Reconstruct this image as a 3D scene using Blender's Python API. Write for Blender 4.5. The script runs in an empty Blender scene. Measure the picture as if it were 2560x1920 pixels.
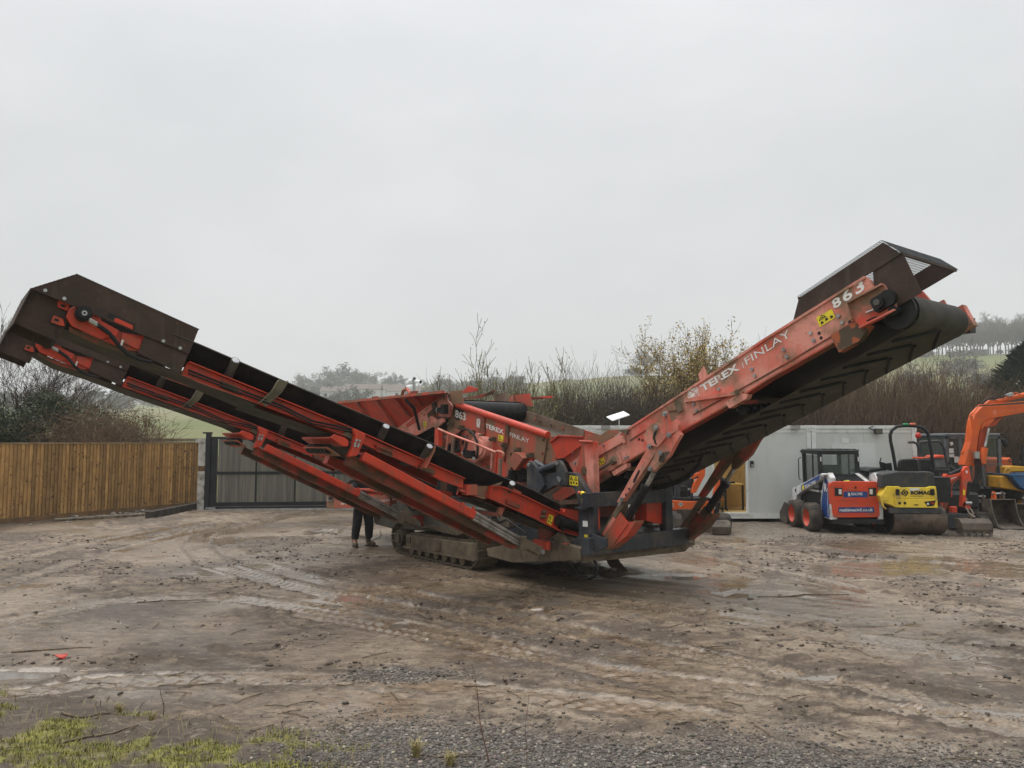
import bpy, bmesh, math, random
import numpy as np
from mathutils import Vector
random.seed(7); RNG = np.random.default_rng(11)
SC = bpy.context.scene; COL = SC.collection
# ------------------------------------------------------------ camera
FPX = 1923.0; EYE = 2.2; PITCH = math.atan((1105 - 960) / FPX)
cam = bpy.data.cameras.new('camera'); camo = bpy.data.objects.new('camera', cam); COL.objects.link(camo)
cam.sensor_width = 36.0; cam.lens = 36.0 * FPX / 2560; cam.clip_end = 6000; cam.clip_start = 0.05
camo.location = (0, 0, EYE); camo.rotation_euler = (math.pi / 2 + PITCH, 0, 0); SC.camera = camo
# ------------------------------------------------------------ sky, sun, exposure (flat overcast)
HAZE = .00075
SUN_EL, SUN_AZ = math.radians(70), math.radians(-60)
wd = bpy.data.worlds.new('World'); SC.world = wd; wd.use_nodes = True
nt = wd.node_tree; nt.nodes.clear()
def wn(t): return nt.nodes.new(t)
out = wn('ShaderNodeOutputWorld'); mix = wn('ShaderNodeMixShader'); b1 = wn('ShaderNodeBackground'); b2 = wn('ShaderNodeBackground')
sky = wn('ShaderNodeTexSky'); sky.sky_type = 'NISHITA'; sky.sun_disc = False
sky.sun_elevation = SUN_EL; sky.sun_rotation = SUN_AZ; sky.dust_density = 4; sky.air_density = 1
b1.inputs['Strength'].default_value = 0.08; nt.links.new(sky.outputs[0], b1.inputs['Color'])
tc = wn('ShaderNodeTexCoord'); mp = wn('ShaderNodeMapping'); mp.inputs['Scale'].default_value = (1, 1, 2.2)
nz = wn('ShaderNodeTexNoise'); nz.inputs['Scale'].default_value = 2.1; nz.inputs['Detail'].default_value = 5; nz.inputs['Roughness'].default_value = .52
rp = wn('ShaderNodeValToRGB'); e = rp.color_ramp.elements
e[0].position = .30; e[0].color = (.690, .708, .718, 1); e[1].position = .72; e[1].color = (.815, .828, .838, 1)
nt.links.new(tc.outputs['Generated'], mp.inputs[0]); nt.links.new(mp.outputs[0], nz.inputs['Vector']); nt.links.new(nz.outputs[0], rp.inputs[0])
nt.links.new(rp.outputs[0], b2.inputs['Color'])
sx = wn('ShaderNodeSeparateXYZ'); nt.links.new(tc.outputs['Generated'], sx.inputs[0])          # overcast sky: brighter towards the zenith
def wm(op, a, b):
    x = wn('ShaderNodeMath'); x.operation = op
    for i, y in enumerate((a, b)):
        if isinstance(y, (int, float)): x.inputs[i].default_value = y
        else: nt.links.new(y, x.inputs[i])
    return x.outputs[0]
zc = wm('MAXIMUM', sx.outputs[2], 0.); nt.links.new(wm('ADD', .665, wm('ADD', wm('MULTIPLY', zc, .10), wm('MULTIPLY', wm('POWER', zc, 3.), .80))), b2.inputs['Strength'])
mix.inputs[0].default_value = .94
nt.links.new(b1.outputs[0], mix.inputs[1]); nt.links.new(b2.outputs[0], mix.inputs[2]); nt.links.new(mix.outputs[0], out.inputs[0])
sl = bpy.data.lights.new('sun', 'SUN'); sl.energy = 1.5; sl.angle = math.radians(50); sl.color = (1, .97, .93)
so = bpy.data.objects.new('sun', sl); COL.objects.link(so)
so.rotation_euler = (math.pi / 2 - SUN_EL, 0, -SUN_AZ + math.pi); so.location = (0, 0, 60)
SC.view_settings.view_transform = 'Standard'; SC.view_settings.look = 'None'; SC.view_settings.exposure = 0.5; SC.view_settings.gamma = 1.0
SC.cycles.max_bounces = 6; SC.cycles.diffuse_bounces = 3; SC.cycles.glossy_bounces = 3; SC.cycles.transparent_max_bounces = 8; SC.cycles.volume_bounces = 2
SC.cycles.use_denoising = True
# ------------------------------------------------------------ photo pixel -> place
CAM = np.array([0, 0, EYE])
def ray(px, py):
    x = (px - 1280) / FPX; y = (960 - py) / FPX
    return np.array([x, math.cos(PITCH) - y * math.sin(PITCH), math.sin(PITCH) + y * math.cos(PITCH)])
def onplane(p, P, n):
    d = ray(*p); n = np.asarray(n, float); return CAM + d * (np.dot(np.asarray(P) - CAM, n) / np.dot(d, n))
def gp(px, py, z=0.0): return onplane((px, py), (0, 0, z), (0, 0, 1))
def aty(px, py, y): return onplane((px, py), (0, y, 0), (0, 1, 0))
def Zm(ox, oy, s): return lambda *pts: [(ox + x / s, oy + y / s) for x, y in pts]
A1 = Zm(0, 640, 3.456); A2 = Zm(500, 800, 4.424); A3 = Zm(800, 900, 5.53); A4 = Zm(800, 1150, 5.53); A5 = Zm(1050, 930, 5.53)
A6 = Zm(1100, 1150, 5.53); A7 = Zm(1350, 950, 5.53); A8 = Zm(1380, 1130, 5.53)
B1 = Zm(1560, 850, 4.424); B2 = Zm(1920, 580, 3.95); B3 = Zm(1620, 1020, 5.028); B4 = Zm(1900, 1050, 5.529); B5 = Zm(2160, 1020, 5.028)
D2 = Zm(1040, 1000, 8.508); D3 = Zm(2380, 960, 12.29); D4 = Zm(2340, 1180, 10.055); D5 = Zm(1640, 1160, 8.968); D1 = Zm(0, 680, 7.9)
# ------------------------------------------------------------ mesh builder
V3 = lambda *a: np.array(a, float)
def unit(a): a = np.asarray(a, float); return a / (np.linalg.norm(a) + 1e-12)
class MB:
    def __init__(s): s.v = []; s.f = []; s.sm = []
    def add(s, vs, fs, smooth=False):
        o = len(s.v); s.v += [tuple(map(float, p)) for p in vs]; s.f += [tuple(i + o for i in f) for f in fs]; s.sm += [smooth] * len(fs); return s
    def box(s, c, hx, hy, hz):
        c, hx, hy, hz = map(np.asarray, (c, hx, hy, hz))
        vs = [c + a * hx + b * hy + d * hz for a in (-1, 1) for b in (-1, 1) for d in (-1, 1)]
        return s.add(vs, [(0, 1, 3, 2), (4, 6, 7, 5), (0, 4, 5, 1), (2, 3, 7, 6), (0, 2, 6, 4), (1, 5, 7, 3)])
    def abox(s, x0, x1, y0, y1, z0, z1):
        return s.box(((x0 + x1) / 2, (y0 + y1) / 2, (z0 + z1) / 2), V3((x1 - x0) / 2, 0, 0), V3(0, (y1 - y0) / 2, 0), V3(0, 0, (z1 - z0) / 2))
    def bar(s, p0, p1, w, h, up=(0, 0, 1)):
        p0, p1 = np.asarray(p0, float), np.asarray(p1, float); d = p1 - p0; L = np.linalg.norm(d); d = d / L
        x = np.cross(d, up)
        if np.linalg.norm(x) < 1e-4: x = np.cross(d, (1, 0, 0))
        x = unit(x); z = np.cross(x, d)
        return s.box((p0 + p1) / 2, d * L / 2, x * w / 2, z * h / 2)
    def prism(s, pts, vec):
        pts = [np.asarray(p, float) for p in pts]; n = len(pts); vec = np.asarray(vec, float)
        vs = pts + [p + vec for p in pts]
        fs = [tuple(range(n)), tuple(range(2 * n - 1, n - 1, -1))] + [(i, i + n, (i + 1) % n + n, (i + 1) % n) for i in range(n)]
        return s.add(vs, fs)
    def cyl(s, p0, p1, r0, r1=None, n=14, caps=True):
        p0, p1 = np.asarray(p0, float), np.asarray(p1, float); r1 = r0 if r1 is None else r1
        d = unit(p1 - p0); x = np.cross(d, (0, 0, 1))
        if np.linalg.norm(x) < 1e-3: x = np.cross(d, (1, 0, 0))
        x = unit(x); y = np.cross(d, x); vs = []
        for k in range(n):
            a = 2 * math.pi * k / n; w = x * math.cos(a) + y * math.sin(a); vs += [p0 + w * r0, p1 + w * r1]
        s.add(vs, [(2 * k, 2 * k + 1, 2 * ((k + 1) % n) + 1, 2 * ((k + 1) % n)) for k in range(n)], True)
        if caps:
            s.add([vs[2 * k] for k in range(n)], [tuple(range(n))[::-1]]); s.add([vs[2 * k + 1] for k in range(n)], [tuple(range(n))])
        return s
    def tube(s, pts, r, n=6, taper=None):
        pts = [np.asarray(p, float) for p in pts]; m = len(pts); vs = []
        x = None
        for i, p in enumerate(pts):
            d = unit(pts[min(i + 1, m - 1)] - pts[max(i - 1, 0)])
            if x is None:
                x = np.cross(d, (0, 0, 1)); x = x if np.linalg.norm(x) > 1e-3 else np.cross(d, (1, 0, 0))
            x = unit(x - d * np.dot(x, d)); y = np.cross(d, x)
            rr = r if taper is None else r + (taper - r) * i / max(m - 1, 1)
            for k in range(n):
                a = 2 * math.pi * k / n; vs.append(p + (x * math.cos(a) + y * math.sin(a)) * rr)
        fs = [(i * n + k, i * n + (k + 1) % n, (i + 1) * n + (k + 1) % n, (i + 1) * n + k) for i in range(m - 1) for k in range(n)]
        s.add(vs, fs, True); s.add(vs[:n], [tuple(range(n))[::-1]]); s.add(vs[-n:], [tuple(range(n))]); return s
    def strip(s, a, b, t=None):
        a = [np.asarray(p, float) for p in a]; b = [np.asarray(p, float) for p in b]; n = len(a)
        if t is None: return s.add(a + b, [(i, i + 1, n + i + 1, n + i) for i in range(n - 1)], True)
        t = np.asarray(t, float); a2 = [p + t for p in a]; b2 = [p + t for p in b]
        s.strip(a, b); s.strip(a2, b2); s.strip(a, a2); s.strip(b, b2)
        return s.add([a[0], b[0], b2[0], a2[0], a[-1], b[-1], b2[-1], a2[-1]], [(0, 1, 2, 3), (4, 7, 6, 5)])
    def lathe(s, c, ax, prof, n=24):
        c = np.asarray(c, float); ax = unit(ax); x = unit(np.cross(ax, (0, 0, 1) if abs(ax[2]) < .9 else (1, 0, 0))); y = np.cross(ax, x); m = len(prof)
        vs = [c + ax * h + (x * math.cos(2 * math.pi * k / n) + y * math.sin(2 * math.pi * k / n)) * r for k in range(n) for h, r in prof]
        return s.add(vs, [(k * m + i, k * m + i + 1, ((k + 1) % n) * m + i + 1, ((k + 1) % n) * m + i) for k in range(n) for i in range(m - 1)], True)
    def build(s, name, mat, parent=None, org=None, bev=0, kind=None):
        me = bpy.data.meshes.new(name); o3 = np.asarray(org if org is not None else (ORG.get(parent.name, (0, 0, 0)) if parent else (0, 0, 0)), float)
        me.from_pydata([tuple(np.asarray(p) - o3) for p in s.v], [], s.f); me.polygons.foreach_set('use_smooth', s.sm)
        me.materials.append(mat); me.validate(); me.update()
        ob = bpy.data.objects.new(name, me); COL.objects.link(ob)
        if parent is not None: ob.parent = parent; ORG[ob.name] = o3
        else: ob.location = o3; ORG[ob.name] = o3
        if bev:
            m = ob.modifiers.new('bevel', 'BEVEL'); m.width = bev; m.segments = 1; m.limit_method = 'ANGLE'
        if kind: ob['kind'] = kind
        return ob
ORG = {}
def tag(o, label, cat=None, group=None, kind=None):
    o['label'] = label
    if cat: o['category'] = cat
    if group: o['group'] = group
    if kind: o['kind'] = kind
    return o
def thing(name, loc, label, cat, group=None):
    o = bpy.data.objects.new(name, None); COL.objects.link(o); o.location = tuple(map(float, loc)); o.empty_display_size = .2
    ORG[o.name] = np.asarray(loc, float); return tag(o, label, cat, group)
def place(src, parent, loc=(0, 0, 0), rot=(0, 0, 0), sc=(1, 1, 1)):
    o = src.copy(); COL.objects.link(o); o.parent = parent; o.location = tuple(map(float, loc)); o.rotation_euler = rot; o.scale = sc; ORG[o.name] = ORG.get(src.name, V3(0, 0, 0)); return o
def copy_tree(o, parent=None):
    c = o.copy(); COL.objects.link(c); c.parent = parent; ORG[c.name] = ORG.get(o.name, V3(0, 0, 0))
    for ch in list(o.children): copy_tree(ch, c)
    return c
def meshobj(name, verts, faces, mat, parent=None, kind=None, smooth=False, loc=None, link=True):
    """fast build from numpy arrays; faces (n,3) or (n,4)"""
    me = bpy.data.meshes.new(name); verts = np.asarray(verts, np.float32); faces = np.asarray(faces, np.int32); k = faces.shape[1]
    me.vertices.add(len(verts)); me.vertices.foreach_set('co', verts.ravel())
    me.loops.add(faces.size); me.loops.foreach_set('vertex_index', faces.ravel())
    me.polygons.add(len(faces)); me.polygons.foreach_set('loop_start', np.arange(0, faces.size, k, dtype=np.int32))
    try: me.polygons.foreach_set('loop_total', np.full(len(faces), k, np.int32))
    except Exception: pass
    if smooth: me.polygons.foreach_set('use_smooth', np.ones(len(faces), bool))
    me.materials.append(mat); me.update(calc_edges=True)
    if not link: return me
    o = bpy.data.objects.new(name, me); COL.objects.link(o)
    if parent is not None: o.parent = parent; ORG[o.name] = ORG.get(parent.name, V3(0, 0, 0))
    if loc is not None: o.location = tuple(map(float, loc))
    if kind: o['kind'] = kind
    return o
_tcache = {}
def text(s, bl, br, tl, mat, name, parent, lift, bold=0.0):
    """lettering fitted to the box bottom-left, bottom-right, top-left (world), lifted along 'lift'"""
    key = (s, bold)
    if key not in _tcache:
        cu = bpy.data.curves.new('t', 'FONT'); cu.body = s; cu.offset = bold; cu.resolution_u = 3
        to = bpy.data.objects.new('t', cu); COL.objects.link(to); dg = bpy.context.evaluated_depsgraph_get(); dg.update()
        me = to.evaluated_get(dg).to_mesh(); vs = np.array([tuple(v.co) for v in me.vertices]); fs = [tuple(p.vertices) for p in me.polygons]
        to.evaluated_get(dg).to_mesh_clear(); bpy.data.objects.remove(to); bpy.data.curves.remove(cu); _tcache[key] = (vs, fs)
    vs, fs = _tcache[key]; mn, mx = vs.min(0), vs.max(0); q = (vs - mn) / np.maximum(mx - mn, 1e-9)
    bl, br, tl, lift = map(lambda a: np.asarray(a, float), (bl, br, tl, lift))
    m = MB(); m.add([bl + lift + (br - bl) * a[0] + (tl - bl) * a[1] for a in q], fs); return m.build(name, mat, parent)
# ------------------------------------------------------------ materials
def mat(name, c, c2=None, s=3., lo=.42, hi=.6, dirt=None, ds=1.6, dlo=.5, dhi=.66, streak=1., rough=.55, r2=None, metal=0., bump=0., bs=60., spec=.34, coord='Object', alpha=1., trans=0., rnd=0., chip=None, run=None):
    m = bpy.data.materials.new(name); m.use_nodes = True; t = m.node_tree; N = t.nodes; L = t.links; p = N['Principled BSDF']
    p.inputs['Roughness'].default_value = rough; p.inputs['Metallic'].default_value = metal; p.inputs['Specular IOR Level'].default_value = spec
    p.inputs['Alpha'].default_value = alpha; p.inputs['Transmission Weight'].default_value = trans
    tc = N.new('ShaderNodeTexCoord'); cv = None
    if rnd:                                                              # every copy gets its own piece of the grain
        oi_ = N.new('ShaderNodeObjectInfo'); ml = N.new('ShaderNodeMath'); ml.operation = 'MULTIPLY'; ml.inputs[1].default_value = 190.; L.new(oi_.outputs['Random'], ml.inputs[0]); va_ = N.new('ShaderNodeVectorMath'); va_.operation = 'ADD'; L.new(tc.outputs[coord], va_.inputs[0]); L.new(ml.outputs[0], va_.inputs[1]); cv = va_.outputs[0]
    def noise(sc, det, st=1., off=0., rough=.55):
        mp = N.new('ShaderNodeMapping'); mp.inputs['Scale'].default_value = (1, 1, 1 / st); mp.inputs['Location'].default_value = (off, off * .7, off * .3)
        n = N.new('ShaderNodeTexNoise'); n.inputs['Scale'].default_value = sc; n.inputs['Detail'].default_value = det; n.inputs['Roughness'].default_value = rough
        L.new(cv or tc.outputs[coord], mp.inputs[0]); L.new(mp.outputs[0], n.inputs['Vector']); return n.outputs[0]
    def rng(o, a, b, c=0., d=1.):
        r = N.new('ShaderNodeMapRange'); r.inputs[1].default_value = a; r.inputs[2].default_value = b; r.inputs[3].default_value = c; r.inputs[4].default_value = d; L.new(o, r.inputs[0]); return r.outputs[0]
    def mixc(f, a, b):
        x = N.new('ShaderNodeMix'); x.data_type = 'RGBA'; L.new(f, x.inputs[0])
        for i, y in ((6, a), (7, b)):
            if isinstance(y, tuple): x.inputs[i].default_value = (*y, 1)
            else: L.new(y, x.inputs[i])
        return x.outputs[2]
    col = c
    if c2 is not None: col = mixc(rng(noise(s, 7, off=3.1), lo, hi), c, c2)
    if dirt is not None:
        f = rng(noise(ds, 9, streak, 9.7, .62), dlo, dhi); col = mixc(f, col, dirt)
        if r2 is not None: L.new(rng(f, 0, 1, rough, r2), p.inputs['Roughness'])
    if run is not None:                                                  # thin vertical rust and mud runs
        n_ = N.new('ShaderNodeTexNoise'); mp_ = N.new('ShaderNodeMapping'); mp_.inputs['Scale'].default_value = (16, 16, 1.1); n_.inputs['Scale'].default_value = 1.; n_.inputs['Detail'].default_value = 5; L.new(tc.outputs[coord], mp_.inputs[0]); L.new(mp_.outputs[0], n_.inputs['Vector']); col = mixc(rng(n_.outputs[0], .56, .74, 0., .75), col, run)
    if chip is not None: col = mixc(rng(noise(13, 8, 1., 21.3, .7), .635, .665), col, chip); col = mixc(rng(noise(34, 5, 1., 5.3, .6), .67, .69), col, chip)
    if rnd:
        oi = N.new('ShaderNodeObjectInfo'); hs = N.new('ShaderNodeHueSaturation'); L.new(rng(oi.outputs['Random'], 0, 1, 1 - rnd, 1 + rnd), hs.inputs['Value'])
        if isinstance(col, tuple): hs.inputs['Color'].default_value = (*col, 1)
        else: L.new(col, hs.inputs['Color'])
        col = hs.outputs[0]
    if isinstance(col, tuple): p.inputs['Base Color'].default_value = (*col, 1)
    else: L.new(col, p.inputs['Base Color'])
    if bump:
        b = N.new('ShaderNodeBump'); b.inputs['Strength'].default_value = bump; b.inputs['Distance'].default_value = .02; L.new(noise(bs, 6), b.inputs['Height']); L.new(b.outputs[0], p.inputs['Normal'])
    return m
M = {}
MUD = (.115, .085, .058)
M['red'] = mat('red_paint', (.58, .052, .022), (.46, .050, .026), s=4, dirt=(.20, .095, .06), ds=3.2, dlo=.54, dhi=.74, rough=.40, r2=.8, chip=(.13, .055, .035), run=(.28, .07, .045))
M['redf'] = mat('faded_red_paint', (.60, .080, .046), (.70, .285, .225), s=1.7, lo=.32, hi=.54, dirt=(.25, .155, .10), ds=2.3, dlo=.48, dhi=.63, rough=.45, r2=.85, chip=(.14, .075, .045), run=(.36, .16, .115))
M['redm'] = mat('muddy_red_paint', (.54, .070, .040), (.38, .090, .058), s=2.4, dirt=(.215, .13, .078), ds=2.3, dlo=.44, dhi=.60, streak=2.4, rough=.5, r2=.9, chip=(.12, .07, .042), run=(.24, .125, .075))
M['redx'] = mat('muddy_and_shaded_red', (.36, .042, .026), (.24, .06, .036), s=3, dirt=(.10, .065, .038), ds=2.6, dlo=.42, dhi=.56, rough=.6, r2=.9, chip=(.07, .045, .03))  # mud-caked red; also carries painted shade on the far leg and support arms
M['grey'] = mat('dark_grey_paint', (.026, .032, .042), (.044, .050, .060), s=3, dirt=(.13, .108, .085), ds=2.6, dlo=.50, dhi=.72, rough=.42, r2=.8, chip=(.10, .075, .05), run=(.10, .085, .068))
M['brown'] = mat('brown_rusted_sheet', (.040, .020, .0145), (.062, .034, .025), s=2.5, dirt=(.035, .024, .018), ds=5, rough=.6, bump=.25, bs=40, chip=(.09, .05, .032), run=(.062, .043, .034))
M['rust'] = mat('dusty_rusty_plate', (.20, .14, .10), (.14, .085, .055), s=3, dirt=(.26, .20, .155), ds=2.2, dlo=.45, dhi=.7, streak=1.8, rough=.85)
M['rustp'] = mat('rust_patch', (.085, .06, .042), (.36, .10, .045), s=7, lo=.5, hi=.56, rough=.85)
M['mudst'] = mat('mud_covered_steel', (.115, .088, .058), (.16, .125, .085), s=4, dirt=(.05, .038, .028), ds=6, dlo=.5, dhi=.72, rough=.85, bump=.4, bs=50)
M['mudd'] = mat('dark_mud', (.045, .034, .026), (.09, .07, .05), s=6, rough=.75, bump=.6, bs=35)
M['belt'] = mat('black_rubber_belt', (.010, .0105, .012), (.02, .02, .022), s=5, dirt=(.045, .04, .036), ds=2.5, dlo=.55, dhi=.85, rough=.6, r2=.8, spec=.2)
M['beltd'] = mat('dusty_rubber_belt', (.042, .038, .034), (.060, .054, .048), s=3, dirt=(.095, .084, .072), ds=1.6, dlo=.5, dhi=.8, rough=.75, spec=.25)
M['black'] = mat('black_rubber_and_steel', (.009, .009, .010), (.018, .018, .019), s=9, rough=.5, spec=.25)
M['roll'] = mat('idler_roller_steel', (.06, .055, .05), (.10, .09, .08), s=6, rough=.55)
M['steel'] = mat('bare_steel', (.45, .45, .46), (.32, .32, .33), s=8, rough=.35, metal=.8)
M['chrome'] = mat('chrome_rod', (.42, .41, .40), (.26, .25, .23), s=5, dirt=(.14, .11, .08), ds=4, dlo=.55, dhi=.75, rough=.25, r2=.7, metal=.7)
M['olive'] = mat('olive_grey_bracket', (.16, .14, .095), (.10, .085, .06), s=5, rough=.7)
M['white'] = mat('white_lettering', (.72, .72, .70), (.55, .5, .47), s=9, lo=.5, hi=.75, rough=.6)
M['worn'] = mat('worn_white_lettering', (.78, .76, .74), (.52, .34, .31), s=7, lo=.58, hi=.70, rough=.65)
M['yel'] = mat('yellow_sticker', (.85, .66, .03), (.7, .55, .04), s=20, dirt=(.2, .14, .08), ds=8, dlo=.58, dhi=.75, rough=.5)
M['ink'] = mat('black_print_and_holes', (.012, .012, .012), rough=.6)  # real print; also flat black patches standing for the dark of holes
# ============================================================ GROUND
def vnoise(x, y, seed):
    r = np.random.default_rng(seed).random((257, 257)).astype(np.float32); r[-1] = r[0]; r[:, -1] = r[:, 0]
    xi = np.floor(x); yi = np.floor(y); fx = x - xi; fy = y - yi; i = xi.astype(int) % 256; j = yi.astype(int) % 256
    fx = fx * fx * fx * (fx * (fx * 6 - 15) + 10); fy = fy * fy * fy * (fy * (fy * 6 - 15) + 10)
    return (r[i, j] * (1 - fx) + r[i + 1, j] * fx) * (1 - fy) + (r[i, j + 1] * (1 - fx) + r[i + 1, j + 1] * fx) * fy
def fbm(x, y, s, o, seed):
    v = 0; a = .5; t = 0
    for k in range(o): v = v + a * vnoise(x / s + 17.3 * k, y / s + 9.1 * k, seed + k); t += a; a *= .5; s *= .5
    return v / t
def sstep(a, b, x): t = np.clip((x - a) / (b - a), 0, 1); return t * t * (3 - 2 * t)
TRACKS = [(.50, .022, .16, [(640, 1296), (560, 1312), (505, 1338), (488, 1368), (530, 1408), (690, 1455), (900, 1500), (1250, 1560)]),
          (.50, .020, .16, [(700, 1296), (600, 1318), (560, 1340), (560, 1370), (640, 1412), (850, 1462), (1100, 1500)]),
          (.50, .022, .20, [(-60, 1432), (120, 1380), (300, 1345), (520, 1300)]), (.50, .020, .20, [(-60, 1480), (200, 1400), (420, 1345), (600, 1300)]),
          (.45, .024, .13, [(1180, 1455), (1500, 1505), (1780, 1535), (1960, 1575), (2170, 1602), (2620, 1650)]),
          (.45, .022, .13, [(1100, 1500), (1450, 1575), (1750, 1640), (2100, 1715), (2620, 1800)]),
          (.40, .022, .15, [(900, 1560), (1300, 1640), (1600, 1690), (2050, 1745), (2315, 1790), (2620, 1835)]),
          (.45, .016, .18, [(0, 1560), (300, 1500), (600, 1495), (900, 1540), (1200, 1600), (1600, 1700)]),
          (.45, .016, .18, [(0, 1740), (250, 1700), (600, 1690), (1000, 1700), (1500, 1760), (2000, 1830)]),
          (.40, .018, .2, [(1800, 1400), (2000, 1440), (2250, 1500), (2620, 1560)]), (.40, .018, .2, [(1700, 1360), (2050, 1390), (2620, 1430)])]
PUD = [(70, 1683, 150, 11), (2070, 1684, 85, 12), (2480, 1772, 120, 13), (2385, 1642, 40, 6), (815, 1330, 48, 6), (1370, 1502, 75, 11), (1190, 1517, 45, 7), (1330, 1530, 60, 7), (1085, 1601, 40, 7),
       (890, 1490, 40, 9), (995, 1560, 26, 6), (2150, 1560, 90, 7), (1700, 1440, 60, 6), (1530, 1408, 40, 7), (690, 1385, 40, 5), (1900, 1485, 110, 8), (2520, 1610, 70, 6)]
def seglines():
    out = []
    for wd_, dp, lug, px in TRACKS:
        p = np.array([gp(*q)[:2] for q in px]); n = 60; s = np.r_[0, np.cumsum(np.linalg.norm(np.diff(p, axis=0), axis=1))]; q = np.linspace(0, s[-1], n)
        out.append((wd_, dp, lug, np.c_[np.interp(q, s, p[:, 0]), np.interp(q, s, p[:, 1])], q))
    return out
SEG = seglines()
SD = unit((gp(2560, 1640) - gp(1750, 1530))[:2])
def ground_fields(x, y):
    """height, tone (pale), wet, gravel, moss at flat arrays x, y"""
    big = fbm(x, y, 3.5, 3, 3) - .5; med = fbm(x, y, .45, 3, 21) - .5; sm = fbm(x * .55, y, .11, 3, 40) - .5
    al = x * SD[0] + y * SD[1]; ac = -x * SD[1] + y * SD[0]
    stk = fbm(al * .05, ac, .16, 4, 55) - .5; stw = sstep(-2, 2, x) * .8 + .2                    # drag marks along the wheel lines, plus whitish sheen streaks carried into tone
    trk = np.zeros_like(x); edg = np.zeros_like(x); lug_ = np.zeros_like(x); tdp = np.zeros_like(x)
    for wd_, dp, lug, P_, q in SEG:
        lo = P_.min(0) - 1; hi = P_.max(0) + 1; idx = np.where((x > lo[0]) & (x < hi[0]) & (y > lo[1]) & (y < hi[1]))[0]
        if not len(idx): continue
        G_ = np.gradient(P_, axis=0); G_ /= np.linalg.norm(G_, axis=1)[:, None] + 1e-9
        for c in range(0, len(idx), 60000):
            ii = idx[c:c + 60000]; d2 = (x[ii, None] - P_[None, :, 0]) ** 2 + (y[ii, None] - P_[None, :, 1]) ** 2; j = d2.argmin(1); t = G_[j]
            dx = x[ii] - P_[j, 0]; dy = y[ii] - P_[j, 1]; sd = dx * -t[:, 1] + dy * t[:, 0]; al_ = dx * t[:, 0] + dy * t[:, 1] + q[j]
            dd = np.abs(sd) / (wd_ / 2); brk = .25 + .75 * sstep(.30, .50, fbm(x[ii], y[ii], 1.6, 3, 333)); ins = (1 - sstep(.78, 1.02, dd)) * brk
            trk[ii] = np.maximum(trk[ii], ins); edg[ii] = np.maximum(edg[ii], np.exp(-((dd - 1.12) / .13) ** 2) * brk); tdp[ii] = np.maximum(tdp[ii], dp * (dd < 1.4))
            lug_[ii] += ins * (.6 * np.sin((al_ + np.abs(sd) * .8) / lug * 2 * math.pi) + .4 * np.cos(sd * 2 * math.pi / .085))
    rough = sstep(.44, .60, fbm(x, y, 1.5, 4, 60) + .25 * stk)* (1 - .85 * trk)      # churned against smooth mud
    h = .035 * big + .014 * stk * stw
    cl = np.maximum(0, fbm(x * .5, y, .16, 3, 77) - .56) * rough; h = h + cl * .16
    tone = fbm(x, y, 1.7, 5, 90) + .7 * stk * stw - .13 * rough - .9 * cl + .5 * sm * (.4 + rough); wet = .58 + 1.3 * (.5 - fbm(x, y, 1.2, 4, 120)) - .65 * rough + .9 * stk * stw
    wet = wet + .28 * trk; dry = 1 - .80 * np.clip(wet, 0, 1); h = h + ((.005 + .012 * rough) * med + (.012 + .040 * rough) * sm) * dry
    h = h - tdp * trk + tdp * .9 * edg * (.4 + 1.2 * vnoise(x / .09, y / .09, 5)) + tdp * .42 * lug_; wet = wet - .2 * edg; tone = tone + .09 * trk - .26 * edg + .11 * lug_
    for px, py, rx, ry in PUD:
        c = gp(px, py)[:2]; ax = abs(gp(px + rx, py)[0] - c[0]); ay = abs(gp(px, py - ry)[1] - c[1]); r = np.sqrt(((x - c[0]) / ax) ** 2 + ((y - c[1]) / ay) ** 2) + .9 * (fbm(x, y, .35, 3, 200) - .5)
        f = 1 - sstep(.6, 1.15, r); h = h * (1 - .75 * f) - .035 * f; wet = wet + .8 * (1 - sstep(.8, 1.9, r))
    # zones of the yard
    right = sstep(.5, 4.5, x) * sstep(7, 9.5, y); tone = tone + .16 * right + .10 * sstep(15, 20, y); wet = wet + .28 * right + .25 * np.exp(-((x + 2.5) / 2.5) ** 2 - ((y - 14.5) / 3.5) ** 2)
    mid = np.exp(-((x - .6) / 2.6) ** 2 - ((y - 10.3) / 1.8) ** 2); tone = tone - .06 * mid; wet = wet + .25 * mid
    gb = 6.2 - .12 * x + 1.0 * (fbm(x, y, .8, 3, 300) - .5); gravel = (1 - sstep(gb - .75, gb + .35, y)) * sstep(-2.3, -.9, x + .5 * (fbm(x, y, .6, 2, 310) - .5))
    c = gp(985, 1685); gravel = np.maximum(gravel, .85 * (1 - sstep(.35, 1.1, np.sqrt(((x - c[0]) / .75) ** 2 + ((y - c[1]) / .30) ** 2) + .8 * (fbm(x, y, .3, 3, 320) - .5))))
    gravel = np.maximum(gravel, .55 * sstep(16.8, 18.2, y + .8 * (fbm(x, y, 1.5, 3, 350) - .5)) * sstep(2.0, 4.5, x))
    mb = 6.75 - .42 * (x + 3.6) * .9 + .5 * (fbm(x, y, .5, 3, 360) - .5); bank = (1 - sstep(mb - .4, mb + .15, y)) * (1 - sstep(-1.3, -.4, x))
    moss = bank * sstep(.47, .60, fbm(x, y, .42, 4, 370)); h = h + bank * (.05 + .10 * (fbm(x, y, .5, 4, 380) - .35))
    wet = wet - .7 * gravel - .6 * bank; h = h * (1 - .6 * gravel)
    fl = sstep(-11.5, -7.5, -(x + .50 * (y - 20)) * -1 * 0 + 0 * x); verge = sstep(.3, 1.5, -(x + 10.2 - .50 * (y - 24)) + .5 * (fbm(x, y, .8, 3, 390) - .5)); tone = tone - .15 * verge; wet = wet - .6 * verge; h = h + .05 * verge * (fbm(x, y, .35, 3, 395))
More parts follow.
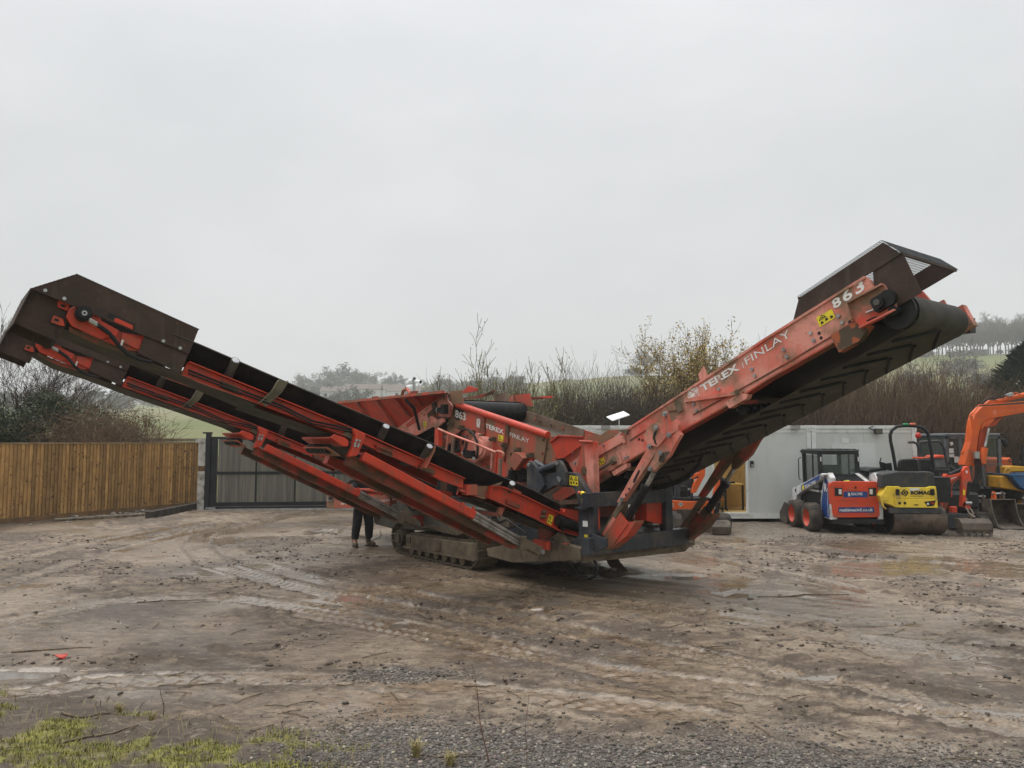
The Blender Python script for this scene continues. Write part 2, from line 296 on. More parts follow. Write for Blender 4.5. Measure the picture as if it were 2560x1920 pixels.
    flat = np.exp(-((x - (-1.7)) / 1.6) ** 4 - ((y - 14.5) / 2.0) ** 4); h = h * (1 - .7 * flat) - .012 * flat
    return h, np.clip(tone, 0, 1), np.clip(wet, 0, 1), np.clip(gravel, 0, 1), np.clip(moss, 0, 1), np.clip(np.maximum(verge, bank), 0, 1), trk
def ground_z(x, y): return float(ground_fields(np.array([float(x)]), np.array([float(y)]))[0][0])
nt_, nr = 760, 470
tt = np.linspace(-.92, .92, nt_); yy = 3.2 * (27.5 / 3.2) ** np.linspace(0, 1, nr)
Y, T_ = np.meshgrid(yy, tt, indexing='ij'); X = T_ * (Y + .6); Y = Y.ravel(); X = X.ravel()
h, tone, wet, grav, moss, soil, _ = ground_fields(X, Y)
idx = np.arange(nt_ * nr).reshape(nr, nt_); quads = np.stack([idx[:-1, :-1], idx[:-1, 1:], idx[1:, 1:], idx[1:, :-1]], -1).reshape(-1, 4)
def ground_mat():
    m = bpy.data.materials.new('wet_muddy_gravel'); m.use_nodes = True; t = m.node_tree; N = t.nodes; L = t.links; p = N['Principled BSDF']
    at = N.new('ShaderNodeAttribute'); at.attribute_name = 'fields'; sep = N.new('ShaderNodeSeparateColor'); L.new(at.outputs['Color'], sep.inputs[0])
    at2 = N.new('ShaderNodeAttribute'); at2.attribute_name = 'fields2'; sep2 = N.new('ShaderNodeSeparateColor'); L.new(at2.outputs['Color'], sep2.inputs[0])
    tc = N.new('ShaderNodeTexCoord')
    def noise(sc, det, rough=.6, sx=1.):
        mp = N.new('ShaderNodeMapping'); mp.inputs['Scale'].default_value = (sx, 1, 1); n = N.new('ShaderNodeTexNoise'); n.inputs['Scale'].default_value = sc; n.inputs['Detail'].default_value = det; n.inputs['Roughness'].default_value = rough
        L.new(tc.outputs['Object'], mp.inputs[0]); L.new(mp.outputs[0], n.inputs['Vector']); return n.outputs[0]
    def rng(o, a, b, c=0., d=1.):
        r = N.new('ShaderNodeMapRange'); r.inputs[1].default_value = a; r.inputs[2].default_value = b; r.inputs[3].default_value = c; r.inputs[4].default_value = d; L.new(o, r.inputs[0]); return r.outputs[0]
    def mixc(f, a, b):
        x = N.new('ShaderNodeMix'); x.data_type = 'RGBA'; L.new(f, x.inputs[0])
        for i, y in ((6, a), (7, b)):
            if isinstance(y, tuple): x.inputs[i].default_value = (*y, 1)
            else: L.new(y, x.inputs[i])
        return x.outputs[2]
    def mth(op, a, b):
        x = N.new('ShaderNodeMath'); x.operation = op
        for i, y in enumerate((a, b)):
            if isinstance(y, (int, float)): x.inputs[i].default_value = y
            else: L.new(y, x.inputs[i])
        return x.outputs[0]
    fine = noise(26, 8, .7); fine2 = noise(7, 8, .65, .6); spk = noise(95, 3, .6)
    tn = mth('ADD', mth('ADD', sep.outputs[0], mth('MULTIPLY', mth('SUBTRACT', fine, .5), .75)), mth('MULTIPLY', mth('SUBTRACT', fine2, .5), .6))
    col = mixc(rng(tn, .28, .52), GC[0], GC[1]); col = mixc(rng(tn, .50, .82), col, GC[2])
    col = mixc(rng(mth('MULTIPLY', sep.outputs[1], noise(3, 4)), .30, .5), col, GC[3])             # smooth slurry
    v = N.new('ShaderNodeTexVoronoi'); v.inputs['Scale'].default_value = 34; L.new(tc.outputs['Object'], v.inputs['Vector'])
    sc2 = N.new('ShaderNodeSeparateColor'); L.new(v.outputs['Color'], sc2.inputs[0]); stone = mixc(sc2.outputs[0], (.10, .095, .09), (.30, .285, .26)); stone = mixc(rng(v.outputs['Distance'], .25, .6), stone, (.06, .05, .042))
    col = mixc(mth('MULTIPLY', sep.outputs[2], rng(fine2, .3, .5)), col, stone)
    col = mixc(mth('MULTIPLY', sep2.outputs[1], .75), col, (.075, .055, .038))
    ms = mixc(fine, (.13, .13, .022), (.36, .33, .06)); col = mixc(mth('MULTIPLY', sep2.outputs[0], rng(fine2, .38, .55)), col, ms)
    col = mixc(rng(spk, .70, .74), col, (.36, .32, .26))
    hs = N.new('ShaderNodeHueSaturation'); L.new(col, hs.inputs['Color']); gr = mth('MULTIPLY', rng(noise(48, 5, .8, .6), .30, .70, .66, 1.34), rng(noise(8, 7, .75, .45), .32, .68, .62, 1.42)); L.new(gr, hs.inputs['Value'])
    pale = mth('MULTIPLY', rng(noise(13, 6, .72, .5), .575, .60), .5); col = mixc(pale, hs.outputs[0], (.29, .23, .17)); dk = mth('MAXIMUM', rng(noise(12.5, 6, .72, .42), .58, .60), rng(noise(31, 5, .7, .5), .59, .61)); dk = mth('MULTIPLY', dk, mth('ADD', .45, mth('MULTIPLY', fine2, .6))); col = mixc(dk, col, (.05, .036, .025))  # dark dashes: clod mud and the shade on clod fronts, painted in
    L.new(col, p.inputs['Base Color'])
    r = mth('SUBTRACT', .72, mth('MULTIPLY', sep.outputs[1], .62)); r = mth('ADD', r, mth('MULTIPLY', mth('SUBTRACT', fine, .5), .25)); L.new(mth('MAXIMUM', r, .11), p.inputs['Roughness'])
    p.inputs['Specular IOR Level'].default_value = .5
    b = N.new('ShaderNodeBump'); b.inputs['Distance'].default_value = .02
    L.new(mth('ADD', mth('MULTIPLY', fine, .8), mth('ADD', mth('MULTIPLY', noise(60, 5, .7), .5), mth('MULTIPLY', noise(9, 5, .6, .5), .8))), b.inputs['Height'])
    L.new(rng(sep.outputs[1], .2, .85, .75, .05), b.inputs['Strength']); L.new(b.outputs[0], p.inputs['Normal'])
    return m
GC = ((.082, .058, .039), (.158, .116, .078), (.245, .190, .136), (.195, .147, .103))
GM = ground_mat()
gnd = meshobj('ground', np.c_[X, Y, h], quads, GM, smooth=True); gnd['kind'] = 'structure'; gnd['label'] = 'wet churned mud and gravel yard with tyre tracks'
for nm, ch3 in (('fields', (tone, wet, grav)), ('fields2', (moss, soil, soil))):
    ca = gnd.data.color_attributes.new(nm, 'FLOAT_COLOR', 'POINT'); ca.data.foreach_set('color', np.c_[ch3[0], ch3[1], ch3[2], np.ones_like(h)].astype(np.float32).ravel())
WATER = mat('muddy_puddle_water', (.15, .125, .098), (.18, .15, .12), s=2, rough=.035, spec=.6, bump=.03, bs=8)
for k, (px, py, rx, ry) in enumerate(PUD):
    c = gp(px, py); ax = abs(gp(px + rx, py)[0] - c[0]) * 1.25; ay = abs(gp(px, py - ry)[1] - c[1]) * 1.25; n = 28
    pts = [(c[0] + ax * math.cos(a) * (1 + .12 * math.sin(3 * a + k)), c[1] + ay * math.sin(a) * (1 + .12 * math.cos(2 * a + k)), -.026) for a in np.linspace(0, 2 * math.pi, n, endpoint=False)]
    o = MB().add([(p[0], p[1], -.026) for p in pts], [tuple(range(n))]).build('puddle', WATER, org=c); o['kind'] = 'structure'
# ------------------------------------------------------------ stones, clods, twigs
def ico():
    p = (1 + 5 ** .5) / 2; v = np.array([(-1, p, 0), (1, p, 0), (-1, -p, 0), (1, -p, 0), (0, -1, p), (0, 1, p), (0, -1, -p), (0, 1, -p), (p, 0, -1), (p, 0, 1), (-p, 0, -1), (-p, 0, 1)], float); v /= np.linalg.norm(v[0])
    f = np.array([(0, 11, 5), (0, 5, 1), (0, 1, 7), (0, 7, 10), (0, 10, 11), (1, 5, 9), (5, 11, 4), (11, 10, 2), (10, 7, 6), (7, 1, 8), (3, 9, 4), (3, 4, 2), (3, 2, 6), (3, 6, 8), (3, 8, 9), (4, 9, 5), (2, 4, 11), (6, 2, 10), (8, 6, 7), (9, 8, 1)]); return v, f
def scatter(name, x, y, size, mt, sink=.35, squash=.6, label=None, z=None, jitter=.3, tone_=None):
    v, f = ico(); n = len(x); r = np.random.default_rng(len(x)); z = ground_fields(x, y)[0] if z is None else z
    q = r.normal(size=(n, 4)); q /= np.linalg.norm(q, axis=1)[:, None]; w, a, b, c = q.T
    R = np.stack([1 - 2 * (b * b + c * c), 2 * (a * b - c * w), 2 * (a * c + b * w), 2 * (a * b + c * w), 1 - 2 * (a * a + c * c), 2 * (b * c - a * w), 2 * (a * c - b * w), 2 * (b * c + a * w), 1 - 2 * (a * a + b * b)], -1).reshape(n, 3, 3)
    s = size[:, None] * r.uniform(.6, 1.25, (n, 3)); vv = v[None] * (1 + r.uniform(-jitter, jitter, (n, 12, 1))) * s[:, None, :]
    vv = np.einsum('nij,nkj->nki', R, vv); vv[:, :, 2] *= squash; vv += np.stack([x, y, z + size * squash * (1 - sink) * .7], -1)[:, None]
    ff = f[None] + (np.arange(n) * 12)[:, None, None]
    o = meshobj(name, vv.reshape(-1, 3), ff.reshape(-1, 3), mt, kind='stuff'); ca = o.data.color_attributes.new('tone', 'FLOAT_COLOR', 'POINT'); t = np.repeat(r.random(n) if tone_ is None else tone_, 12); ca.data.foreach_set('color', np.c_[t, t, t, t * 0 + 1].astype(np.float32).ravel())
    if label: o['label'] = label
    return o
def tone_mat(name, a, b, rough=.7, c=None):
    m = bpy.data.materials.new(name); m.use_nodes = True; N = m.node_tree.nodes; L = m.node_tree.links; p = N['Principled BSDF']; p.inputs['Roughness'].default_value = rough
    at = N.new('ShaderNodeAttribute'); at.attribute_name = 'tone'; r = N.new('ShaderNodeValToRGB'); e = r.color_ramp.elements; e[0].color = (*a, 1); e[1].color = (*b, 1)
    if c: x = e.new(.94); x.color = (*b, 1); e[-1].color = (*c, 1)
    tc = N.new('ShaderNodeTexCoord'); n = N.new('ShaderNodeTexNoise'); n.inputs['Scale'].default_value = 30; n.inputs['Detail'].default_value = 5; L.new(tc.outputs['Object'], n.inputs['Vector'])
    mx = N.new('ShaderNodeMix'); mx.data_type = 'RGBA'; mx.blend_type = 'MULTIPLY'; mx.inputs[0].default_value = .45
    L.new(at.outputs['Color'], r.inputs[0]); L.new(r.outputs[0], mx.inputs[6]); L.new(n.outputs['Color'], mx.inputs[7]); L.new(mx.outputs[2], p.inputs['Base Color']); return m
def rejection(n, x0, x1, y0, y1, fn):
    x = RNG.uniform(x0, x1, n); y = RNG.uniform(y0, y1, n); k = RNG.random(n) < fn(x, y); return x[k], y[k]
gx, gy = rejection(84000, -3.2, 5.2, 4.6, 7.6, lambda x, y: ground_fields(x, y)[3] ** 1.3 * .95)
scatter('gravel', gx, gy, .006 + .013 * RNG.uniform(0, 1, len(gx)) ** 2, tone_mat('grey_chippings', (.06, .050, .041), (.215, .185, .155), c=(.5, .44, .36)), sink=.75, label='loose grey stone chippings along the near edge of the yard')
gx, gy = rejection(9000, -12, 14, 6, 19, lambda x, y: .15 + .6 * ground_fields(x, y)[3]); scatter('loose_pebbles', gx, gy, RNG.uniform(.008, .020, len(gx)), tone_mat('muddy_pebbles', (.10, .08, .062), (.34, .29, .24), c=(.6, .56, .48)), label='small pebbles pressed into the mud')
def clodf(x, y):
    al = x * SD[0] + y * SD[1]; ac = -x * SD[1] + y * SD[0]; st = fbm(al * .05, ac, .16, 4, 55) - .5; return sstep(.44, .60, fbm(x, y, 1.5, 4, 60) + .25 * st) * sstep(.49, .60, fbm(x * .45, y, .35, 3, 410)) * .5 + .005
gx, gy = rejection(90000, -11, 12, 6.3, 18.5, clodf); k_ = RNG.random(len(gx)) > ground_fields(gx, gy)[6] * 1.1; gx, gy = gx[k_], gy[k_]
scatter('mud_clods', gx, gy, RNG.uniform(.30, 1, len(gx)) ** 3 * .036, tone_mat('dark_wet_mud_clods', (.048, .035, .025), (.15, .112, .08), rough=.6), sink=.7, squash=.5, jitter=.5, label='dark crumbled mud clods along the ruts')
gx, gy = rejection(3800, -15, -8.6, 17.5, 26.5, lambda x, y: ground_fields(x, y)[5] * (fbm(x, y, 1.0, 2, 500) > .42))
scatter('fence_rubble', gx, gy, RNG.uniform(.02, .075, len(gx)), tone_mat('pale_rubble', (.10, .085, .07), (.34, .31, .27), c=(.6, .57, .52)), label='broken stone and flint at the foot of the wooden fence')
# grass on the bank
def blades(n, fn, box, hh, name, mt, label):
    x, y = rejection(n, *box, fn); n = len(x); z = ground_fields(x, y)[0]; a = RNG.uniform(0, 2 * math.pi, n); H_ = RNG.uniform(.4, 1, n) * hh; w = RNG.uniform(.0015, .003, n); ln = RNG.uniform(.2, 1.1, n) * H_
    dx, dy = np.cos(a), np.sin(a); px_, py_ = -dy * w, dx * w
    v = np.stack([np.stack([x - px_, y - py_, z - .005], -1), np.stack([x + px_, y + py_, z - .005], -1), np.stack([x + dx * ln * .45 + px_, y + dy * ln * .45 + py_, z + H_ * .6], -1), np.stack([x + dx * ln * .45 - px_, y + dy * ln * .45 - py_, z + H_ * .6], -1), np.stack([x + dx * ln, y + dy * ln, z + H_ * .85], -1)], 1)
    b = (np.arange(n) * 5)[:, None]; f = np.concatenate([b + np.array([[0, 1, 2]]), b + np.array([[0, 2, 3]]), b + np.array([[3, 2, 4]])])
    o = meshobj(name, v.reshape(-1, 3), f, mt, kind='stuff'); ca = o.data.color_attributes.new('tone', 'FLOAT_COLOR', 'POINT'); t = np.repeat(RNG.random(n), 5); ca.data.foreach_set('color', np.c_[t, t, t, t * 0 + 1].astype(np.float32).ravel()); o['label'] = label
GRM = tone_mat('mixed_grass', (.11, .115, .016), (.35, .33, .06), c=(.50, .41, .2))
blades(60000, lambda x, y: ground_fields(x, y)[4] * .9, (-4.6, -.2, 4.4, 7.2), .042, 'grass', GRM, 'short mossy grass on the muddy bank')
blades(2200, lambda x, y: (ground_fields(x, y)[5] > .5) * .5, (-4.6, -.2, 4.4, 7.0), .11, 'dry_grass', tone_mat('dry_grass_blades', (.25, .19, .08), (.42, .34, .17)), 'thin dry grass stems on the bank')
STICK = mat('dead_wood', (.10, .075, .05), (.20, .15, .10), s=20, rough=.85)
def stick(px, L_, ang, r, name, label, z=.02, bend=.08, cat='stick', grp=None):
    c = gp(*px); d = V3(math.cos(ang), math.sin(ang), 0); n = V3(-d[1], d[0], 0); ts = np.linspace(-.5, .5, 7)
    pts = [c + d * L_ * t + n * bend * L_ * math.sin(3 * t + ang) for t in ts]; pts = [V3(p[0], p[1], max(ground_z(p[0], p[1]), -.02) + r * .8) for p in pts]
    return tag(MB().tube(pts, r, 6, taper=r * .4).build(name, STICK, org=c), label, cat, grp)
stick((478, 1709), .55, .02, .011, 'stick', 'straight dark stick lying on mud near the mossy bank'); stick((2010, 1490), 1.35, -.06, .012, 'stick', 'long dark stick lying on wet mud beyond the mud heap')
stick((130, 1625), .75, .1, .010, 'stick', 'broken dark stick beside the red plastic scrap'); stick((430, 1500), .9, .03, .01, 'stick', 'thin wet stick across a tyre track on the fence side')
stick((215, 1805), .42, -.55, .012, 'stick', 'pale broken branch lying in the moss', bend=.2); stick((250, 1862), .50, .45, .011, 'stick', 'forked grey twig on bare soil of the bank', bend=.1)
stick((1200, 1712), .30, -.2, .007, 'stick', 'thin twig on gravel behind the reddish weed'); stick((860, 1712), .3, -1.0, .009, 'stick', 'curled dark root on the gravel patch', bend=.25); stick((1780, 1620), .26, .0, .008, 'stick', 'short dark twig on brown slurry')
tw = MB()
for k in range(170):
    px = (RNG.uniform(0, 2560), RNG.uniform(1560, 1905)); c = gp(*px); a = RNG.uniform(0, 6.28); L_ = RNG.uniform(.04, .16); d = V3(math.cos(a), math.sin(a), 0) * L_; p0, p1 = c - d, c + d
    p0[2] = ground_z(p0[0], p0[1]) + .006; p1[2] = ground_z(p1[0], p1[1]) + .008; tw.tube([p0, (p0 + p1) / 2 + V3(0, 0, .006), p1], RNG.uniform(.002, .005), 4)
tw.build('twigs', STICK, kind='stuff')['label'] = 'small broken twigs strewn over the yard'
c = gp(153, 1647); rs = MB()
n = 9; ring = [(c[0] + .055 * math.cos(a) * (1 + .25 * math.sin(2.3 * a)), c[1] + .05 * math.sin(a) * (1 + .3 * math.cos(3 * a)), ground_z(c[0], c[1]) + .02 + .02 * math.sin(2 * a)) for a in np.linspace(0, 2 * math.pi, n, endpoint=False)]
rs.prism(ring, (0, 0, .006)); tag(rs.build('plastic_scrap', mat('red_plastic', (.5, .05, .03), rough=.45), org=c), 'small crumpled red plastic scrap on the dark mud', 'litter')
# stalks
WEED = mat('reddish_weed_stem', (.12, .055, .04), (.18, .10, .06), s=15, rough=.8)
def weed(px, top, label, branches, r=.0035, lean=0., mt=None, name='weed_stalk'):
    c = gp(*px); y = c[1]; tp = aty(top[0], top[1], y - lean); b = MB(); c = V3(c[0], c[1], ground_z(c[0], c[1]))
    pts = [c + (tp - c) * t + V3(.02 * math.sin(5 * t + px[0]), 0, 0) * (t * (1 - t)) * 3 for t in np.linspace(0, 1, 8)]; b.tube(pts, r, 5, taper=r * .35)
    for t0, dx, dz in branches:
        p = c + (tp - c) * t0; b.tube([p, p + V3(dx * .5, .01, dz * .6), p + V3(dx, .02, dz)], r * .7, 4, taper=r * .2)
    return tag(b.build(name, mt or WEED, org=c), label, 'weed')
weed((1222, 1905), (1180, 1662), 'tall thin reddish weed stalk with a side branch in the gravel', [(.35, -.14, .13), (.6, -.03, .1), (.2, .06, .05), (.5, .05, .06)], r=.005)
weed((1315, 1915), (1322, 1735), 'bare upright weed stem beside the reddish weed', [(.5, .04, .08), (.7, -.03, .06)], r=.003)
weed((408, 1795), (402, 1722), 'short dark dead stem standing upright at the edge of the grass', [(.8, .01, .02)], r=.006, mt=STICK)
weed((235, 1868), (232, 1818), 'stubby snapped stem beside the bare soil patch', [], r=.008, mt=STICK); weed((705, 1850), (712, 1790), 'thin black stem where gravel meets grass', [(.5, .02, .04)], r=.004, mt=STICK)
weed((160, 1890), (146, 1843), 'leaning grey stub on the mossy bank', [], r=.008, mt=STICK); weed((340, 1800), (362, 1752), 'thin leaning brown stem in the grass by the dark stub', [(.6, .02, .03)], r=.003, mt=STICK)
def tuft(px, n, hh, label):
    c = gp(*px); c[2] = ground_z(c[0], c[1]); b = MB()
    for k in range(n):
        a = RNG.uniform(0, 6.28); l = RNG.uniform(.3, 1) * hh; d = V3(math.cos(a), math.sin(a), 0) * l * RNG.uniform(.2, .9); p0 = c + V3(*RNG.normal(0, .012, 2), 0); w = V3(-d[1], d[0], 0); w = unit(w) * .0022
        m_ = p0 + d * .4 + V3(0, 0, l * .75); e_ = p0 + d + V3(0, 0, l * .8); b.add([p0 - w, p0 + w, m_ + w, m_ - w, e_], [(0, 1, 2, 3), (3, 2, 4)])
    return tag(b.build('grass_tuft', GT, org=c), label, 'grass')
GT = mat('straw_grass', (.36, .29, .14), (.22, .20, .07), s=12, rough=.8)
tuft((1040, 1895), 110, .16, 'straw coloured grass tuft in the gravel'); tuft((1125, 1915), 90, .13, 'smaller straw coloured grass tuft beside the weed stalks'); tuft((300, 1792), 60, .10, 'pale dry grass tuft among the moss'); tuft((380, 1815), 45, .09, 'dry straw clump beside the dark dead stem')
# ============================================================ HILLS
SKY = np.array([(-2500, 985), (-600, 1000), (0, 1012), (250, 1012), (480, 1006), (700, 990), (900, 972), (1074, 965), (1230, 960), (1400, 949), (1570, 941), (1640, 942), (1900, 916), (2280, 889), (2500, 880), (2900, 868), (5200, 850)], float)
def ridge(az):
    px = 1280 + FPX * np.tan(np.clip(az, -1.05, 1.05)); return (1105 - np.interp(px, SKY[:, 0], SKY[:, 1])) / FPX / np.cos(np.clip(az, -1.05, 1.05)) * np.cos(az * 0)
def hill_z(az, r):
    px = 1280 + FPX * np.tan(np.clip(az, -1.05, 1.05)); el = (1105 - np.interp(px, SKY[:, 0], SKY[:, 1])) / FPX * np.cos(np.clip(az, -1.05, 1.05)); D = np.interp(px, [0, 900, 1500, 2300], [560, 520, 430, 400])
    lf = np.interp(px, [400, 1000, 1500], [.50, .30, .42]); e = np.where(r < D, np.interp(r, [0, 1], [0, 0]), 0)
    def pw(r): 
        a = np.where(r < 150, -.0733 + (lf * el + .0733) * np.clip((r - 30) / 120, 0, 1) ** .55, lf * el + (1 - lf) * el * np.clip((r - 150) / (D - 150), 0, 1) ** .9); return a
    z = EYE + r * pw(np.minimum(r, D)) ; z = np.where(r > D, EYE + D * el - (r - D) * .12, z)
    return np.where(r < 34, -.06 + (np.maximum(EYE + 34 * pw(np.float64(34.)), .1) + .06) * np.clip((r - 28) / 6, 0, 1) * 0 + 0, np.maximum(z, -.06 + 0 * r))
azs = np.r_[np.linspace(-math.pi, -1.0, 30)[:-1], np.linspace(-1.0, 1.0, 260), np.linspace(1.0, math.pi, 30)[1:]]; rs_ = np.r_[1.5, 10, 20, 27, 34, 45, 60, 80, 105, 130, 150, np.linspace(175, 620, 26), 655]
AZ, R_ = np.meshgrid(azs, rs_, indexing='ij'); zz = hill_z(AZ, R_); inside = R_ < 28; zz = np.where(inside, -.09, zz) + np.where(R_ > 90, (fbm(AZ * 160 + 50, R_ * .4, 18., 3, 700) - .5) * np.clip((R_ - 90) / 100, 0, 1) * 2.5, 0)
ii = np.arange(AZ.size).reshape(AZ.shape); q4 = np.stack([ii[:-1, :-1], ii[:-1, 1:], ii[1:, 1:], ii[1:, :-1]], -1).reshape(-1, 4)
HM = mat('hill_pasture', (.115, .135, .042), (.165, .155, .062), s=.012, lo=.42, hi=.58, dirt=(.075, .085, .035), ds=.03, dlo=.56, dhi=.66, rough=.95)
hl = meshobj('hills', np.stack([np.sin(AZ) * R_, np.cos(AZ) * R_, zz], -1).reshape(-1, 3), q4, HM, smooth=True); hl['kind'] = 'structure'; hl['label'] = 'green hillside pasture fading into mist behind the yard'
def hpos(px, r):
    az = math.atan((px - 1280) / FPX); return V3(math.sin(az) * r, math.cos(az) * r, float(hill_z(np.array([az]), np.array([float(r)]))[0]))
# ------------------------------------------------------------ vegetation tools
def segmesh(S, sides=3):
    S = np.asarray(S, float); p0, p1, r0, r1 = S[:, :3], S[:, 3:6], S[:, 6:7], S[:, 7:8]; d = p1 - p0; d /= np.linalg.norm(d, axis=1)[:, None] + 1e-9
    a = np.where(np.abs(d[:, 2:3]) < .9, np.array([[0, 0, 1.]]), np.array([[1., 0, 0]])); x = np.cross(d, a); x /= np.linalg.norm(x, axis=1)[:, None] + 1e-9; y = np.cross(d, x); vs = []
    for k in range(sides):
        t = 2 * math.pi * k / sides; w = x * math.cos(t) + y * math.sin(t); vs += [p0 + w * r0, p1 + w * r1]
    v = np.stack(vs, 1).reshape(-1, 3); b = (np.arange(len(S)) * 2 * sides)[:, None]
    f = np.concatenate([b + np.array([[2 * k, 2 * ((k + 1) % sides), 2 * ((k + 1) % sides) + 1, 2 * k + 1]]) for k in range(sides)]); return v, f
def grow(rng, p, d, L, r, lvl, out, n=5, wob=.25, kids=(3, 6), up=.15, ratio=.55, spread=.8, rmin=.004):
    p = np.asarray(p, float); d = unit(d); tips = []
    for k in range(n):
        d = unit(d + rng.normal(0, wob, 3) * .5 + V3(0, 0, up * .3)); q = p + d * L / n; rr = max(r * (1 - .75 * (k + 1) / n), rmin); out.append((*p, *q, max(r * (1 - .75 * k / n), rmin), rr)); p = q; tips.append((p.copy(), d.copy(), rr))
    if lvl > 0:
        for _ in range(rng.integers(*kids) + 1):
            i = rng.integers(1, n); bp, bd, br = tips[i]; ax = unit(rng.normal(0, 1, 3)); nd = unit(bd + spread * (ax - bd * np.dot(ax, bd)) + V3(0, 0, up)); grow(rng, bp, nd, L * ratio * rng.uniform(.7, 1.2), br * .75, lvl - 1, out, max(3, n - 1), wob, kids, up, ratio, spread, rmin)
def leafmesh(C_, size, rng, flat=0.):
    n = len(C_); a = rng.normal(size=(n, 3)); a[:, 2] *= (1 - flat); a /= np.linalg.norm(a, axis=1)[:, None]; b = rng.normal(size=(n, 3)); b -= a * (a * b).sum(1)[:, None]; b /= np.linalg.norm(b, axis=1)[:, None]; s = (size * rng.uniform(.5, 1.2, n))[:, None]
    v = np.stack([C_ - a * s, C_ + b * s * .55, C_ + a * s, C_ - b * s * .55], 1); f = np.arange(4 * n).reshape(n, 4); return v.reshape(-1, 3), f
def addtone(o, n, per, rng):
    ca = o.data.color_attributes.new('tone', 'FLOAT_COLOR', 'POINT'); t = np.repeat(rng.random(n), per); ca.data.foreach_set('color', np.c_[t, t, t, t * 0 + 1].astype(np.float32).ravel())
BARK = mat('brown_bark', (.13, .095, .06), (.19, .145, .095), s=3, rough=.9, rnd=.25); BARKG = mat('greenish_twig_bark', (.150, .130, .062), (.095, .078, .045), s=4, rough=.9, rnd=.2)
WILLOW = mat('willow_stem', (.160, .102, .058), (.110, .072, .044), s=2, rough=.9, rnd=.3); DARKTW = mat('dark_twig', (.052, .038, .029), (.085, .060, .043), s=3, rough=.9, rnd=.25)
IVY = tone_mat('ivy_leaves', (.018, .03, .012), (.075, .10, .032), rough=.55); DEADL = tone_mat('dead_yellow_leaves', (.26, .18, .045), (.66, .49, .16), rough=.8); BUD = tone_mat('yellow_green_catkins', (.24, .22, .08), (.46, .42, .18), rough=.8); CONIF = tone_mat('cypress_sprays', (.014, .034, .020), (.045, .09, .048), rough=.8)
BROWNL = tone_mat('brown_twigs', (.05, .034, .022), (.15, .10, .065), rough=.9); FARTREE = tone_mat('haze_pale_twigs', (.13, .125, .115), (.21, .20, .185), rough=.95); FAREV = tone_mat('haze_pale_evergreen', (.09, .10, .085), (.15, .16, .14), rough=.95)  # far twigs and evergreens paled, distance haze put into their colour
def stems(rng, n, H_, rad, lean, r0, side=5, sidelen=.8):
    S = []
    for k in range(n):
        a = rng.uniform(0, 6.28); q = rng.uniform(0, 1) ** .5 * rad; p = V3(q * math.cos(a), q * math.sin(a) * .7, -.1); d = unit(V3(math.cos(a) * lean * rng.uniform(0, 1), math.sin(a) * lean * rng.uniform(0, 1), 1)); hh = H_ * rng.uniform(.6, 1.02); m = 7; r = r0 * rng.uniform(.6, 1.3); pts = []
        for j in range(m):
            d = unit(d + rng.normal(0, .10, 3) + V3(0, 0, .05)); q2 = p + d * hh / m; S.append((*p, *q2, r * (1 - .8 * j / m), r * (1 - .8 * (j + 1) / m))); p = q2; pts.append((p.copy(), d.copy(), r * (1 - .8 * (j + 1) / m)))
        for _ in range(side):
            i = rng.integers(1, m); bp, bd, br = pts[i]; nd = unit(bd + rng.normal(0, .45, 3)); L = sidelen * rng.uniform(.4, 1.1); p2 = bp
            for j in range(3): nd = unit(nd + rng.normal(0, .12, 3) + V3(0, 0, .12)); q2 = p2 + nd * L / 3; S.append((*p2, *q2, max(br * .7 * (1 - j / 4), .004), max(br * .7 * (1 - (j + 1) / 4), .003))); p2 = q2
    return S
def bushmesh(seed, n, H_, rad, lean, r0, mt, side=5, sidelen=.8):
    rng = np.random.default_rng(seed); v, f = segmesh(stems(rng, n, H_, rad, lean, r0, side, sidelen)); return meshobj('stems', v, f, mt, link=False)
def put(me, parent, name='stems'):
    o = bpy.data.objects.new(name, me); COL.objects.link(o); o.parent = parent; ORG[o.name] = V3(0, 0, 0); return o
rng = np.random.default_rng(5)
WILLOW2 = mat('grey_willow_stem', (.115, .085, .058), (.070, .050, .035), s=2, rough=.9, rnd=.3)
WB = [bushmesh(100 + k, 90, 5.4, 1.1, .34, .026, WILLOW if k % 2 else WILLOW2, 7, 1.2) for k in range(5)]
def wb_twigs(seed):
    r = np.random.default_rng(seed); n = 650; a = r.uniform(0, 6.28, n); q = r.uniform(0, 1, n) ** .5 * 1.4; z = r.uniform(.6, 4.6, n); C_ = np.c_[q * np.cos(a), q * np.sin(a) * .8, z]; d = np.c_[r.normal(0, .25, (n, 2)), np.ones(n)]; d /= np.linalg.norm(d, axis=1)[:, None]; L = r.uniform(.2, .7, n)[:, None]
    return meshobj('twigs', *segmesh(np.c_[C_, C_ + d * L, np.full(n, .006), np.full(n, .003)]), WILLOW, link=False)
WT = [wb_twigs(200 + k) for k in range(3)]
TOPS = [(1700, 985), (1790, 965), (1850, 950), (1930, 930), (2010, 912), (2080, 905), (2150, 902), (2220, 912), (2300, 918), (2370, 925), (2440, 945), (2520, 972), (2620, 985), (2760, 975)]
k = 0
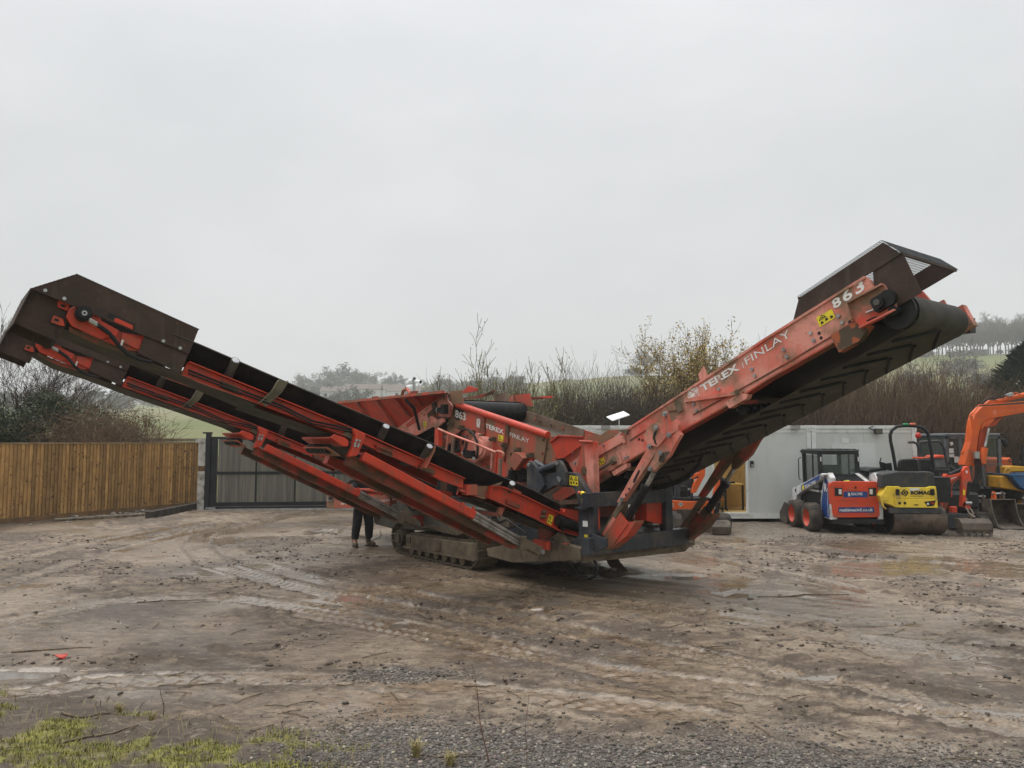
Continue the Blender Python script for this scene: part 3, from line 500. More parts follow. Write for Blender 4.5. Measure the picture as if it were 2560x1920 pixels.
for row, (yy0, hf) in enumerate(((26.6, .90), (28.6, 1.0), (31.0, 1.02))):
    for px in np.arange(1700 + row * 17, 2800, 58):
        pxx = px + rng.uniform(-14, 14); y = yy0 + rng.uniform(-.6, .6); x = (pxx - 1280) / FPX * y; top = np.interp(pxx, *zip(*TOPS)); hh = (EYE + (1105 - top) / FPX * y) * hf * rng.uniform(.9, 1.06)
        t = thing('willow_bush', (x, y, -.05), ('brown upright willow thicket growing in the front row behind the grey cabins', 'brown upright willow thicket in the middle row behind the cabins', 'brown willow thicket in the back row below the hazy hillside')[row], 'bush', 'willow bushes behind the cabins, row %d' % (row + 1))
        for me in (WB[k % 5], WT[k % 3]):
            o = put(me, t, me.name.split('.')[0]); o.scale = (1.0, 1.0, hh / 5.3); o['kind'] = 'stuff'
        t.rotation_euler = (0, 0, rng.uniform(0, 6.28)); k += 1
# ragged mid hedge
HB = [bushmesh(300 + k, 120, 4.2, 1.0, .45, .016, DARKTW, 9, .9) for k in range(3)]; HG = [bushmesh(330 + k, 110, 3.9, 1.0, .55, .015, BARKG, 9, .9) for k in range(2)]
MT = [(1090, 1010), (1200, 985), (1290, 975), (1350, 985), (1400, 970), (1450, 940), (1500, 935), (1560, 930), (1610, 965), (1680, 985), (1760, 1000)]
for row, y0 in enumerate((25.6, 27.3)):
    for j, px in enumerate(np.arange(1080 + 20 * row, 1760, 48)):
        y = y0 + rng.uniform(-.4, .4); x = (px - 1280) / FPX * y; top = np.interp(px, *zip(*MT)); hh = (EYE + (1105 - top) / FPX * y) * rng.uniform(.85, 1.1); dark = px > 1385
        t = thing('hedge_bush', (x, y, -.05), ('dark bare thorn bush in the ragged hedge behind the white dish' if dark else 'olive green bare hedge bush under the catkin tree') + (', second row' if row else ''), 'bush', ('dark hedge bushes' if dark else 'olive hedge bushes') + (' second row' if row else ''))
        o = put((HB if dark else HG)[j % (3 if dark else 2)], t); o.scale = (1, 1, hh / 4.0); t.rotation_euler = (0, 0, rng.uniform(0, 6.28))
# bramble and ivy mass at the hedge foot
for px, y, w_, hz, lab in ((1330, 24.7, 1.5, 2.1, 'dark green bramble mound under the olive hedge'), (1420, 24.9, 1.3, 2.4, 'dark ivy mound in front of the thorn hedge beside the cabin roof'), (1520, 24.9, 1.3, 2.6, 'ivy mound behind the flat white dish'), (1610, 25.0, 1.2, 2.5, 'ivy covered stump between dish and leafy tree')):
    x = (px - 1280) / FPX * y; t = thing('ivy_mound', (x, y, -.05), lab, 'ivy'); n = 3600; a = rng.uniform(0, 6.28, n); q = rng.uniform(0, 1, n) ** .5; z = (1 - q ** 2) * hz * rng.uniform(.45, 1.15, n) + .5; C_ = np.c_[q * np.cos(a) * w_, q * np.sin(a) * w_ * .6, z]
    o = meshobj('leaves', *leafmesh(C_, np.full(n, .055), rng), IVY, t); addtone(o, n, 4, rng)
    S = []; [grow(rng, (rng.uniform(-.5, .5), 0, 0), (rng.normal(0, .3), rng.normal(0, .2), 1), hz * .9, .03, 1, S) for _ in range(4)]; meshobj('stems', *segmesh(S), DARKTW, t)
def tree(name, px, y, label, cat, H_, nst, seed, bark, lean=.35, r0=.07, lvl=3, leaf=None, lmat=None, lsize=.05, ratio=.55, spread=.75, kids=(3, 6), rmin=.005, lown=0., cluster=.1, up=.15, trunk_h=0., zs=1.):
    rg = np.random.default_rng(seed); x = (px - 1280) / FPX * y; t = thing(name, (x, y, -.05), label, cat); S = []; T_ = []
    base = V3(0, 0, 0)
    if trunk_h: T_.append((0, 0, -.1, 0, 0, trunk_h, r0 * 1.6, r0 * 1.2)); base = V3(0, 0, trunk_h)
    for k in range(nst):
        a = 2 * math.pi * k / nst + rg.uniform(-.5, .5); grow(rg, base, (math.cos(a) * lean, math.sin(a) * lean, 1), H_ * rg.uniform(.7, 1.05) - trunk_h, r0 * rg.uniform(.5, 1), lvl, S, 6, .22, kids, up, ratio, spread, rmin)
    S = np.array(S); k_ = (H_ + .05) / np.percentile(S[:, 5], 99.8); S[:, :6] *= k_; big = S[:, 6] > .016
    if len(T_): T_ = [(0, 0, -.1, 0, 0, trunk_h * k_, r0 * 1.6, r0 * 1.2)]
    meshobj('trunk', *segmesh(np.vstack([S[big], np.array(T_).reshape(-1, 8)]) if len(T_) else S[big], 6), bark, t, smooth=True); meshobj('crown', *segmesh(S[~big]), bark, t)
    if leaf:
        sm = S[~big]; sm = sm[sm[:, 5] > lown]; i = rg.integers(0, len(sm), leaf); tt_ = rg.random((leaf, 1)); C_ = sm[i, :3] * (1 - tt_) + sm[i, 3:6] * tt_ + rg.normal(0, cluster, (leaf, 3)); o = meshobj('foliage', *leafmesh(C_, np.full(leaf, lsize), rg), lmat, t); addtone(o, leaf, 4, rg)
    return t
tree('catkin_tree', 1275, 26.4, 'bare multi stemmed tree with pale catkins behind the screen box', 'tree', 5.2, 22, 31, BARKG, .85, .05, 3, 5200, BUD, .034, spread=.6, kids=(3, 6), rmin=.007)
for j, (px, hh, sd, y) in enumerate(((1690, 5.7, 41, 28.6), (1735, 6.5, 42, 29.0), (1785, 6.6, 43, 28.4), (1832, 6.2, 44, 29.2))):
    tree('beech_sapling', px, y, ('yellow leaved sapling standing nearest the dark thorn hedge', 'tall yellow leaved sapling rising behind the red upright tab of the conveyor', 'tallest sapling of the yellow leaved clump behind the conveyor', 'yellow leaved sapling where the clump meets the brown willows')[j], 'tree', hh, 9, sd, BARK, .26, .045, 3, 13000, DEADL, .048, lown=1.6, cluster=.10, spread=.5, kids=(3, 6)).__setitem__('group', 'yellow leaved saplings behind the conveyor')
# trees behind the fence
tree('bare_tree', 5, 26.5, 'tall bare tree with dark branches rising above the ivy by the fence', 'tree', 7.4, 6, 51, DARKTW, .5, .10, 3, None, kids=(5, 7), trunk_h=1.2, spread=.8)
tree('bare_tree', 120, 28.5, 'bare tree with fine crooked twigs behind the ivy clad trunk', 'tree', 7.2, 7, 52, DARKTW, .55, .09, 3, None, kids=(5, 7), trunk_h=1.0, spread=.8)
for px, y, hh, w_, n, lab, sd in ((25, 25.6, 4.2, 1.9, 15000, 'ivy clad tree at the open end of the wooden fence', 61), (150, 26.0, 4.5, 1.6, 13000, 'tall ivy clad trunk in the middle of the fence line', 62), (225, 27.2, 3.9, 1.5, 10000, 'lower ivy clad trunk beside the brown brushwood', 63), (-90, 25.2, 3.8, 1.5, 5000, 'broad ivy thicket beyond the far fence post', 64)):
    t = tree('ivy_clad_tree', px, y, lab, 'tree', hh, 4, sd, DARKTW, .25, .07, 2, None, trunk_h=.8, kids=(4, 6)); rg = np.random.default_rng(sd); cl = rg.normal(0, 1, (46, 3)) * np.array([w_ * .5, w_ * .4, hh * .20]) + np.array([0, 0, hh * .50]); i = rg.integers(0, 46, n); C_ = cl[i] + rg.normal(0, .17, (n, 3)); C_[:, 2] = np.maximum(C_[:, 2], .3); o = meshobj('foliage', *leafmesh(C_, np.full(n, .05), rg), IVY, t); addtone(o, n, 4, rg)
for px, y, hh, lab, sd, lean in ((285, 26.5, 3.2, 'tangled brown brushwood heap behind the fence beside the ivy', 71, .9), (345, 27.5, 3.0, 'arching reddish brown shrub overhanging the fence towards the gate', 72, 1.2), (420, 28.5, 2.6, 'low twiggy shrub against the green field by the gate', 73, 1.4), (230, 25.2, 2.7, 'matted brown creeper draped over the ivy stump', 74, 1.0)):
    t = tree('twiggy_shrub', px, y, lab, 'shrub', hh, 15, sd, WILLOW, lean, .03, 3, None, kids=(3, 6), spread=.9, up=.05)
    if sd in (71, 74):
        rg = np.random.default_rng(sd); n = 3200; C_ = rg.normal(0, 1, (n, 3)) * np.array([.75, .6, .6]) + np.array([0, 0, 2.0]); d = rg.normal(size=(n, 3)); d[:, 2] -= .4; d /= np.linalg.norm(d, axis=1)[:, None]; o = meshobj('tangle', *segmesh(np.c_[C_, C_ + d * rg.uniform(.2, .7, (n, 1)), np.full(n, .007), np.full(n, .004)]), WILLOW, t)
# conifer at the right edge
t = thing('cypress_tree', ((2600 - 1280) / FPX * 44, 44, 1.0), 'dense dark green cypress tree beyond the brown willows', 'tree'); rg = np.random.default_rng(81); n = 11000
z = rg.uniform(0, 1, n); a = rg.uniform(0, 6.28, n); q = (1 - z ** 2.6) * 3.4 * (.72 + .28 * np.abs(np.sin(a * 5 + z * 21))) * rg.uniform(.72, 1.04, n) + .1; C_ = np.c_[q * np.cos(a), q * np.sin(a), z * 6.7 + .2 + .25 * np.sin(7 * a)]
d = np.c_[np.cos(a), np.sin(a), np.full(n, .55)] * .30; w3 = np.c_[-np.sin(a), np.cos(a), rg.normal(0, .5, n)] * .085; v = np.stack([C_ - w3, C_ + w3, C_ + d + w3 * .6, C_ + d * 1.25], 1).reshape(-1, 3); o = meshobj('foliage', v, np.arange(4 * n).reshape(n, 4), CONIF, t); addtone(o, n, 4, rg)
MB().cyl((0, 0, -1.5), (0, 0, 5.8), .28, .06).build('trunk', BARK, t, org=(0, 0, 0))
# ------------------------------------------------------------ distant trees, hedges, houses
def farmesh(seed, kind):
    r = np.random.default_rng(seed); S = []
    if kind == 'bare':
        for k in range(6): a = r.uniform(0, 6.28); grow(r, (0, 0, 2.6), (math.cos(a) * .6, math.sin(a) * .6, 1), 6.6 * r.uniform(.7, 1.05), .20, 2, S, 5, .25, (4, 7), .12, .55, .8, .035)
        S.append((0, 0, -.5, 0, 0, 3.0, .34, .26)); tr = meshobj('trunk', *segmesh(np.array(S)[np.array(S)[:, 6] > .12], 4), BARK, link=False); S = np.array(S); cr = segmesh(S[S[:, 6] <= .12]); n = 2600; sm = S[S[:, 6] <= .12]; i = r.integers(0, len(sm), n); C_ = sm[i, 3:6] + r.normal(0, .35, (n, 3)); d = r.normal(0, 1, (n, 3)); d /= np.linalg.norm(d, axis=1)[:, None]; tw = segmesh(np.c_[C_, C_ + d * 1.0, np.full(n, .05), np.full(n, .03)])
        return tr, meshobj('crown', np.vstack([cr[0], tw[0]]), np.vstack([cr[1], tw[1] + len(cr[0])]), FARBARK, link=False)
    n = 1500; cl = r.normal(0, 1, (22, 3)) * np.array([1.7, 1.7, 1.9]) + np.array([0, 0, 5.0]); i = r.integers(0, 22, n); C_ = cl[i] + r.normal(0, .75, (n, 3)); C_[:, 2] = np.maximum(C_[:, 2], .3); v, f = leafmesh(C_, np.full(n, .42), r)
    tr = meshobj('trunk', *segmesh([(0, 0, -.5, 0, 0, 5.5, .35, .1)], 5), BARK, link=False); me = meshobj('crown', v, f, FARTREE if kind == 'round' else FAREV, link=False); ca = me.color_attributes.new('tone', 'FLOAT_COLOR', 'POINT'); t_ = np.repeat(r.random(n), 4); ca.data.foreach_set('color', np.c_[t_, t_, t_, t_ * 0 + 1].astype(np.float32).ravel()); return tr, me
FARBARK = mat('haze_pale_branches', (.17, .16, .15), rough=.95)  # pale branches, with the haze of distance in the base colour
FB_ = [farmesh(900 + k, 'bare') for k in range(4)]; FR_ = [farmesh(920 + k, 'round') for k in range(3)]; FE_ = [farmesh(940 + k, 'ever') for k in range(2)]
def far(px, r, ms, hh, label, group, w=1., name='hill_tree', y=None):
    c = hpos(px, r)
    if y is not None: c[2] = EYE + (1105 - y) / FPX * r * math.cos(math.atan((px - 1280) / FPX))
    t = thing(name, c, label, 'tree', group); s = hh / 9.5
    for me in ms: o = put(me, t, me.name.split('.')[0]); o.scale = (s * w, s * w, s)
    t.rotation_euler = (0, 0, rng.uniform(0, 6.28)); return t
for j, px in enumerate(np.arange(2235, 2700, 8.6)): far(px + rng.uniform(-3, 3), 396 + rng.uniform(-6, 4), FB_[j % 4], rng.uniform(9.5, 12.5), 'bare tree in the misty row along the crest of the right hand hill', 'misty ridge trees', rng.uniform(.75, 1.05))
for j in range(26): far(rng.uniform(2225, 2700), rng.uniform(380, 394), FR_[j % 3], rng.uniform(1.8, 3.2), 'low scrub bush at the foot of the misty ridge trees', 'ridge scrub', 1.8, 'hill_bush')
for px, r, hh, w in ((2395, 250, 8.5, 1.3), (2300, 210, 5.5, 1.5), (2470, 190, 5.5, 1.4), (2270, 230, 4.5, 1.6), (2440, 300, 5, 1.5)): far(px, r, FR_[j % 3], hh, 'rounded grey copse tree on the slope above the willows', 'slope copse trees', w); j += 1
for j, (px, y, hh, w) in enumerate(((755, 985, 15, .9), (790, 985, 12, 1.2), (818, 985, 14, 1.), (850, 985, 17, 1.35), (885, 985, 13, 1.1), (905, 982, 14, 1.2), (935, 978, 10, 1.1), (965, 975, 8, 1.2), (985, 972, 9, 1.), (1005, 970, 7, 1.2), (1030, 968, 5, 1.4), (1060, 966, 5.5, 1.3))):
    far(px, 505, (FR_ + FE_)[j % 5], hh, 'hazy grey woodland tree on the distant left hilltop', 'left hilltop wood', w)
for j in range(95):
    px = rng.uniform(690, 1100); r = rng.uniform(260, 480)
    if px > 905 and r > 330 and rng.random() < .93: continue
    far(px, r, (FR_ + FE_)[j % 5], rng.uniform(4.5, 8.5), 'grey green tree in the misty wooded valley below the left hilltop', 'valley wood trees', rng.uniform(1.1, 1.6))
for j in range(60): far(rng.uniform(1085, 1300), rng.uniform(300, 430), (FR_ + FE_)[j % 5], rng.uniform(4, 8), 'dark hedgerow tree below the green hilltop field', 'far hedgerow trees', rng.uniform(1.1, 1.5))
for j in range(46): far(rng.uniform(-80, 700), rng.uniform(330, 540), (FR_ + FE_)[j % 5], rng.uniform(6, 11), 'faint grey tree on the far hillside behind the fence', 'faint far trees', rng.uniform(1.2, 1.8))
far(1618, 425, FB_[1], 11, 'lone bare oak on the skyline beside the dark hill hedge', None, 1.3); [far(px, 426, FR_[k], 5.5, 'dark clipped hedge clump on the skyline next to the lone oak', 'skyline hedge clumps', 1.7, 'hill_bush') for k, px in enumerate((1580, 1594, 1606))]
for j in range(40): far(rng.uniform(1330, 1760), rng.uniform(90, 160), FR_[j % 3], rng.uniform(2.5, 4.5), 'scrub bush on the slope behind the hedge', 'slope scrub', 1.6, 'hill_bush')
WHW = mat('white_render_wall', (.62, .62, .60), rough=.8); RFW = mat('slate_roof', (.16, .13, .12), rough=.8); WIN = mat('dark_window', (.03, .035, .04), rough=.2)
for j, (px, r, y, lab) in enumerate(((834, 300, 1003, 'small white house half hidden by the valley trees, lowest of the village'), (862, 320, 1000, 'white cottage in the misty valley with grey roof'), (910, 300, 996, 'longer white house in the misty valley village'), (938, 330, 992, 'white house beside the longer one in the valley'), (985, 320, 994, 'pale house at the field edge of the village'), (1010, 300, 1000, 'small pale house behind the hopper rim'))):
    c = hpos(px, r); c[2] = EYE + (1105 - y) / FPX * r; t = thing('village_house', c, lab, 'house'); w_, d_, e_, rdg = 4.5 + (j % 3), 3.2, 3.0, 5.2
    MB().abox(-w_, w_, -d_, d_, -6, e_).build('wall', WHW, t, org=(0, 0, 0)); MB().prism([(-w_ - .3, -d_ - .3, e_), (-w_ - .3, 0, rdg), (-w_ - .3, d_ + .3, e_)], (2 * w_ + .6, 0, 0)).build('roof', RFW, t, org=(0, 0, 0))
    for xx in (-2.4, 2.0): MB().abox(xx - .6, xx + .6, -d_ - .05, -d_ + .05, 1.0, 2.3).build('window', WIN, t, org=(0, 0, 0))
# ============================================================ FENCE AND GATE
fl0, fl1 = gp(0, 1313), gp(501, 1266); fd_ = unit(fl1 - fl0); fn = V3(fd_[1], -fd_[0], 0); f0 = fl0 - fd_ * 2.2; FL = np.linalg.norm(fl1 - f0)
FT = thing('board_fence', f0, 'brown close boarded timber fence along the edge of the yard', 'fence')
PINE = mat('treated_pine_board', (.44, .262, .098), (.29, .165, .062), s=2.2, lo=.35, hi=.65, dirt=(.07, .042, .021), ds=7.5, dlo=.585, dhi=.65, rough=.8, rnd=.34, chip=(.06, .035, .018), run=(.15, .092, .045)); PINED = mat('wet_gravel_board', (.20, .112, .05), (.13, .08, .04), s=3, rough=.85)
bw = .106; bd = MB().prism([(0, 0, 0), (bw * 1.1, -.008, 0), (bw * 1.1, -.004, 0), (0, .030, 0)], (0, 0, 1.98)).build('board', PINE, FT, org=(0, 0, 0)); ang_ = math.atan2(fd_[1], fd_[0]); nb = int(FL / bw)
for k in range(nb):
    o = bd if k == 0 else bd.copy()
    if k: COL.objects.link(o)
    o.parent = FT; p = fd_ * (k * bw) + fn * .03; o.location = (p[0], p[1], .17 + rng.uniform(-.004, .004)); o.rotation_euler = (0, 0, ang_ + rng.uniform(-.02, .02)); o.scale = (1, -1, 1)
def fbar(name, s0, s1, off, z0, z1, th, m): return MB().box(f0 + fd_ * (s0 + s1) / 2 + fn * off + UP_ * (z0 + z1) / 2, fd_ * (s1 - s0) / 2, fn * th / 2, UP_ * (z1 - z0) / 2).build(name, m, FT)
UP_ = V3(0, 0, 1)
for k in range(3): fbar('gravel_board', k * FL / 3, (k + 1) * FL / 3 - .01, .035, -.02, .165, .035, PINED)
fbar('capping_rail', -.02, FL + .02, .02, 2.15, 2.185, .10, mat('capping_rail_wood', (.30, .22, .13), (.22, .15, .08), s=4, rough=.8))
for zr in (.45, 1.1, 1.8): fbar('rail', 0, FL, -.05, zr, zr + .09, .06, PINED)
for k in range(4): fbar('post', k * FL / 3.05, k * FL / 3.05 + .10, -.11, -.3, 2.12, .10, PINED)
# gate
GY = 25.1; ga, gb_ = aty(513, 1276, GY), aty(830, 1273, GY + .5)
gd = unit(V3(gb_[0] - ga[0], gb_[1] - ga[1], 0)); gn = V3(gd[1], -gd[0], 0); g0 = V3(ga[0], ga[1], 0)
BLK = mat('black_powder_coat', (.008, .010, .014), (.014, .016, .02), s=5, rough=.4)
GT_ = thing('yard_gate', g0, 'black framed sliding gate with grey wood effect panels', 'gate')
COMP = mat('grey_composite_boards', (.15, .138, .112), (.085, .085, .080), s=11, lo=.35, hi=.65, dirt=(.22, .205, .17), ds=9, dlo=.45, dhi=.7, rough=.6)
def stretch(m):
    for n in m.node_tree.nodes:
        if n.type == 'MAPPING': n.inputs['Scale'].default_value = (1, 1, .035)
stretch(COMP)
zt_, zb_ = 2.37, .12
def gbox(name, s0, s1, z0, z1, th, off, m, par=None): return MB().box(g0 + gd * (s0 + s1) / 2 + gn * off + UP_ * (z0 + z1) / 2, gd * (s1 - s0) / 2, gn * th / 2, UP_ * (z1 - z0) / 2).build(name, m, par or GT_)
gbox('gate_post', -.02, .13, 0, 2.50, .16, .02, BLK); gbox('post_cap', -.12, .15, 2.47, 2.52, .18, .02, BLK)
fr = gbox('bottom_rail', .13, 6.4, zb_, zb_ + .13, .07, 0, BLK); gbox('top_rail', .13, 6.4, zt_ - .07, zt_, .07, 0, BLK); gbox('stile', .13, .34, zb_, zt_ - .07, .07, .004, BLK)
for k in range(5):
    s = .34 + k * 1.24
    for (za, zb2) in ((zb_ + .13, 1.15), (1.24, zt_ - .07)): gbox('infill_panel', s + .03, s + 1.21, za, zb2, .03, -.005, COMP)
    gbox('mullion', s + 1.20, s + 1.26, zb_ + .13, zt_ - .07, .06, .003, BLK)
gbox('middle_rail', .34, 6.4, 1.15, 1.24, .06, .003, BLK)
gbox('ground_track', -.1, 6.6, .0, .035, .12, .10, M['steel']); gbox('lower_beam', .05, 6.4, .045, .115, .10, .06, BLK); gbox('track_cap', .05, .35, .05, .10, .12, .10, M['steel'])
WP = mat('white_painted_brick', (.55, .54, .50), (.42, .40, .36), s=6, dirt=(.2, .18, .14), ds=4, rough=.85)
x0 = aty(498, 1200, GY + .2)
pi = thing('gate_pier', (x0[0], x0[1], 0), 'white rendered gate pier between the fence and the black gate', 'pier'); MB().abox(0, .22, -.14, .14, -.1, 1.25).build('lower_block', WP, pi, org=(0, 0, 0)); MB().abox(.0, .22, -.13, .13, 1.25, 1.42).build('timber_spacer', PINED, pi, org=(0, 0, 0)); MB().abox(0, .22, -.14, .14, 1.42, 2.32).build('upper_block', WP, pi, org=(0, 0, 0))
t0_ = aty(360, 1100, 28.5); bf = thing('rail_fence', (t0_[0], 28.5, 0), 'low timber rail fence with white posts behind the board fence', 'fence'); MB().abox(0, 2.0, -.03, .03, 2.22, 2.33).build('rail', mat('grey_weathered_rail', (.30, .24, .16), (.2, .16, .1), s=5, rough=.85), bf, org=(0, 0, 0)); MB().abox(.3, 1.95, -.02, .02, 1.0, 2.20).build('infill_boards', PINED, bf, org=(0, 0, 0))
for xx in (.02, .24, 1.98): MB().abox(xx - .05, xx + .05, -.06, .06, -.2, 2.30).build('white_post', WP, bf, org=(0, 0, 0))
SLP = mat('tarred_sleeper', (.035, .03, .026), (.065, .055, .045), s=5, rough=.8, bump=.3, bs=30)
def beam(pa, pb, w_, h_, name, label, mt, z=0.): a, b = gp(*pa), gp(*pb); a[2] = ground_z(a[0], a[1]) + h_ / 2 + z; b[2] = ground_z(b[0], b[1]) + h_ / 2 + z; return tag(MB().bar(a, b, w_, h_).build(name, mt, org=(a + b) / 2, bev=.008), label, 'timber')
beam((372, 1296), (505, 1270), .22, .20, 'railway_sleeper', 'dark tarred sleeper lying at the gate end of the board fence', SLP); beam((135, 1305), (380, 1288), .14, .05, 'scaffold_plank', 'grey weathered plank lying along the foot of the fence', mat('grey_plank', (.22, .19, .15), (.15, .125, .095), s=5, rough=.85), .03)
# CCTV pole
c0 = V3((1035 - 1280) / FPX * 23.6, 23.6, 0); CP = thing('camera_pole', c0, 'grey steel pole carrying three white security cameras above the hopper', 'camera pole'); ztop = aty(1035, 948, 23.6)[2]
GAL = mat('galvanised_steel', (.40, .41, .41), (.30, .31, .31), s=8, rough=.5, metal=.4); WPL = mat('white_plastic', (.75, .76, .77), rough=.4)
MB().cyl((0, 0, 0), (0, 0, ztop), .038, n=12).build('pole', GAL, CP, org=(0, 0, 0)); MB().cyl((0, 0, ztop), (0, 0, ztop + .06), .06, .03).build('cap', BLK, CP, org=(0, 0, 0))
for d, z in (((.8, -.6, -.15), -.06), ((-.95, -.3, -.25), -.20), ((-.6, .7, -.1), -.03)):
    d = unit(d); p = V3(0, 0, ztop + z) + d * .06; q = p + d * .20; b = MB().cyl(p, q, .055, n=14).build('camera_body', WPL, CP, org=(0, 0, 0)); MB().cyl(q, q + d * .02, .046, n=14).build('lens', BLK, b, org=(0, 0, 0)); MB().bar((0, 0, ztop + z - .03), p + V3(0, 0, -.02), .03, .03).build('bracket', BLK, CP, org=(0, 0, 0))
# ============================================================ SITE CABINS
CABW = mat('pale_grey_cabin_panel', (.60, .625, .595), (.55, .575, .545), s=1.2, dirt=(.47, .48, .44), ds=2.2, dlo=.52, dhi=.75, streak=3, rough=.55); CABR = mat('cabin_frame_white', (.74, .76, .735), (.66, .68, .65), s=3, dirt=(.42, .42, .38), ds=4, dlo=.55, dhi=.75, rough=.55)
PLY = mat('yellow_plywood_lining', (.72, .52, .22), (.66, .46, .19), s=2, rough=.6); CY = 21.5; CD = 2.44
def px2x(px, y=CY): return (px - 1280) / FPX * y
def cabin(xa, xb, label, door=None, win=True):
    c = thing('site_cabin', ((xa + xb) / 2, CY, 0), label, 'cabin'); o = dict(parent=c)
    def bx(n, m, *a, par=None): return MB().abox(*a).build(n, m, par or c)
    z0, z1 = .24, 2.46; yb = CY + CD
    bx('floor', CABR, xa, xb, CY + .0, yb, .09, .20); bx('floor_lining', PLY, xa + .08, xb - .08, CY + .02, yb - .08, .205, .235); 
    if door:                                                             # roof opening with a clear pane, added to daylight the interior
        ra, rb = CY + .75, yb - .45; bx('roof', CABR, xa, xb, CY + .02, ra, 2.56, 2.66); bx('roof', CABR, xa, xb, rb, yb, 2.56, 2.66); bx('roof', CABR, xa, door[0] - 1.2, ra, rb, 2.56, 2.66); bx('roof', CABR, door[1] + 1.2, xb, ra, rb, 2.56, 2.66); bx('added_skylight', mat('added_skylight_pane', (.85, .88, .88), rough=.1, alpha=.15), door[0] - 1.2, door[1] + 1.2, ra, rb, 2.60, 2.61)
    else: bx('roof', CABR, xa, xb, CY + .02, yb, 2.56, 2.66)
    fr = bx('front_top_rail', CABR, xa, xb, CY - .012, CY + .06, 2.46, 2.57); bx('gutter', CABR, xa, xb, CY - .035, CY + .02, 2.57, 2.655); bx('bottom_rail', CABR, xa, xb, CY - .012, CY + .06, .09, .24)
    for xx in (xa, xb - .12):
        bx('corner_post', CABR, xx, xx + .12, CY - .02, CY + .10, .09, 2.56); p = bx('corner_casting', CABR, xx - .005, xx + .125, CY - .03, CY + .12, 2.50, 2.665); MB().cyl((xx + .06, CY - .032, 2.585), (xx + .06, CY - .03, 2.585), .03).build('lifting_hole', BLK, p)  # lifting hole is a black disc standing for its dark inside
    bx('back_rail', CABR, xa, xb, yb - .06, yb, 2.46, 2.56)
    # front panels
    spans = [(xa + .12, xb - .12)] if not door else [(xa + .12, door[0]), (door[1], xb - .12)]
    for a, b in spans:
        n = max(1, round((b - a) / 1.15))
        for k in range(n): s0 = a + (b - a) * k / n; s1 = a + (b - a) * (k + 1) / n; bx('wall_panel', CABW, s0 + .003, s1 - .003, CY, CY + .05, z0, z1)
    for xx in (xa + .02, xb - .06): bx('end_panel', CABW, xx, xx + .04, CY + .10, yb, z0, z1)
    # back wall, with windows added to let daylight in
    if win:
        ws = [(xa + .35, door[0] + .45), (door[1] + 1.05, xb - .25)] if door else [(xa + 1, xb - 1)]; e0 = xa + .06
        for wa, wb in ws:
            bx('back_panel', PLY, e0, wa, yb - .05, yb, z0, z1); bx('back_panel', PLY, wa, wb, yb - .05, yb, z0, .62 if door else 1.2); bx('back_panel', PLY, wa, wb, yb - .05, yb, 2.36, z1); bx('added_back_window', mat('clear_pane', (.8, .85, .85), rough=.05, alpha=.12), wa, wb, yb - .03, yb - .025, .62 if door else 1.2, 2.36); e0 = wb
        bx('back_panel', PLY, e0, xb - .06, yb - .05, yb, z0, z1)
    else: bx('back_panel', CABW, xa + .06, xb - .06, yb - .05, yb, z0, z1)
    if door:
        d0, d1 = door; bx('lintel_panel', CABW, d0, d1, CY, CY + .05, 2.25, z1)
        for xx in (d0 - .0, d1 - .05): bx('door_jamb', CABR, xx, xx + .05, CY - .02, CY + .07, .2, 2.25)
        bx('threshold', CABR, d0, d1, CY - .03, CY + .08, .20, .25); bx('inner_lining', PLY, d1 + .01, xb - .13, CY + .055, CY + .07, z0, z1); bx('inner_lining', PLY, xb - .12, xb - .07, CY + .1, yb, z0, z1)
    return c, bx
cA, bxA = cabin(px2x(1475) - 6.1, px2x(1475) - .02, 'long pale site cabin mostly hidden behind the screening machine')
DO = (px2x(1778), px2x(1866)); cB, bxB = cabin(px2x(1475), px2x(2025), 'pale grey site cabin with an open doorway and yellow lining', DO)
cC, bxC = cabin(px2x(2025) + .02, px2x(2288), 'short pale grey site cabin behind the loader and roller', None, False)
GLT = mat('grey_lamp_cover', (.30, .30, .29), rough=.4)
for xx, b in ((px2x(1513), bxB), (px2x(1985), bxB)): b('bulkhead_lamp', GLT, xx - .12, xx + .12, CY - .12, CY - .04, 2.56, 2.66)
xx = px2x(2189); fl_ = bxC('flood_lamp', BLK, xx - .10, xx + .10, CY - .16, CY - .08, 2.42, 2.57); MB().abox(xx - .08, xx + .08, CY - .165, CY - .16, 2.44, 2.55).build('lamp_glass', mat('lamp_glass', (.12, .11, .09), rough=.15), fl_, org=ORG[cC.name]); MB().tube([(xx - .10, CY - .1, 2.5), (xx - .22, CY - .05, 2.6), (xx - .1, CY - .04, 2.64)], .012).build('lamp_arm', BLK, fl_, org=ORG[cC.name])
bxC('vent_grille', CABR, px2x(2102), px2x(2120), CY - .015, CY, 2.16, 2.30); bxC('window_shutter', mat('white_shutter', (.68, .70, .68), (.63, .65, .63), s=2, rough=.6), px2x(2077), px2x(2185), CY - .012, CY, .95, 2.15)
lk = bxB('lock_box', BLK, px2x(1872), px2x(1880), CY - .06, CY, 1.52, 1.68); MB().abox(px2x(1873.5), px2x(1879), CY - .065, CY - .06, 1.53, 1.58).build('keypad', GLT, lk, org=ORG[cB.name])
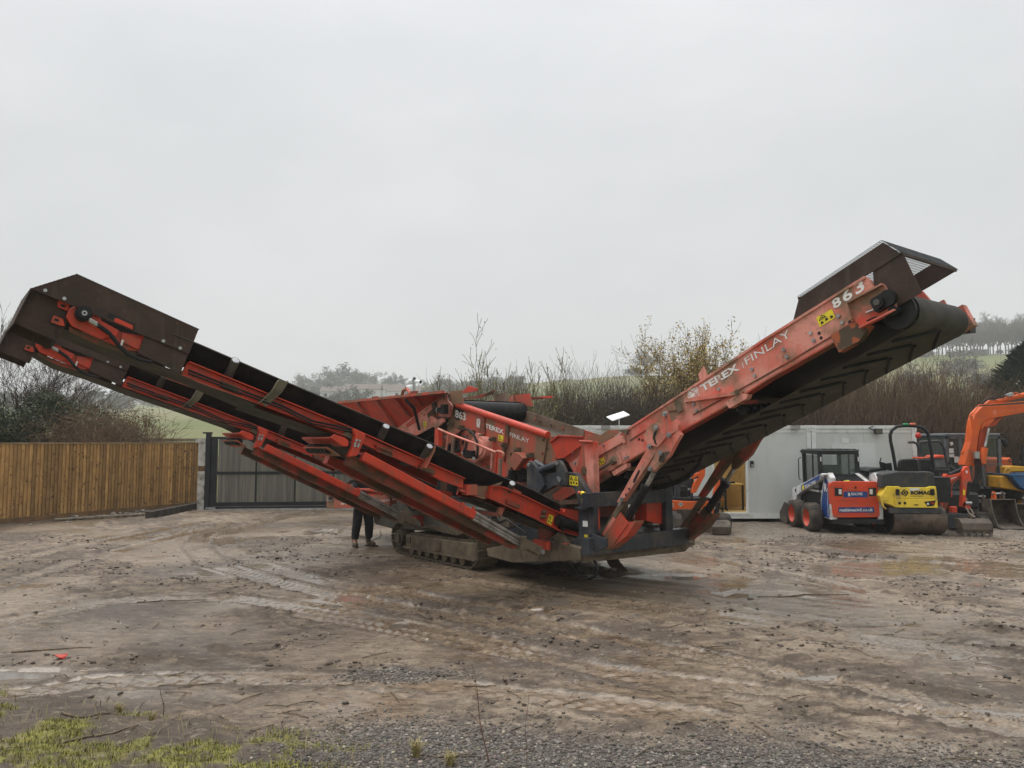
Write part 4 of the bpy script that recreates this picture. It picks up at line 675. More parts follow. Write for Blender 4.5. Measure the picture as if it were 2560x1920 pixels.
# furniture in the open cabin
dk = thing('office_desk', (DO[1] - .3, CY + 1.7, .235), 'yellow topped desk inside the open cabin', 'desk'); MB().prism([(-1.6, -.45, .72), (-.4, -.55, .72), (0, -.75, .72), (.5, -.75, .72), (.5, .62, .72), (-1.6, .62, .72)], (0, 0, .03)).build('desk_top', mat('yellow_desk_top', (.75, .52, .14), rough=.4), dk, org=(0, 0, 0))
for xx, y_ in ((-1.5, -.4), (-.05, -.68), (.45, -.68), (-1.5, .5)): MB().abox(xx - .025, xx + .025, y_ - .025, y_ + .025, 0, .72).build('leg', BLK, dk, org=(0, 0, 0))
oc = thing('office_chair', (DO[0] + .30, CY + .75, .235), 'black swivel chair standing in the cabin doorway', 'chair'); MB().abox(-.24, .24, -.23, .23, .43, .50).build('seat', BLK, oc, org=(0, 0, 0), bev=.03); MB().box((-.02, .24, .80), V3(.21, 0, 0), V3(0, .03, 0), V3(0, 0, .24)).build('backrest', BLK, oc, org=(0, 0, 0), bev=.02); MB().cyl((0, 0, .08), (0, 0, .43), .03).build('gas_column', BLK, oc, org=(0, 0, 0))
for k in range(5): a = k * 1.2566; MB().bar((0, 0, .10), (.3 * math.cos(a), .3 * math.sin(a), .06), .04, .03).cyl((.3 * math.cos(a), .3 * math.sin(a), .0), (.3 * math.cos(a), .3 * math.sin(a), .05), .025).build('castor_leg', BLK, oc, org=(0, 0, 0))
tg = thing('hand_tool', (DO[1] - .18, CY + 1.15, .99), 'dark hand tool lying on the yellow desk', 'tool'); MB().bar((-.22, 0, .012), (.0, .02, .014), .03, .02).build('handle', BLK, tg, org=(0, 0, 0)); MB().box((.07, .02, .03), V3(.08, 0, 0), V3(0, .05, 0), V3(0, 0, .025)).build('head', BLK, tg, org=(0, 0, 0), bev=.01)
# flat dish on the roof
dc = aty(1545, 1040, CY + .8); DS = thing('flat_dish', (dc[0], dc[1], 2.66), 'tilted flat white satellite dish on the cabin roof', 'dish'); hz_ = dc[2] - 2.66
MB().cyl((.03, 0, 0), (.03, 0, hz_), .02).build('mast', GAL, DS, org=(0, 0, 0)); MB().box((0, 0, hz_), unit(V3(.92, .1, .30)) * .27, unit(V3(-.25, .85, .25)) * .22, V3(0, -.004, .014)).build('panel', WPL, DS, org=(0, 0, 0), bev=.006); MB().abox(-.06, .12, -.1, .1, 0, .02).build('base', GAL, DS, org=(0, 0, 0))
# ============================================================ HAZE
hzb = MB().abox(-670, 670, -670, 670, -4, 72).build('haze', None or bpy.data.materials.new('haze'), kind='stuff'); hm = hzb.data.materials[0]; hm.use_nodes = True; ht_ = hm.node_tree; ht_.nodes.clear()
ho = ht_.nodes.new('ShaderNodeOutputMaterial'); pv = ht_.nodes.new('ShaderNodeVolumePrincipled'); pv.inputs['Color'].default_value = (.95, .96, .98, 1); pv.inputs['Density'].default_value = HAZE; pv.inputs['Anisotropy'].default_value = 0.; ht_.links.new(pv.outputs[0], ho.inputs['Volume'])
hzb['label'] = 'thin grey mist filling the valley'
# ============================================================ SCREENING MACHINE
PH = math.radians(-52.3); U = V3(math.cos(PH), math.sin(PH), 0); VV = V3(U[1], -U[0], 0); UP = V3(0, 0, 1)
OM = gp(1190, 1428)
def W(u, v, z): return OM + U * u + VV * v + UP * z
def loc(p): q = p - OM; return (q @ U, q @ VV, q[2])
def hu(p, u): return onplane(p, OM + U * u, U)
def hv(p, v): return onplane(p, OM + VV * v, VV)
VC = -1.28                                        # centre line of the machine
def mir(p): u, v, z = loc(p); return W(u, 2 * VC - v, z)
SM = thing('screening_machine', W(-.5, VC, 0), 'large red tracked screening machine with three raised conveyors on the muddy yard', 'screening machine')
def P(name, m, b, parent=None, **k): return b.build(name, M[m] if isinstance(m, str) else m, parent or SM, org=ORG[SM.name], **k)
def plate(name, m, px, v, t=.012, parent=None, both=False, **k):
    pts = [hv(p, v) for p in px]; o = P(name, m, MB().prism(pts, -VV * t), parent, **k)
    if both: P(name, m, MB().prism([mir(p) for p in pts], VV * t), parent, **k)
    return o
def bolts(name, m, centres, d, r, h, parent, n=8):
    b = MB()
    for c in centres: b.cyl(c, c + unit(d) * h, r, n=n)
    o = P(name, m, b, parent); o['kind'] = 'stuff'; return o
# ---------------------------------------------------------------- crawler tracks
def tracks(v0, sgn, inner):
    tr = P('crawler_track', 'mudst', MB().prism([W(u, v0 - sgn * .10, z) for u, z in ((-2.62, .12), (-2.45, .40), (-2.30, .44), (-.25, .49), (-.10, .46), (-.02, .19), (-.12, .15), (-2.42, .16))], -VV * sgn * .30))
    # side frame plate with lip, pocket and seam
    P('side_frame', 'mudst', MB().prism([W(u, v0 - sgn * .015, z) for u, z in ((-2.43, .155), (-2.41, .392), (-.005, .462), (-.02, .185))], -VV * sgn * .08), tr, bev=.012)
    P('frame_lip', 'mudst', MB().bar(W(-2.44, v0 - sgn * .0, .15), W(-.02, v0 - sgn * .0, .178), .05, .025), tr)
    P('cover_plate', 'mudst', MB().prism([W(u, v0 + sgn * .003, z) for u, z in ((-1.45, .20), (-1.45, .39), (-1.15, .40), (-1.15, .21))], -VV * sgn * .02), tr)
    P('cover_plate', 'mudd', MB().prism([W(u, v0 + sgn * .004, z) for u, z in ((-2.36, .24), (-2.36, .35), (-2.22, .355), (-2.22, .245))], -VV * sgn * .03), tr)
    # drive sprocket hub and idler
    b = MB().cyl(W(-2.66, v0 + sgn * .005, .31), W(-2.66, v0 - sgn * .3, .31), .155, n=20).cyl(W(-2.66, v0 + sgn * .05, .31), W(-2.66, v0, .31), .10, n=16)
    P('drive_hub', 'mudd', b, tr)
    P('front_idler', 'mudd', MB().cyl(W(-.24, v0 - sgn * .12, .33), W(-.24, v0 - sgn * .36, .33), .25, n=24), tr)
    for k in range(7):
        u = -2.2 + k * .29; b = MB().cyl(W(u, v0 - sgn * .05, .125), W(u, v0 - sgn * .42, .125), .065, n=14).cyl(W(u, v0 - sgn * .02, .125), W(u, v0 - sgn * .05, .125), .085, n=14)
        P('track_roller', 'mudst', b, tr)
    # shoes along the loop
    path = [(-2.55, .022), (-.28, .022)]
    path += [(-.26 + .31 * math.sin(a), .335 - .31 * math.cos(a)) for a in np.linspace(.15, math.pi, 9)]
    path += [(-.58, .565), (-1.05, .56), (-1.35, .60), (-1.6, .605), (-1.85, .57), (-2.1, .55), (-2.4, .60)]
    path += [(-2.66 - .30 * math.sin(a), .315 + .29 * math.cos(a)) for a in np.linspace(0.1, math.pi - .2, 9)]
    pts = np.array(path + [path[0]]); seg = np.linalg.norm(np.diff(pts, axis=0), axis=1); cum = np.r_[0, np.cumsum(seg)]; n = int(cum[-1] / .135)
    at = lambda s: np.array([np.interp(s % cum[-1], cum, pts[:, 0]), np.interp(s % cum[-1], cum, pts[:, 1])])
    sh = MB().box((0, 0, 0), V3(.062, 0, 0), V3(0, .235, 0), V3(0, 0, .012)).box((.045, 0, .018), V3(.012, 0, 0), V3(0, .235, 0), V3(0, 0, .016)).box((-.02, 0, .014), V3(.008, 0, 0), V3(0, .235, 0), V3(0, 0, .008)).box((0, 0, -.035), V3(.05, 0, 0), V3(0, .05, 0), V3(0, 0, .028))
    s0 = sh.build('track_shoe', M['mudst'], tr, org=(0, 0, 0)); first = True
    for k in range(n):
        s = k * cum[-1] / n; p = at(s); q = at(s + .02); d = q - p; d /= np.linalg.norm(d)
        o = s0 if first else s0.copy()
        if not first: COL.objects.link(o)
        first = False; o.parent = tr
        x = U * d[0] + UP * d[1]; z = U * d[1] - UP * d[0]                     # outward normal of the loop
        c = W(p[0], v0 - sgn * .235, p[1]) - ORG[SM.name]; y = np.cross(z, x)
        from mathutils import Matrix
        o.matrix_local = Matrix(((x[0], y[0], z[0], c[0]), (x[1], y[1], z[1], c[1]), (x[2], y[2], z[2], c[2]), (0, 0, 0, 1)))
    return tr
tracks(0, 1, 0); tracks(2 * VC, -1, 0)
P('track_axle', 'mudd', MB().bar(W(-2.2, -.3, .33), W(-2.2, 2 * VC + .3, .33), .3, .22).bar(W(-.6, -.3, .36), W(-.6, 2 * VC + .3, .36), .3, .24))
# ---------------------------------------------------------------- chassis
ch = P('chassis', 'grey', MB().prism([W(u, -.55, z) for u, z in ((-5.6, .95), (-5.2, .55), (-4.2, .45), (2.3, .42), (2.72, .62), (2.72, .80), (1.5, 1.0), (-5.6, 1.35))], -VV * 1.46))
P('fuel_tank', mat('grey_green_tank', (.07, .075, .065), (.10, .10, .085), s=3, dirt=(.13, .105, .075), ds=3, rough=.6), MB().prism([W(u, -.16, z) for u, z in ((-4.25, .86), (-4.0, .45), (-3.2, .42), (-.1, .60), (0.1, .75), (0.1, 1.05), (-4.25, 1.12))], -VV * .38), ch, bev=.02)
P('belly_plate', 'mudst', MB().prism([W(u, .0, z) for u, z in ((.35, .30), (1.0, .27), (2.62, .50), (2.62, .66), (1.8, .72), (.9, .55), (.3, .42))], -VV * .5), ch)
P('belly_plate', 'mudst', MB().prism([W(u, 2 * VC, z) for u, z in ((.35, .30), (1.0, .27), (2.62, .50), (2.62, .66), (1.8, .72), (.9, .55), (.3, .42))], VV * .5), ch)
P('shade_slab', 'mudd', MB().box(W(-.8, VC, .32), U * 1.6, VV * .74, UP * .09), ch)  # slab added to block light and deepen the shadow under the chassis
P('engine_block', 'black', MB().abox(0, 1, 0, 1, 0, 1) if False else MB().box(W(-1.0, -1.28, 1.3), U * 2.6, VV * .62, UP * .40), ch)
P('conveyor_feed_box', 'redx', MB().box(W(.9, -1.28, 1.22), U * .8, VV * .68, UP * .30), ch)
plate('swing_bracket', 'grey', A6((915, 1390), (1135, 1140), (1180, 1110), (1300, 1110), (1560, 1090), (1660, 1390), (1330, 1445)), -.05, .10, ch)
plate('swing_bracket', 'mudst', A6((1500, 1090), (1640, 1000), (1750, 1180), (1750, 1410), (1670, 1400), (1520, 1300)), -.08, .10, ch)
plate('hinge_lug', 'red', A6((1280, 1090), (1510, 1120), (1520, 1230), (1440, 1245), (1290, 1160)), .02, .06, ch)
P('hinge_pin', 'red', MB().cyl(hv(A6((1480, 1130))[0], .09), hv(A6((1480, 1240))[0], .09), .055, n=16), ch)
# cross frame at the discharge end
FB = P('front_frame', 'grey', MB().bar(W(2.72, .0, .70), W(2.72, -2.2, .70), .16, .24).bar(W(2.70, -.02, 1.36), W(2.70, -1.84, 1.36), .12, .20), ch)
P('front_skirt', 'mudst', MB().prism([W(2.70, v, z) for v, z in ((-.05, .47), (-.05, .58), (2 * VC + .1, .58), (2 * VC + .35, .44))], -U * .5), FB)
P('upright', 'grey', MB().bar(W(2.70, -1.77, .55), W(2.70, -1.77, 1.55), .16, .13, up=U), FB)
P('cylinder_guard', 'red', MB().prism([hu(p, 2.68) for p in A8((1305, 700), (1480, 690), (1540, 690), (1545, 990), (1480, 995), (1310, 950))], -U * .25), FB)
P('cylinder_guard', 'red', MB().prism([hu(p, 2.66) for p in A8((580, 745), (655, 745), (668, 1070), (590, 1075))], -U * .12), FB)
P('oversize_spout', 'redf', MB().prism([hu(p, 2.2) for p in A8((1110, 890), (1275, 905), (1270, 935), (1160, 955), (1110, 960), (1105, 1080), (1260, 1080), (1265, 970), (1170, 990))], -U * .3), FB)
P('hydraulic_block', 'olive', MB().box(hu(A8((1300, 1010))[0], 2.3), U * .1, VV * .05, UP * .10).box(hu(A8((1400, 1040))[0], 2.4), U * .1, VV * .12, UP * .05), FB)
P('electric_loom', 'black', MB().tube([hu(p, 2.74) for p in A8((1490, 1000), (1530, 1070), (1600, 1100), (1690, 1105))], .012).tube([hu(p, 2.74) for p in A8((1520, 1000), (1560, 1080), (1640, 1090), (1700, 1090))], .010), FB)
# grey plates at the near corner
GF = P('corner_post', 'grey', MB().prism([hv(p, -.14) for p in A8((490, 600), (580, 600), (582, 1130), (522, 1150), (527, 1300), (362, 1500), (200, 1500), (205, 1310), (370, 1150), (362, 790), (490, 790))], -VV * .09), ch, bev=.006)
plate('gusset_plate', 'grey', A8((545, 1130), (650, 1175), (740, 1200), (740, 1320), (525, 1410), (530, 1310)), -.10, .05, GF)
plate('arch_frame', 'grey', A6((1330, 290), (1545, 170), (1870, 175), (2040, 450), (2042, 660), (1915, 660), (1905, 520), (1830, 372), (1575, 360), (1350, 485)), -.16, .10, GF, bev=.006)
plate('arch_flange', 'grey', A6((1865, 650), (2040, 655), (2040, 690), (1975, 690), (1860, 668)), -.08, .20, GF)
plate('lift_bracket', 'grey', A6((1195, 60), (1225, 12), (1268, 22), (1340, 110), (1440, 345), (1350, 487), (1200, 400)), -.10, .06, GF, bev=.005)
plate('lift_bracket', 'grey', A6((1605, 12), (1650, 4), (1690, 60), (1735, 170), (1740, 352), (1570, 356), (1600, 170)), -.08, .06, GF, bev=.005)
P('lift_cylinder', 'grey', MB().cyl(hv(A6((1400, 140))[0], -.15), hv(A6((1640, 48))[0], -.15), .055).cyl(hv(A6((1320, 30))[0], -.30), hv(A6((1440, 105))[0], -.30), .05), GF)
pl = [hv(p, -.075) for p in A6((1230, 65), (1625, 50), (1660, 270), (1640, 245))]
P('pivot_pin', 'steel', MB().cyl(pl[0], pl[0] + VV * .02, .028).cyl(pl[1], pl[1] + VV * .02, .022).cyl(pl[2], pl[2] + VV * .02, .035).cyl(pl[3], pl[3] + VV * .018, .025), GF)
P('work_light', 'yel', MB().cyl(hv(A6((1960, 455))[0], -.10), hv(A6((2000, 470))[0], -.10), .03), GF); P('light_lens', mat('red_lens', (.6, .12, .08), rough=.2), MB().cyl(hv(A6((1918, 448))[0], -.08), hv(A6((1940, 455))[0], -.08), .022), GF)
plate('reject_plate', 'redm', A6((1550, 480), (1700, 380), (1820, 380), (1850, 460), (1690, 560), (1580, 550)), -.45, .05, ch)
plate('reject_beam', 'rust', A6((1640, 560), (1900, 540), (1900, 605), (1650, 620)), -.40, .08, ch)
P('reject_chute', 'mudd', MB().prism([hv(p, -.52) for p in A6((1380, 470), (1900, 330), (1910, 640), (1500, 700))], -VV * 1.4), ch)
plate('lower_lug', 'red', A6((1690, 1150), (1780, 1155), (1760, 1170), (1705, 1190), (1715, 1350), (1690, 1350)), -.02, .03, GF)
# rubber flap and drooping hose beneath
plate('rubber_flap', 'brown', A8((740, 1460), (880, 1430), (930, 1520), (1040, 1650), (930, 1620), (800, 1590), (760, 1520)), -1.0, .02, ch)
P('drooping_hose', 'black', MB().tube([hv(p, -.2) for p in A6((1830, 1430), (1880, 1520), (1960, 1600), (2060, 1640), (2150, 1600), (2180, 1520), (2160, 1440), (2100, 1360))], .022, 8), ch)
# legs that carry the oversize conveyor
def leg(vp, back=False):
    s = -1 if back else 1
    q = (lambda p: mir(hv(p, VL))) if back else (lambda p: hv(p, VL))
    RF, RM_ = ('redx', 'redx') if back else ('redf', 'redm')  # far leg takes the darker red, its shade put into the colour
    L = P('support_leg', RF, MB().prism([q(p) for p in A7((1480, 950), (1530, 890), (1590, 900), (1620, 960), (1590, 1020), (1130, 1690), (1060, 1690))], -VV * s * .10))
    P('leg_extension', 'mudst', MB().prism([q(p) - VV * s * .012 for p in A8((930, 690), (1000, 715), (700, 1160), (635, 1160))], -VV * s * .07), L)
    P('leg_foot', RF, MB().prism([q(p) for p in A8((685, 1140), (840, 895), (880, 950), (790, 1060), (740, 1170))], -VV * s * .09), L)
    P('cylinder_shield', RM_, MB().prism([q(p) + VV * s * .012 for p in A8((945, 838), (1052, 978), (1050, 1005), (800, 1345), (745, 1340), (716, 1240), (735, 1150))], -VV * s * .03).prism([q(p) for p in A8((1052, 978), (1150, 950), (1140, 990), (1030, 1160), (800, 1345), (1048, 1005))], -VV * s * .18), L)
    P('hydraulic_cylinder', 'black', MB().cyl(q(A8((1015, 900))[0]) - VV * s * .06, q(A8((1265, 480))[0]) - VV * s * .06, .062).cyl(q(A8((1240, 520))[0]) - VV * s * .06, q(A8((1275, 465))[0]) - VV * s * .06, .075), L)
    P('cylinder_rod', 'chrome', MB().cyl(q(A8((1250, 500))[0]) - VV * s * .06, q(A8((1375, 270))[0]) - VV * s * .06, .034), L)
    P('cylinder_arm', RF, MB().prism([q(p) for p in A7((1505, 1240), (1520, 1170), (1640, 930), (1740, 800), (1830, 770), (1900, 700), (1940, 760), (1880, 860), (1780, 1050), (1640, 1190), (1560, 1270))], -VV * s * .07), L)
    P('arm_mud', 'mudd', MB().prism([q(p) + VV * s * .004 for p in A7((1640, 1110), (1650, 1060), (1740, 990), (1800, 990), (1700, 1140), (1660, 1140))], -VV * s * .02), L)
    P('hinge_cheek', RF, MB().prism([q(p) + VV * s * .03 for p in A7((1460, 760), (1510, 640), (1610, 590), (1690, 620), (1760, 790), (1690, 880), (1640, 930), (1560, 900), (1500, 880))], -VV * s * .03).prism([q(p) for p in A7((1560, 640), (1740, 430), (1790, 600), (1880, 540), (1910, 620), (1900, 700), (1780, 770), (1650, 900))], -VV * s * .05), L)
    if not back:
        for slot in (((1290, 1385), (1365, 1240), (1382, 1245), (1375, 1280), (1310, 1420), (1285, 1420)), ((1580, 800), (1600, 720), (1630, 690), (1640, 720), (1610, 800), (1640, 900), (1610, 880))):
            P('slot', 'ink', MB().prism([q(p) + VV * (.004 if slot[0][0] < 1400 else .034) for p in A7(*slot)], -VV * .003), L)
        P('bolt_hole', 'ink', MB().cyl(q(A8((1067, 510))[0]), q(A8((1067, 510))[0]) + VV * .003, .018).cyl(q(A8((1022, 590))[0]), q(A8((1022, 590))[0]) + VV * .003, .018), L)  # dark discs painted in place of open holes
        P('lock_pin', 'steel', MB().cyl(q(A8((990, 650))[0]) + VV * .03, q(A8((945, 740))[0]) + VV * .03, .024).cyl(q(A8((990, 625))[0]) + VV * .03, q(A8((985, 660))[0]) + VV * .03, .03), L)
    cs = [q(p) + VV * s * h for p, h in zip(A7((1640, 660), (1740, 470), (1795, 760), (1545, 920), (1680, 1010), (1535, 1225)), (.03, .0, .0, .03, .0, .0))]
    for c in cs: P('pivot_bolt', 'steel', MB().cyl(c, c + VV * s * .03, .036, n=14).cyl(c + VV * s * .03, c + VV * s * .045, .018, n=6), L)
    return L
VL = -.33
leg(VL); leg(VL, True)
for k in range(2): P('main_hose', 'black', MB().tube([hv(p, -1.15 - .05 * k) for p in A8((2090, 10 + 25 * k), (2030, 170 + 22 * k), (1900, 315 + 18 * k), (1740, 405 + 14 * k), (1560, 462 + 12 * k), (1380, 500 + 10 * k))], .032, 8), ch)
for k, (a, m_, c) in enumerate((((1.3, -.06, .75), (.9, .02, .95), (.3, -.1, .8)), ((1.5, -.1, .62), (1.0, .03, .60), (.45, -.12, .95)), ((.2, -.1, 1.0), (.6, .0, .72), (1.2, -.1, .9)), ((-.3, -.1, .95), (.1, .02, .8), (.5, -.15, 1.0)), ((-1.9, -.12, 1.0), (-1.4, .02, .85), (-.9, -.12, 1.02)), ((-2.6, -.1, .98), (-2.1, .04, .88), (-1.5, -.1, 1.0)))):
    P('chassis_hose', 'black', MB().tube([W(*a), W(*[(2 * m_[i] + a[i]) / 3 for i in range(3)]), W(*m_), W(*[(2 * m_[i] + c[i]) / 3 for i in range(3)]), W(*c)], .016 + .004 * (k % 2), 7), ch)
P('valve_block', 'olive', MB().box(W(.75, -.10, .92), U * .12, VV * .06, UP * .10), ch); P('valve_block', 'redx', MB().box(W(-1.75, -.10, 1.02), U * .18, VV * .06, UP * .08), ch)
# ---------------------------------------------------------------- oversize (tail) conveyor
VF = -.58
OC = P('oversize_conveyor', 'redf', MB().prism([hv(p, VF) for p in [(1484, 1122), (1551, 1084), (1571, 1071), (1705, 983), (1908, 850), (1983, 804), (2163, 691), (2175, 700), (2186, 719), (2190, 775), (2082, 859), (1920, 950), (1867, 980), (1820, 1015), (1707, 1076), (1617, 1127), (1565, 1157), (1490, 1195)]], -VV * .05))
dO = unit(hv((2082, 859), VF) - hv((1617, 1127), VF)); nO = unit(np.cross(dO, VV)); nO = nO if nO[2] > 0 else -nO       # along / normal of this conveyor
farpl = [mir(hv(p, VF)) for p in [(1484, 1122), (1551, 1084), (1571, 1071), (1705, 983), (1908, 850), (1983, 804), (2163, 691), (2186, 719), (2190, 775), (2082, 859), (1920, 950), (1707, 1076), (1565, 1157), (1490, 1195)]]
P('side_plate', 'redf', MB().prism(farpl, VV * .05), OC)
# folded seam between the upper and lower side sheets
for pa in ([(1576, 1101), (1636, 1062), (1673, 1028), (1700, 1025)], [(1733, 1037), (1890, 952), (1960, 912), (2085, 838), (2140, 800)]):
    b = MB()
    for a, c in zip(pa[:-1], pa[1:]): b.bar(hv(a, VF) + VV * .006, hv(c, VF) + VV * .006, .014, .014)
    P('folded_seam', 'redx', b, OC)
b = MB()
for a, c in (((1551, 1086), (1908, 852)), ((1908, 852), (2163, 693))): b.bar(hv(a, VF) + VV * .004, hv(c, VF) + VV * .004, .03, .03)
P('top_flange', 'redf', b, OC)
b = MB()
for a, c in (((1565, 1155), (1617, 1126)), ((1617, 1126), (1820, 1013)), ((1820, 1013), (1920, 948)), ((1920, 948), (2082, 857))): b.bar(hv(a, VF) - VV * .06, hv(c, VF) - VV * .06, .15, .02)
P('bottom_flange', 'redm', b, OC)
bolts('bolt_heads', 'steel', [hv(p, VF) for p in B1((1052, 545), (778, 710), (806, 780), (1420, 325), (1450, 395), (1775, 105), (1808, 185), (2105, 5)) + B2((160, 1160), (190, 1230), (425, 1000), (455, 1070), (700, 830), (735, 895)) + A7((1175, 1080), (1215, 1060), (880, 900), (1075, 775))], VV, .022, .02, OC)
bolts('bolt_holes', 'ink', [hv(p, VF) for p in B1((168, 1098), (206, 1108)) + B2((505, 1000), (525, 1045), (808, 888))], VV, .02, .004, OC)  # flat dark discs stand for the shade inside the holes
# belt
zb = lambda u, off: loc(hv((1617, 1127), VF))[2] + (u - loc(hv((1617, 1127), VF))[0]) * dO[2] / (dO @ U) + off
HD = W(7.03, 0, 3.60); rh = .20
ul = np.linspace(2.2, 6.9, 20)
bt = MB(); va, vb = -.70, -1.88
low = [(u, zb(u, .03 - .0 * u)) for u in ul]
# lower run follows to the head drum tangent
ang = math.atan2(dO[2], dO @ U); hu0, hz0 = 6.98, 3.60
arc = [(hu0 + rh * math.sin(a) * 1.0, hz0 - rh * math.cos(a)) for a in np.linspace(ang, math.pi + ang, 12)]
tl_ = (2.25, 1.56, .24); tarc = [(tl_[0] - tl_[2] * math.sin(a), tl_[1] - tl_[2] * math.cos(a)) for a in np.linspace(math.pi, -ang, 10)]
s0 = np.array(tarc[-1]); low = [tuple(s0 + (np.array(arc[0]) - s0) * t) for t in np.linspace(0, 1, 14)]
up = [(arc[-1][0] + (tarc[0][0] - arc[-1][0]) * t, arc[-1][1] + (tarc[0][1] - arc[-1][1]) * t) for t in np.linspace(0, 1, 10)]
loop = low + arc[1:] + up[1:] + tarc[1:]
bt.strip([W(u, va, z) for u, z in loop], [W(u, vb, z) for u, z in loop], None)
BELT = P('chevron_belt', 'beltd', bt, OC)
cum = 0; lp = np.array(loop[:len(low) + 7]); sg = np.linalg.norm(np.diff(lp, axis=0), axis=1); cm = np.r_[0, np.cumsum(sg)]
def onbelt(s, v, off):
    i = min(np.searchsorted(cm, s) - 1, len(lp) - 2); i = max(i, 0); t = (s - cm[i]) / sg[i]; p = lp[i] + (lp[i + 1] - lp[i]) * t; d = (lp[i + 1] - lp[i]) / sg[i]
    return W(p[0] + d[1] * off, v, p[1] - d[0] * off)
s = .25
while s < cm[-1] - .35:
    b = MB(); vm = (va + vb) / 2
    for sg_ in (1, -1):
        pts = [onbelt(s + .30 * (1 - t), vm + sg_ * (.04 + .46 * t) , .012) for t in np.linspace(0, 1, 5)]
        b.tube(pts, .021, 5)
    P('chevron_cleat', 'belt', b, BELT); s += .31
P('head_drum', 'black', MB().cyl(W(hu0, -.64, hz0), W(hu0, -1.94, hz0), rh - .012, n=24).cyl(W(hu0, -.52, hz0), W(hu0, -2.06, hz0), .05), OC)
P('shadow_gap_fill', 'belt', MB().prism([W(2.2, va - .05, zb(2.2, .06)), W(6.6, va - .05, zb(6.6, .06)), W(6.6, va - .05, zb(6.6, .34)), W(2.2, va - .05, zb(2.2, .34))], -VV * 1.08), OC)  # black block standing for the shadow gap between side plate and belt
# head bearing plates
hp = B2((800, 705), (1148, 520), (1205, 620), (1240, 640), (1275, 772), (1000, 915), (925, 948), (850, 870))
plate('bearing_plate', 'redf', hp, VF + .03, .03, OC, both=True)
b = MB(); f1 = [hv(p, VF + .03) for p in hp]
for i, j in ((0, 1), (7, 0), (4, 6)): b.bar(f1[i] + VV * .03, f1[j] + VV * .03, .07, .02)
P('plate_flange', 'redf', b, OC)
for mm, c in ((0, hv(B2((1120, 705))[0], VF + .03)),):
    ax = VV
    P('head_bearing', 'black', MB().prism([c + dO * a * .085 + nO * bb * .085 for a, bb in ((-1, -.7), (-.7, -1), (.7, -1), (1, -.7), (1, .7), (.7, 1), (-.7, 1), (-1, .7))], VV * .05).cyl(c, c + VV * .10, .068, n=18).cyl(c + dO * .1 + VV * .0, c + dO * .1 + VV * .06, .09, n=18), OC)
    P('shaft_end', 'roll', MB().cyl(c + VV * .10, c + VV * .115, .035), OC)
fc = W(hu0, 2 * VC - VF - .02, hz0)
P('drive_motor', 'black', MB().cyl(fc, fc - VV * .22, .09, n=18).box(fc - VV * .3, U * .09, VV * .08, UP * .09), OC)
P('motor_housing', 'redf', MB().box(fc - VV * .07 + UP * .02, dO * .17, VV * .06, nO * .14), OC)
P('tension_rod', 'steel', MB().cyl(hv(B2((970, 798))[0], VF + .06), hv(B2((1075, 755))[0], VF + .06), .012), OC)
P('grease_line', 'black', MB().tube([hv(p, VF + .05) for p in B2((975, 878), (1060, 840), (1180, 830), (1230, 780), (1240, 700), (1210, 670))], .009), OC)
plate('rust_guard', 'rustp', B2((615, 1015), (870, 880), (1010, 925), (900, 1075), (700, 1190)), VF + .02, .10, OC)
P('return_guard', 'redx', MB().bar(W(5.6, 2 * VC - VF - .12, zb(5.6, -.06)), W(6.95, 2 * VC - VF - .12, zb(6.95, -.03)), .07, .06), OC)
# brown guard over the head, with mesh on top
def guard(v, s):
    q = (lambda p: hv(p, VF - .02)) if s > 0 else (lambda p: mir(hv(p, VF - .02)))
    P('guard_side', 'brown', MB().prism([q(p) for p in B2((248, 872), (305, 652), (1135, 103), (1312, 214), (1030, 395), (940, 450), (600, 665))], -VV * s * .008), GD)
    if s > 0: P('guard_side', 'brown', MB().prism([q(p) - VV * s * .012 for p in B2((1030, 385), (1322, 196), (1512, 598), (1255, 745), (1150, 520), (1040, 540))], -VV * s * .008), GD)
GD = P('head_guard', 'brown', MB().bar(hv(B2((1312, 214))[0], VF - .03), mir(hv(B2((1312, 214))[0], VF - .03)), .03, .03).bar(hv(B2((305, 652))[0], VF - .03), mir(hv(B2((305, 652))[0], VF - .03)), .03, .03), OC)
guard(VF, 1); guard(VF, -1)
g0, g1, g2 = [loc(hv(p, VF - .02)) for p in B2((305, 652), (1135, 97), (1318, 208))]
b = MB(); v1, v2 = VF + .01, 2 * VC - VF - .01
for (a, c) in ((g0, g1), (g1, g2)):
    Ls = math.hypot(c[0] - a[0], c[2] - a[2]); n = int(Ls / .035)
    for k in range(n + 1):
        t = k / n; u = a[0] + (c[0] - a[0]) * t; z = a[2] + (c[2] - a[2]) * t + .012; b.bar(W(u, v1, z), W(u, v2, z - .0), .006, .004)
    for k in range(36):
        v = v1 + (v2 - v1) * k / 35; b.bar(W(a[0], v, a[2] + .014), W(c[0], v, c[2] + .014), .006, .004)
o = P('mesh_cover', mat('dark_wire_mesh', (.06, .065, .068), (.10, .105, .11), s=9, rough=.5, metal=.3), b, GD); o['kind'] = 'stuff'
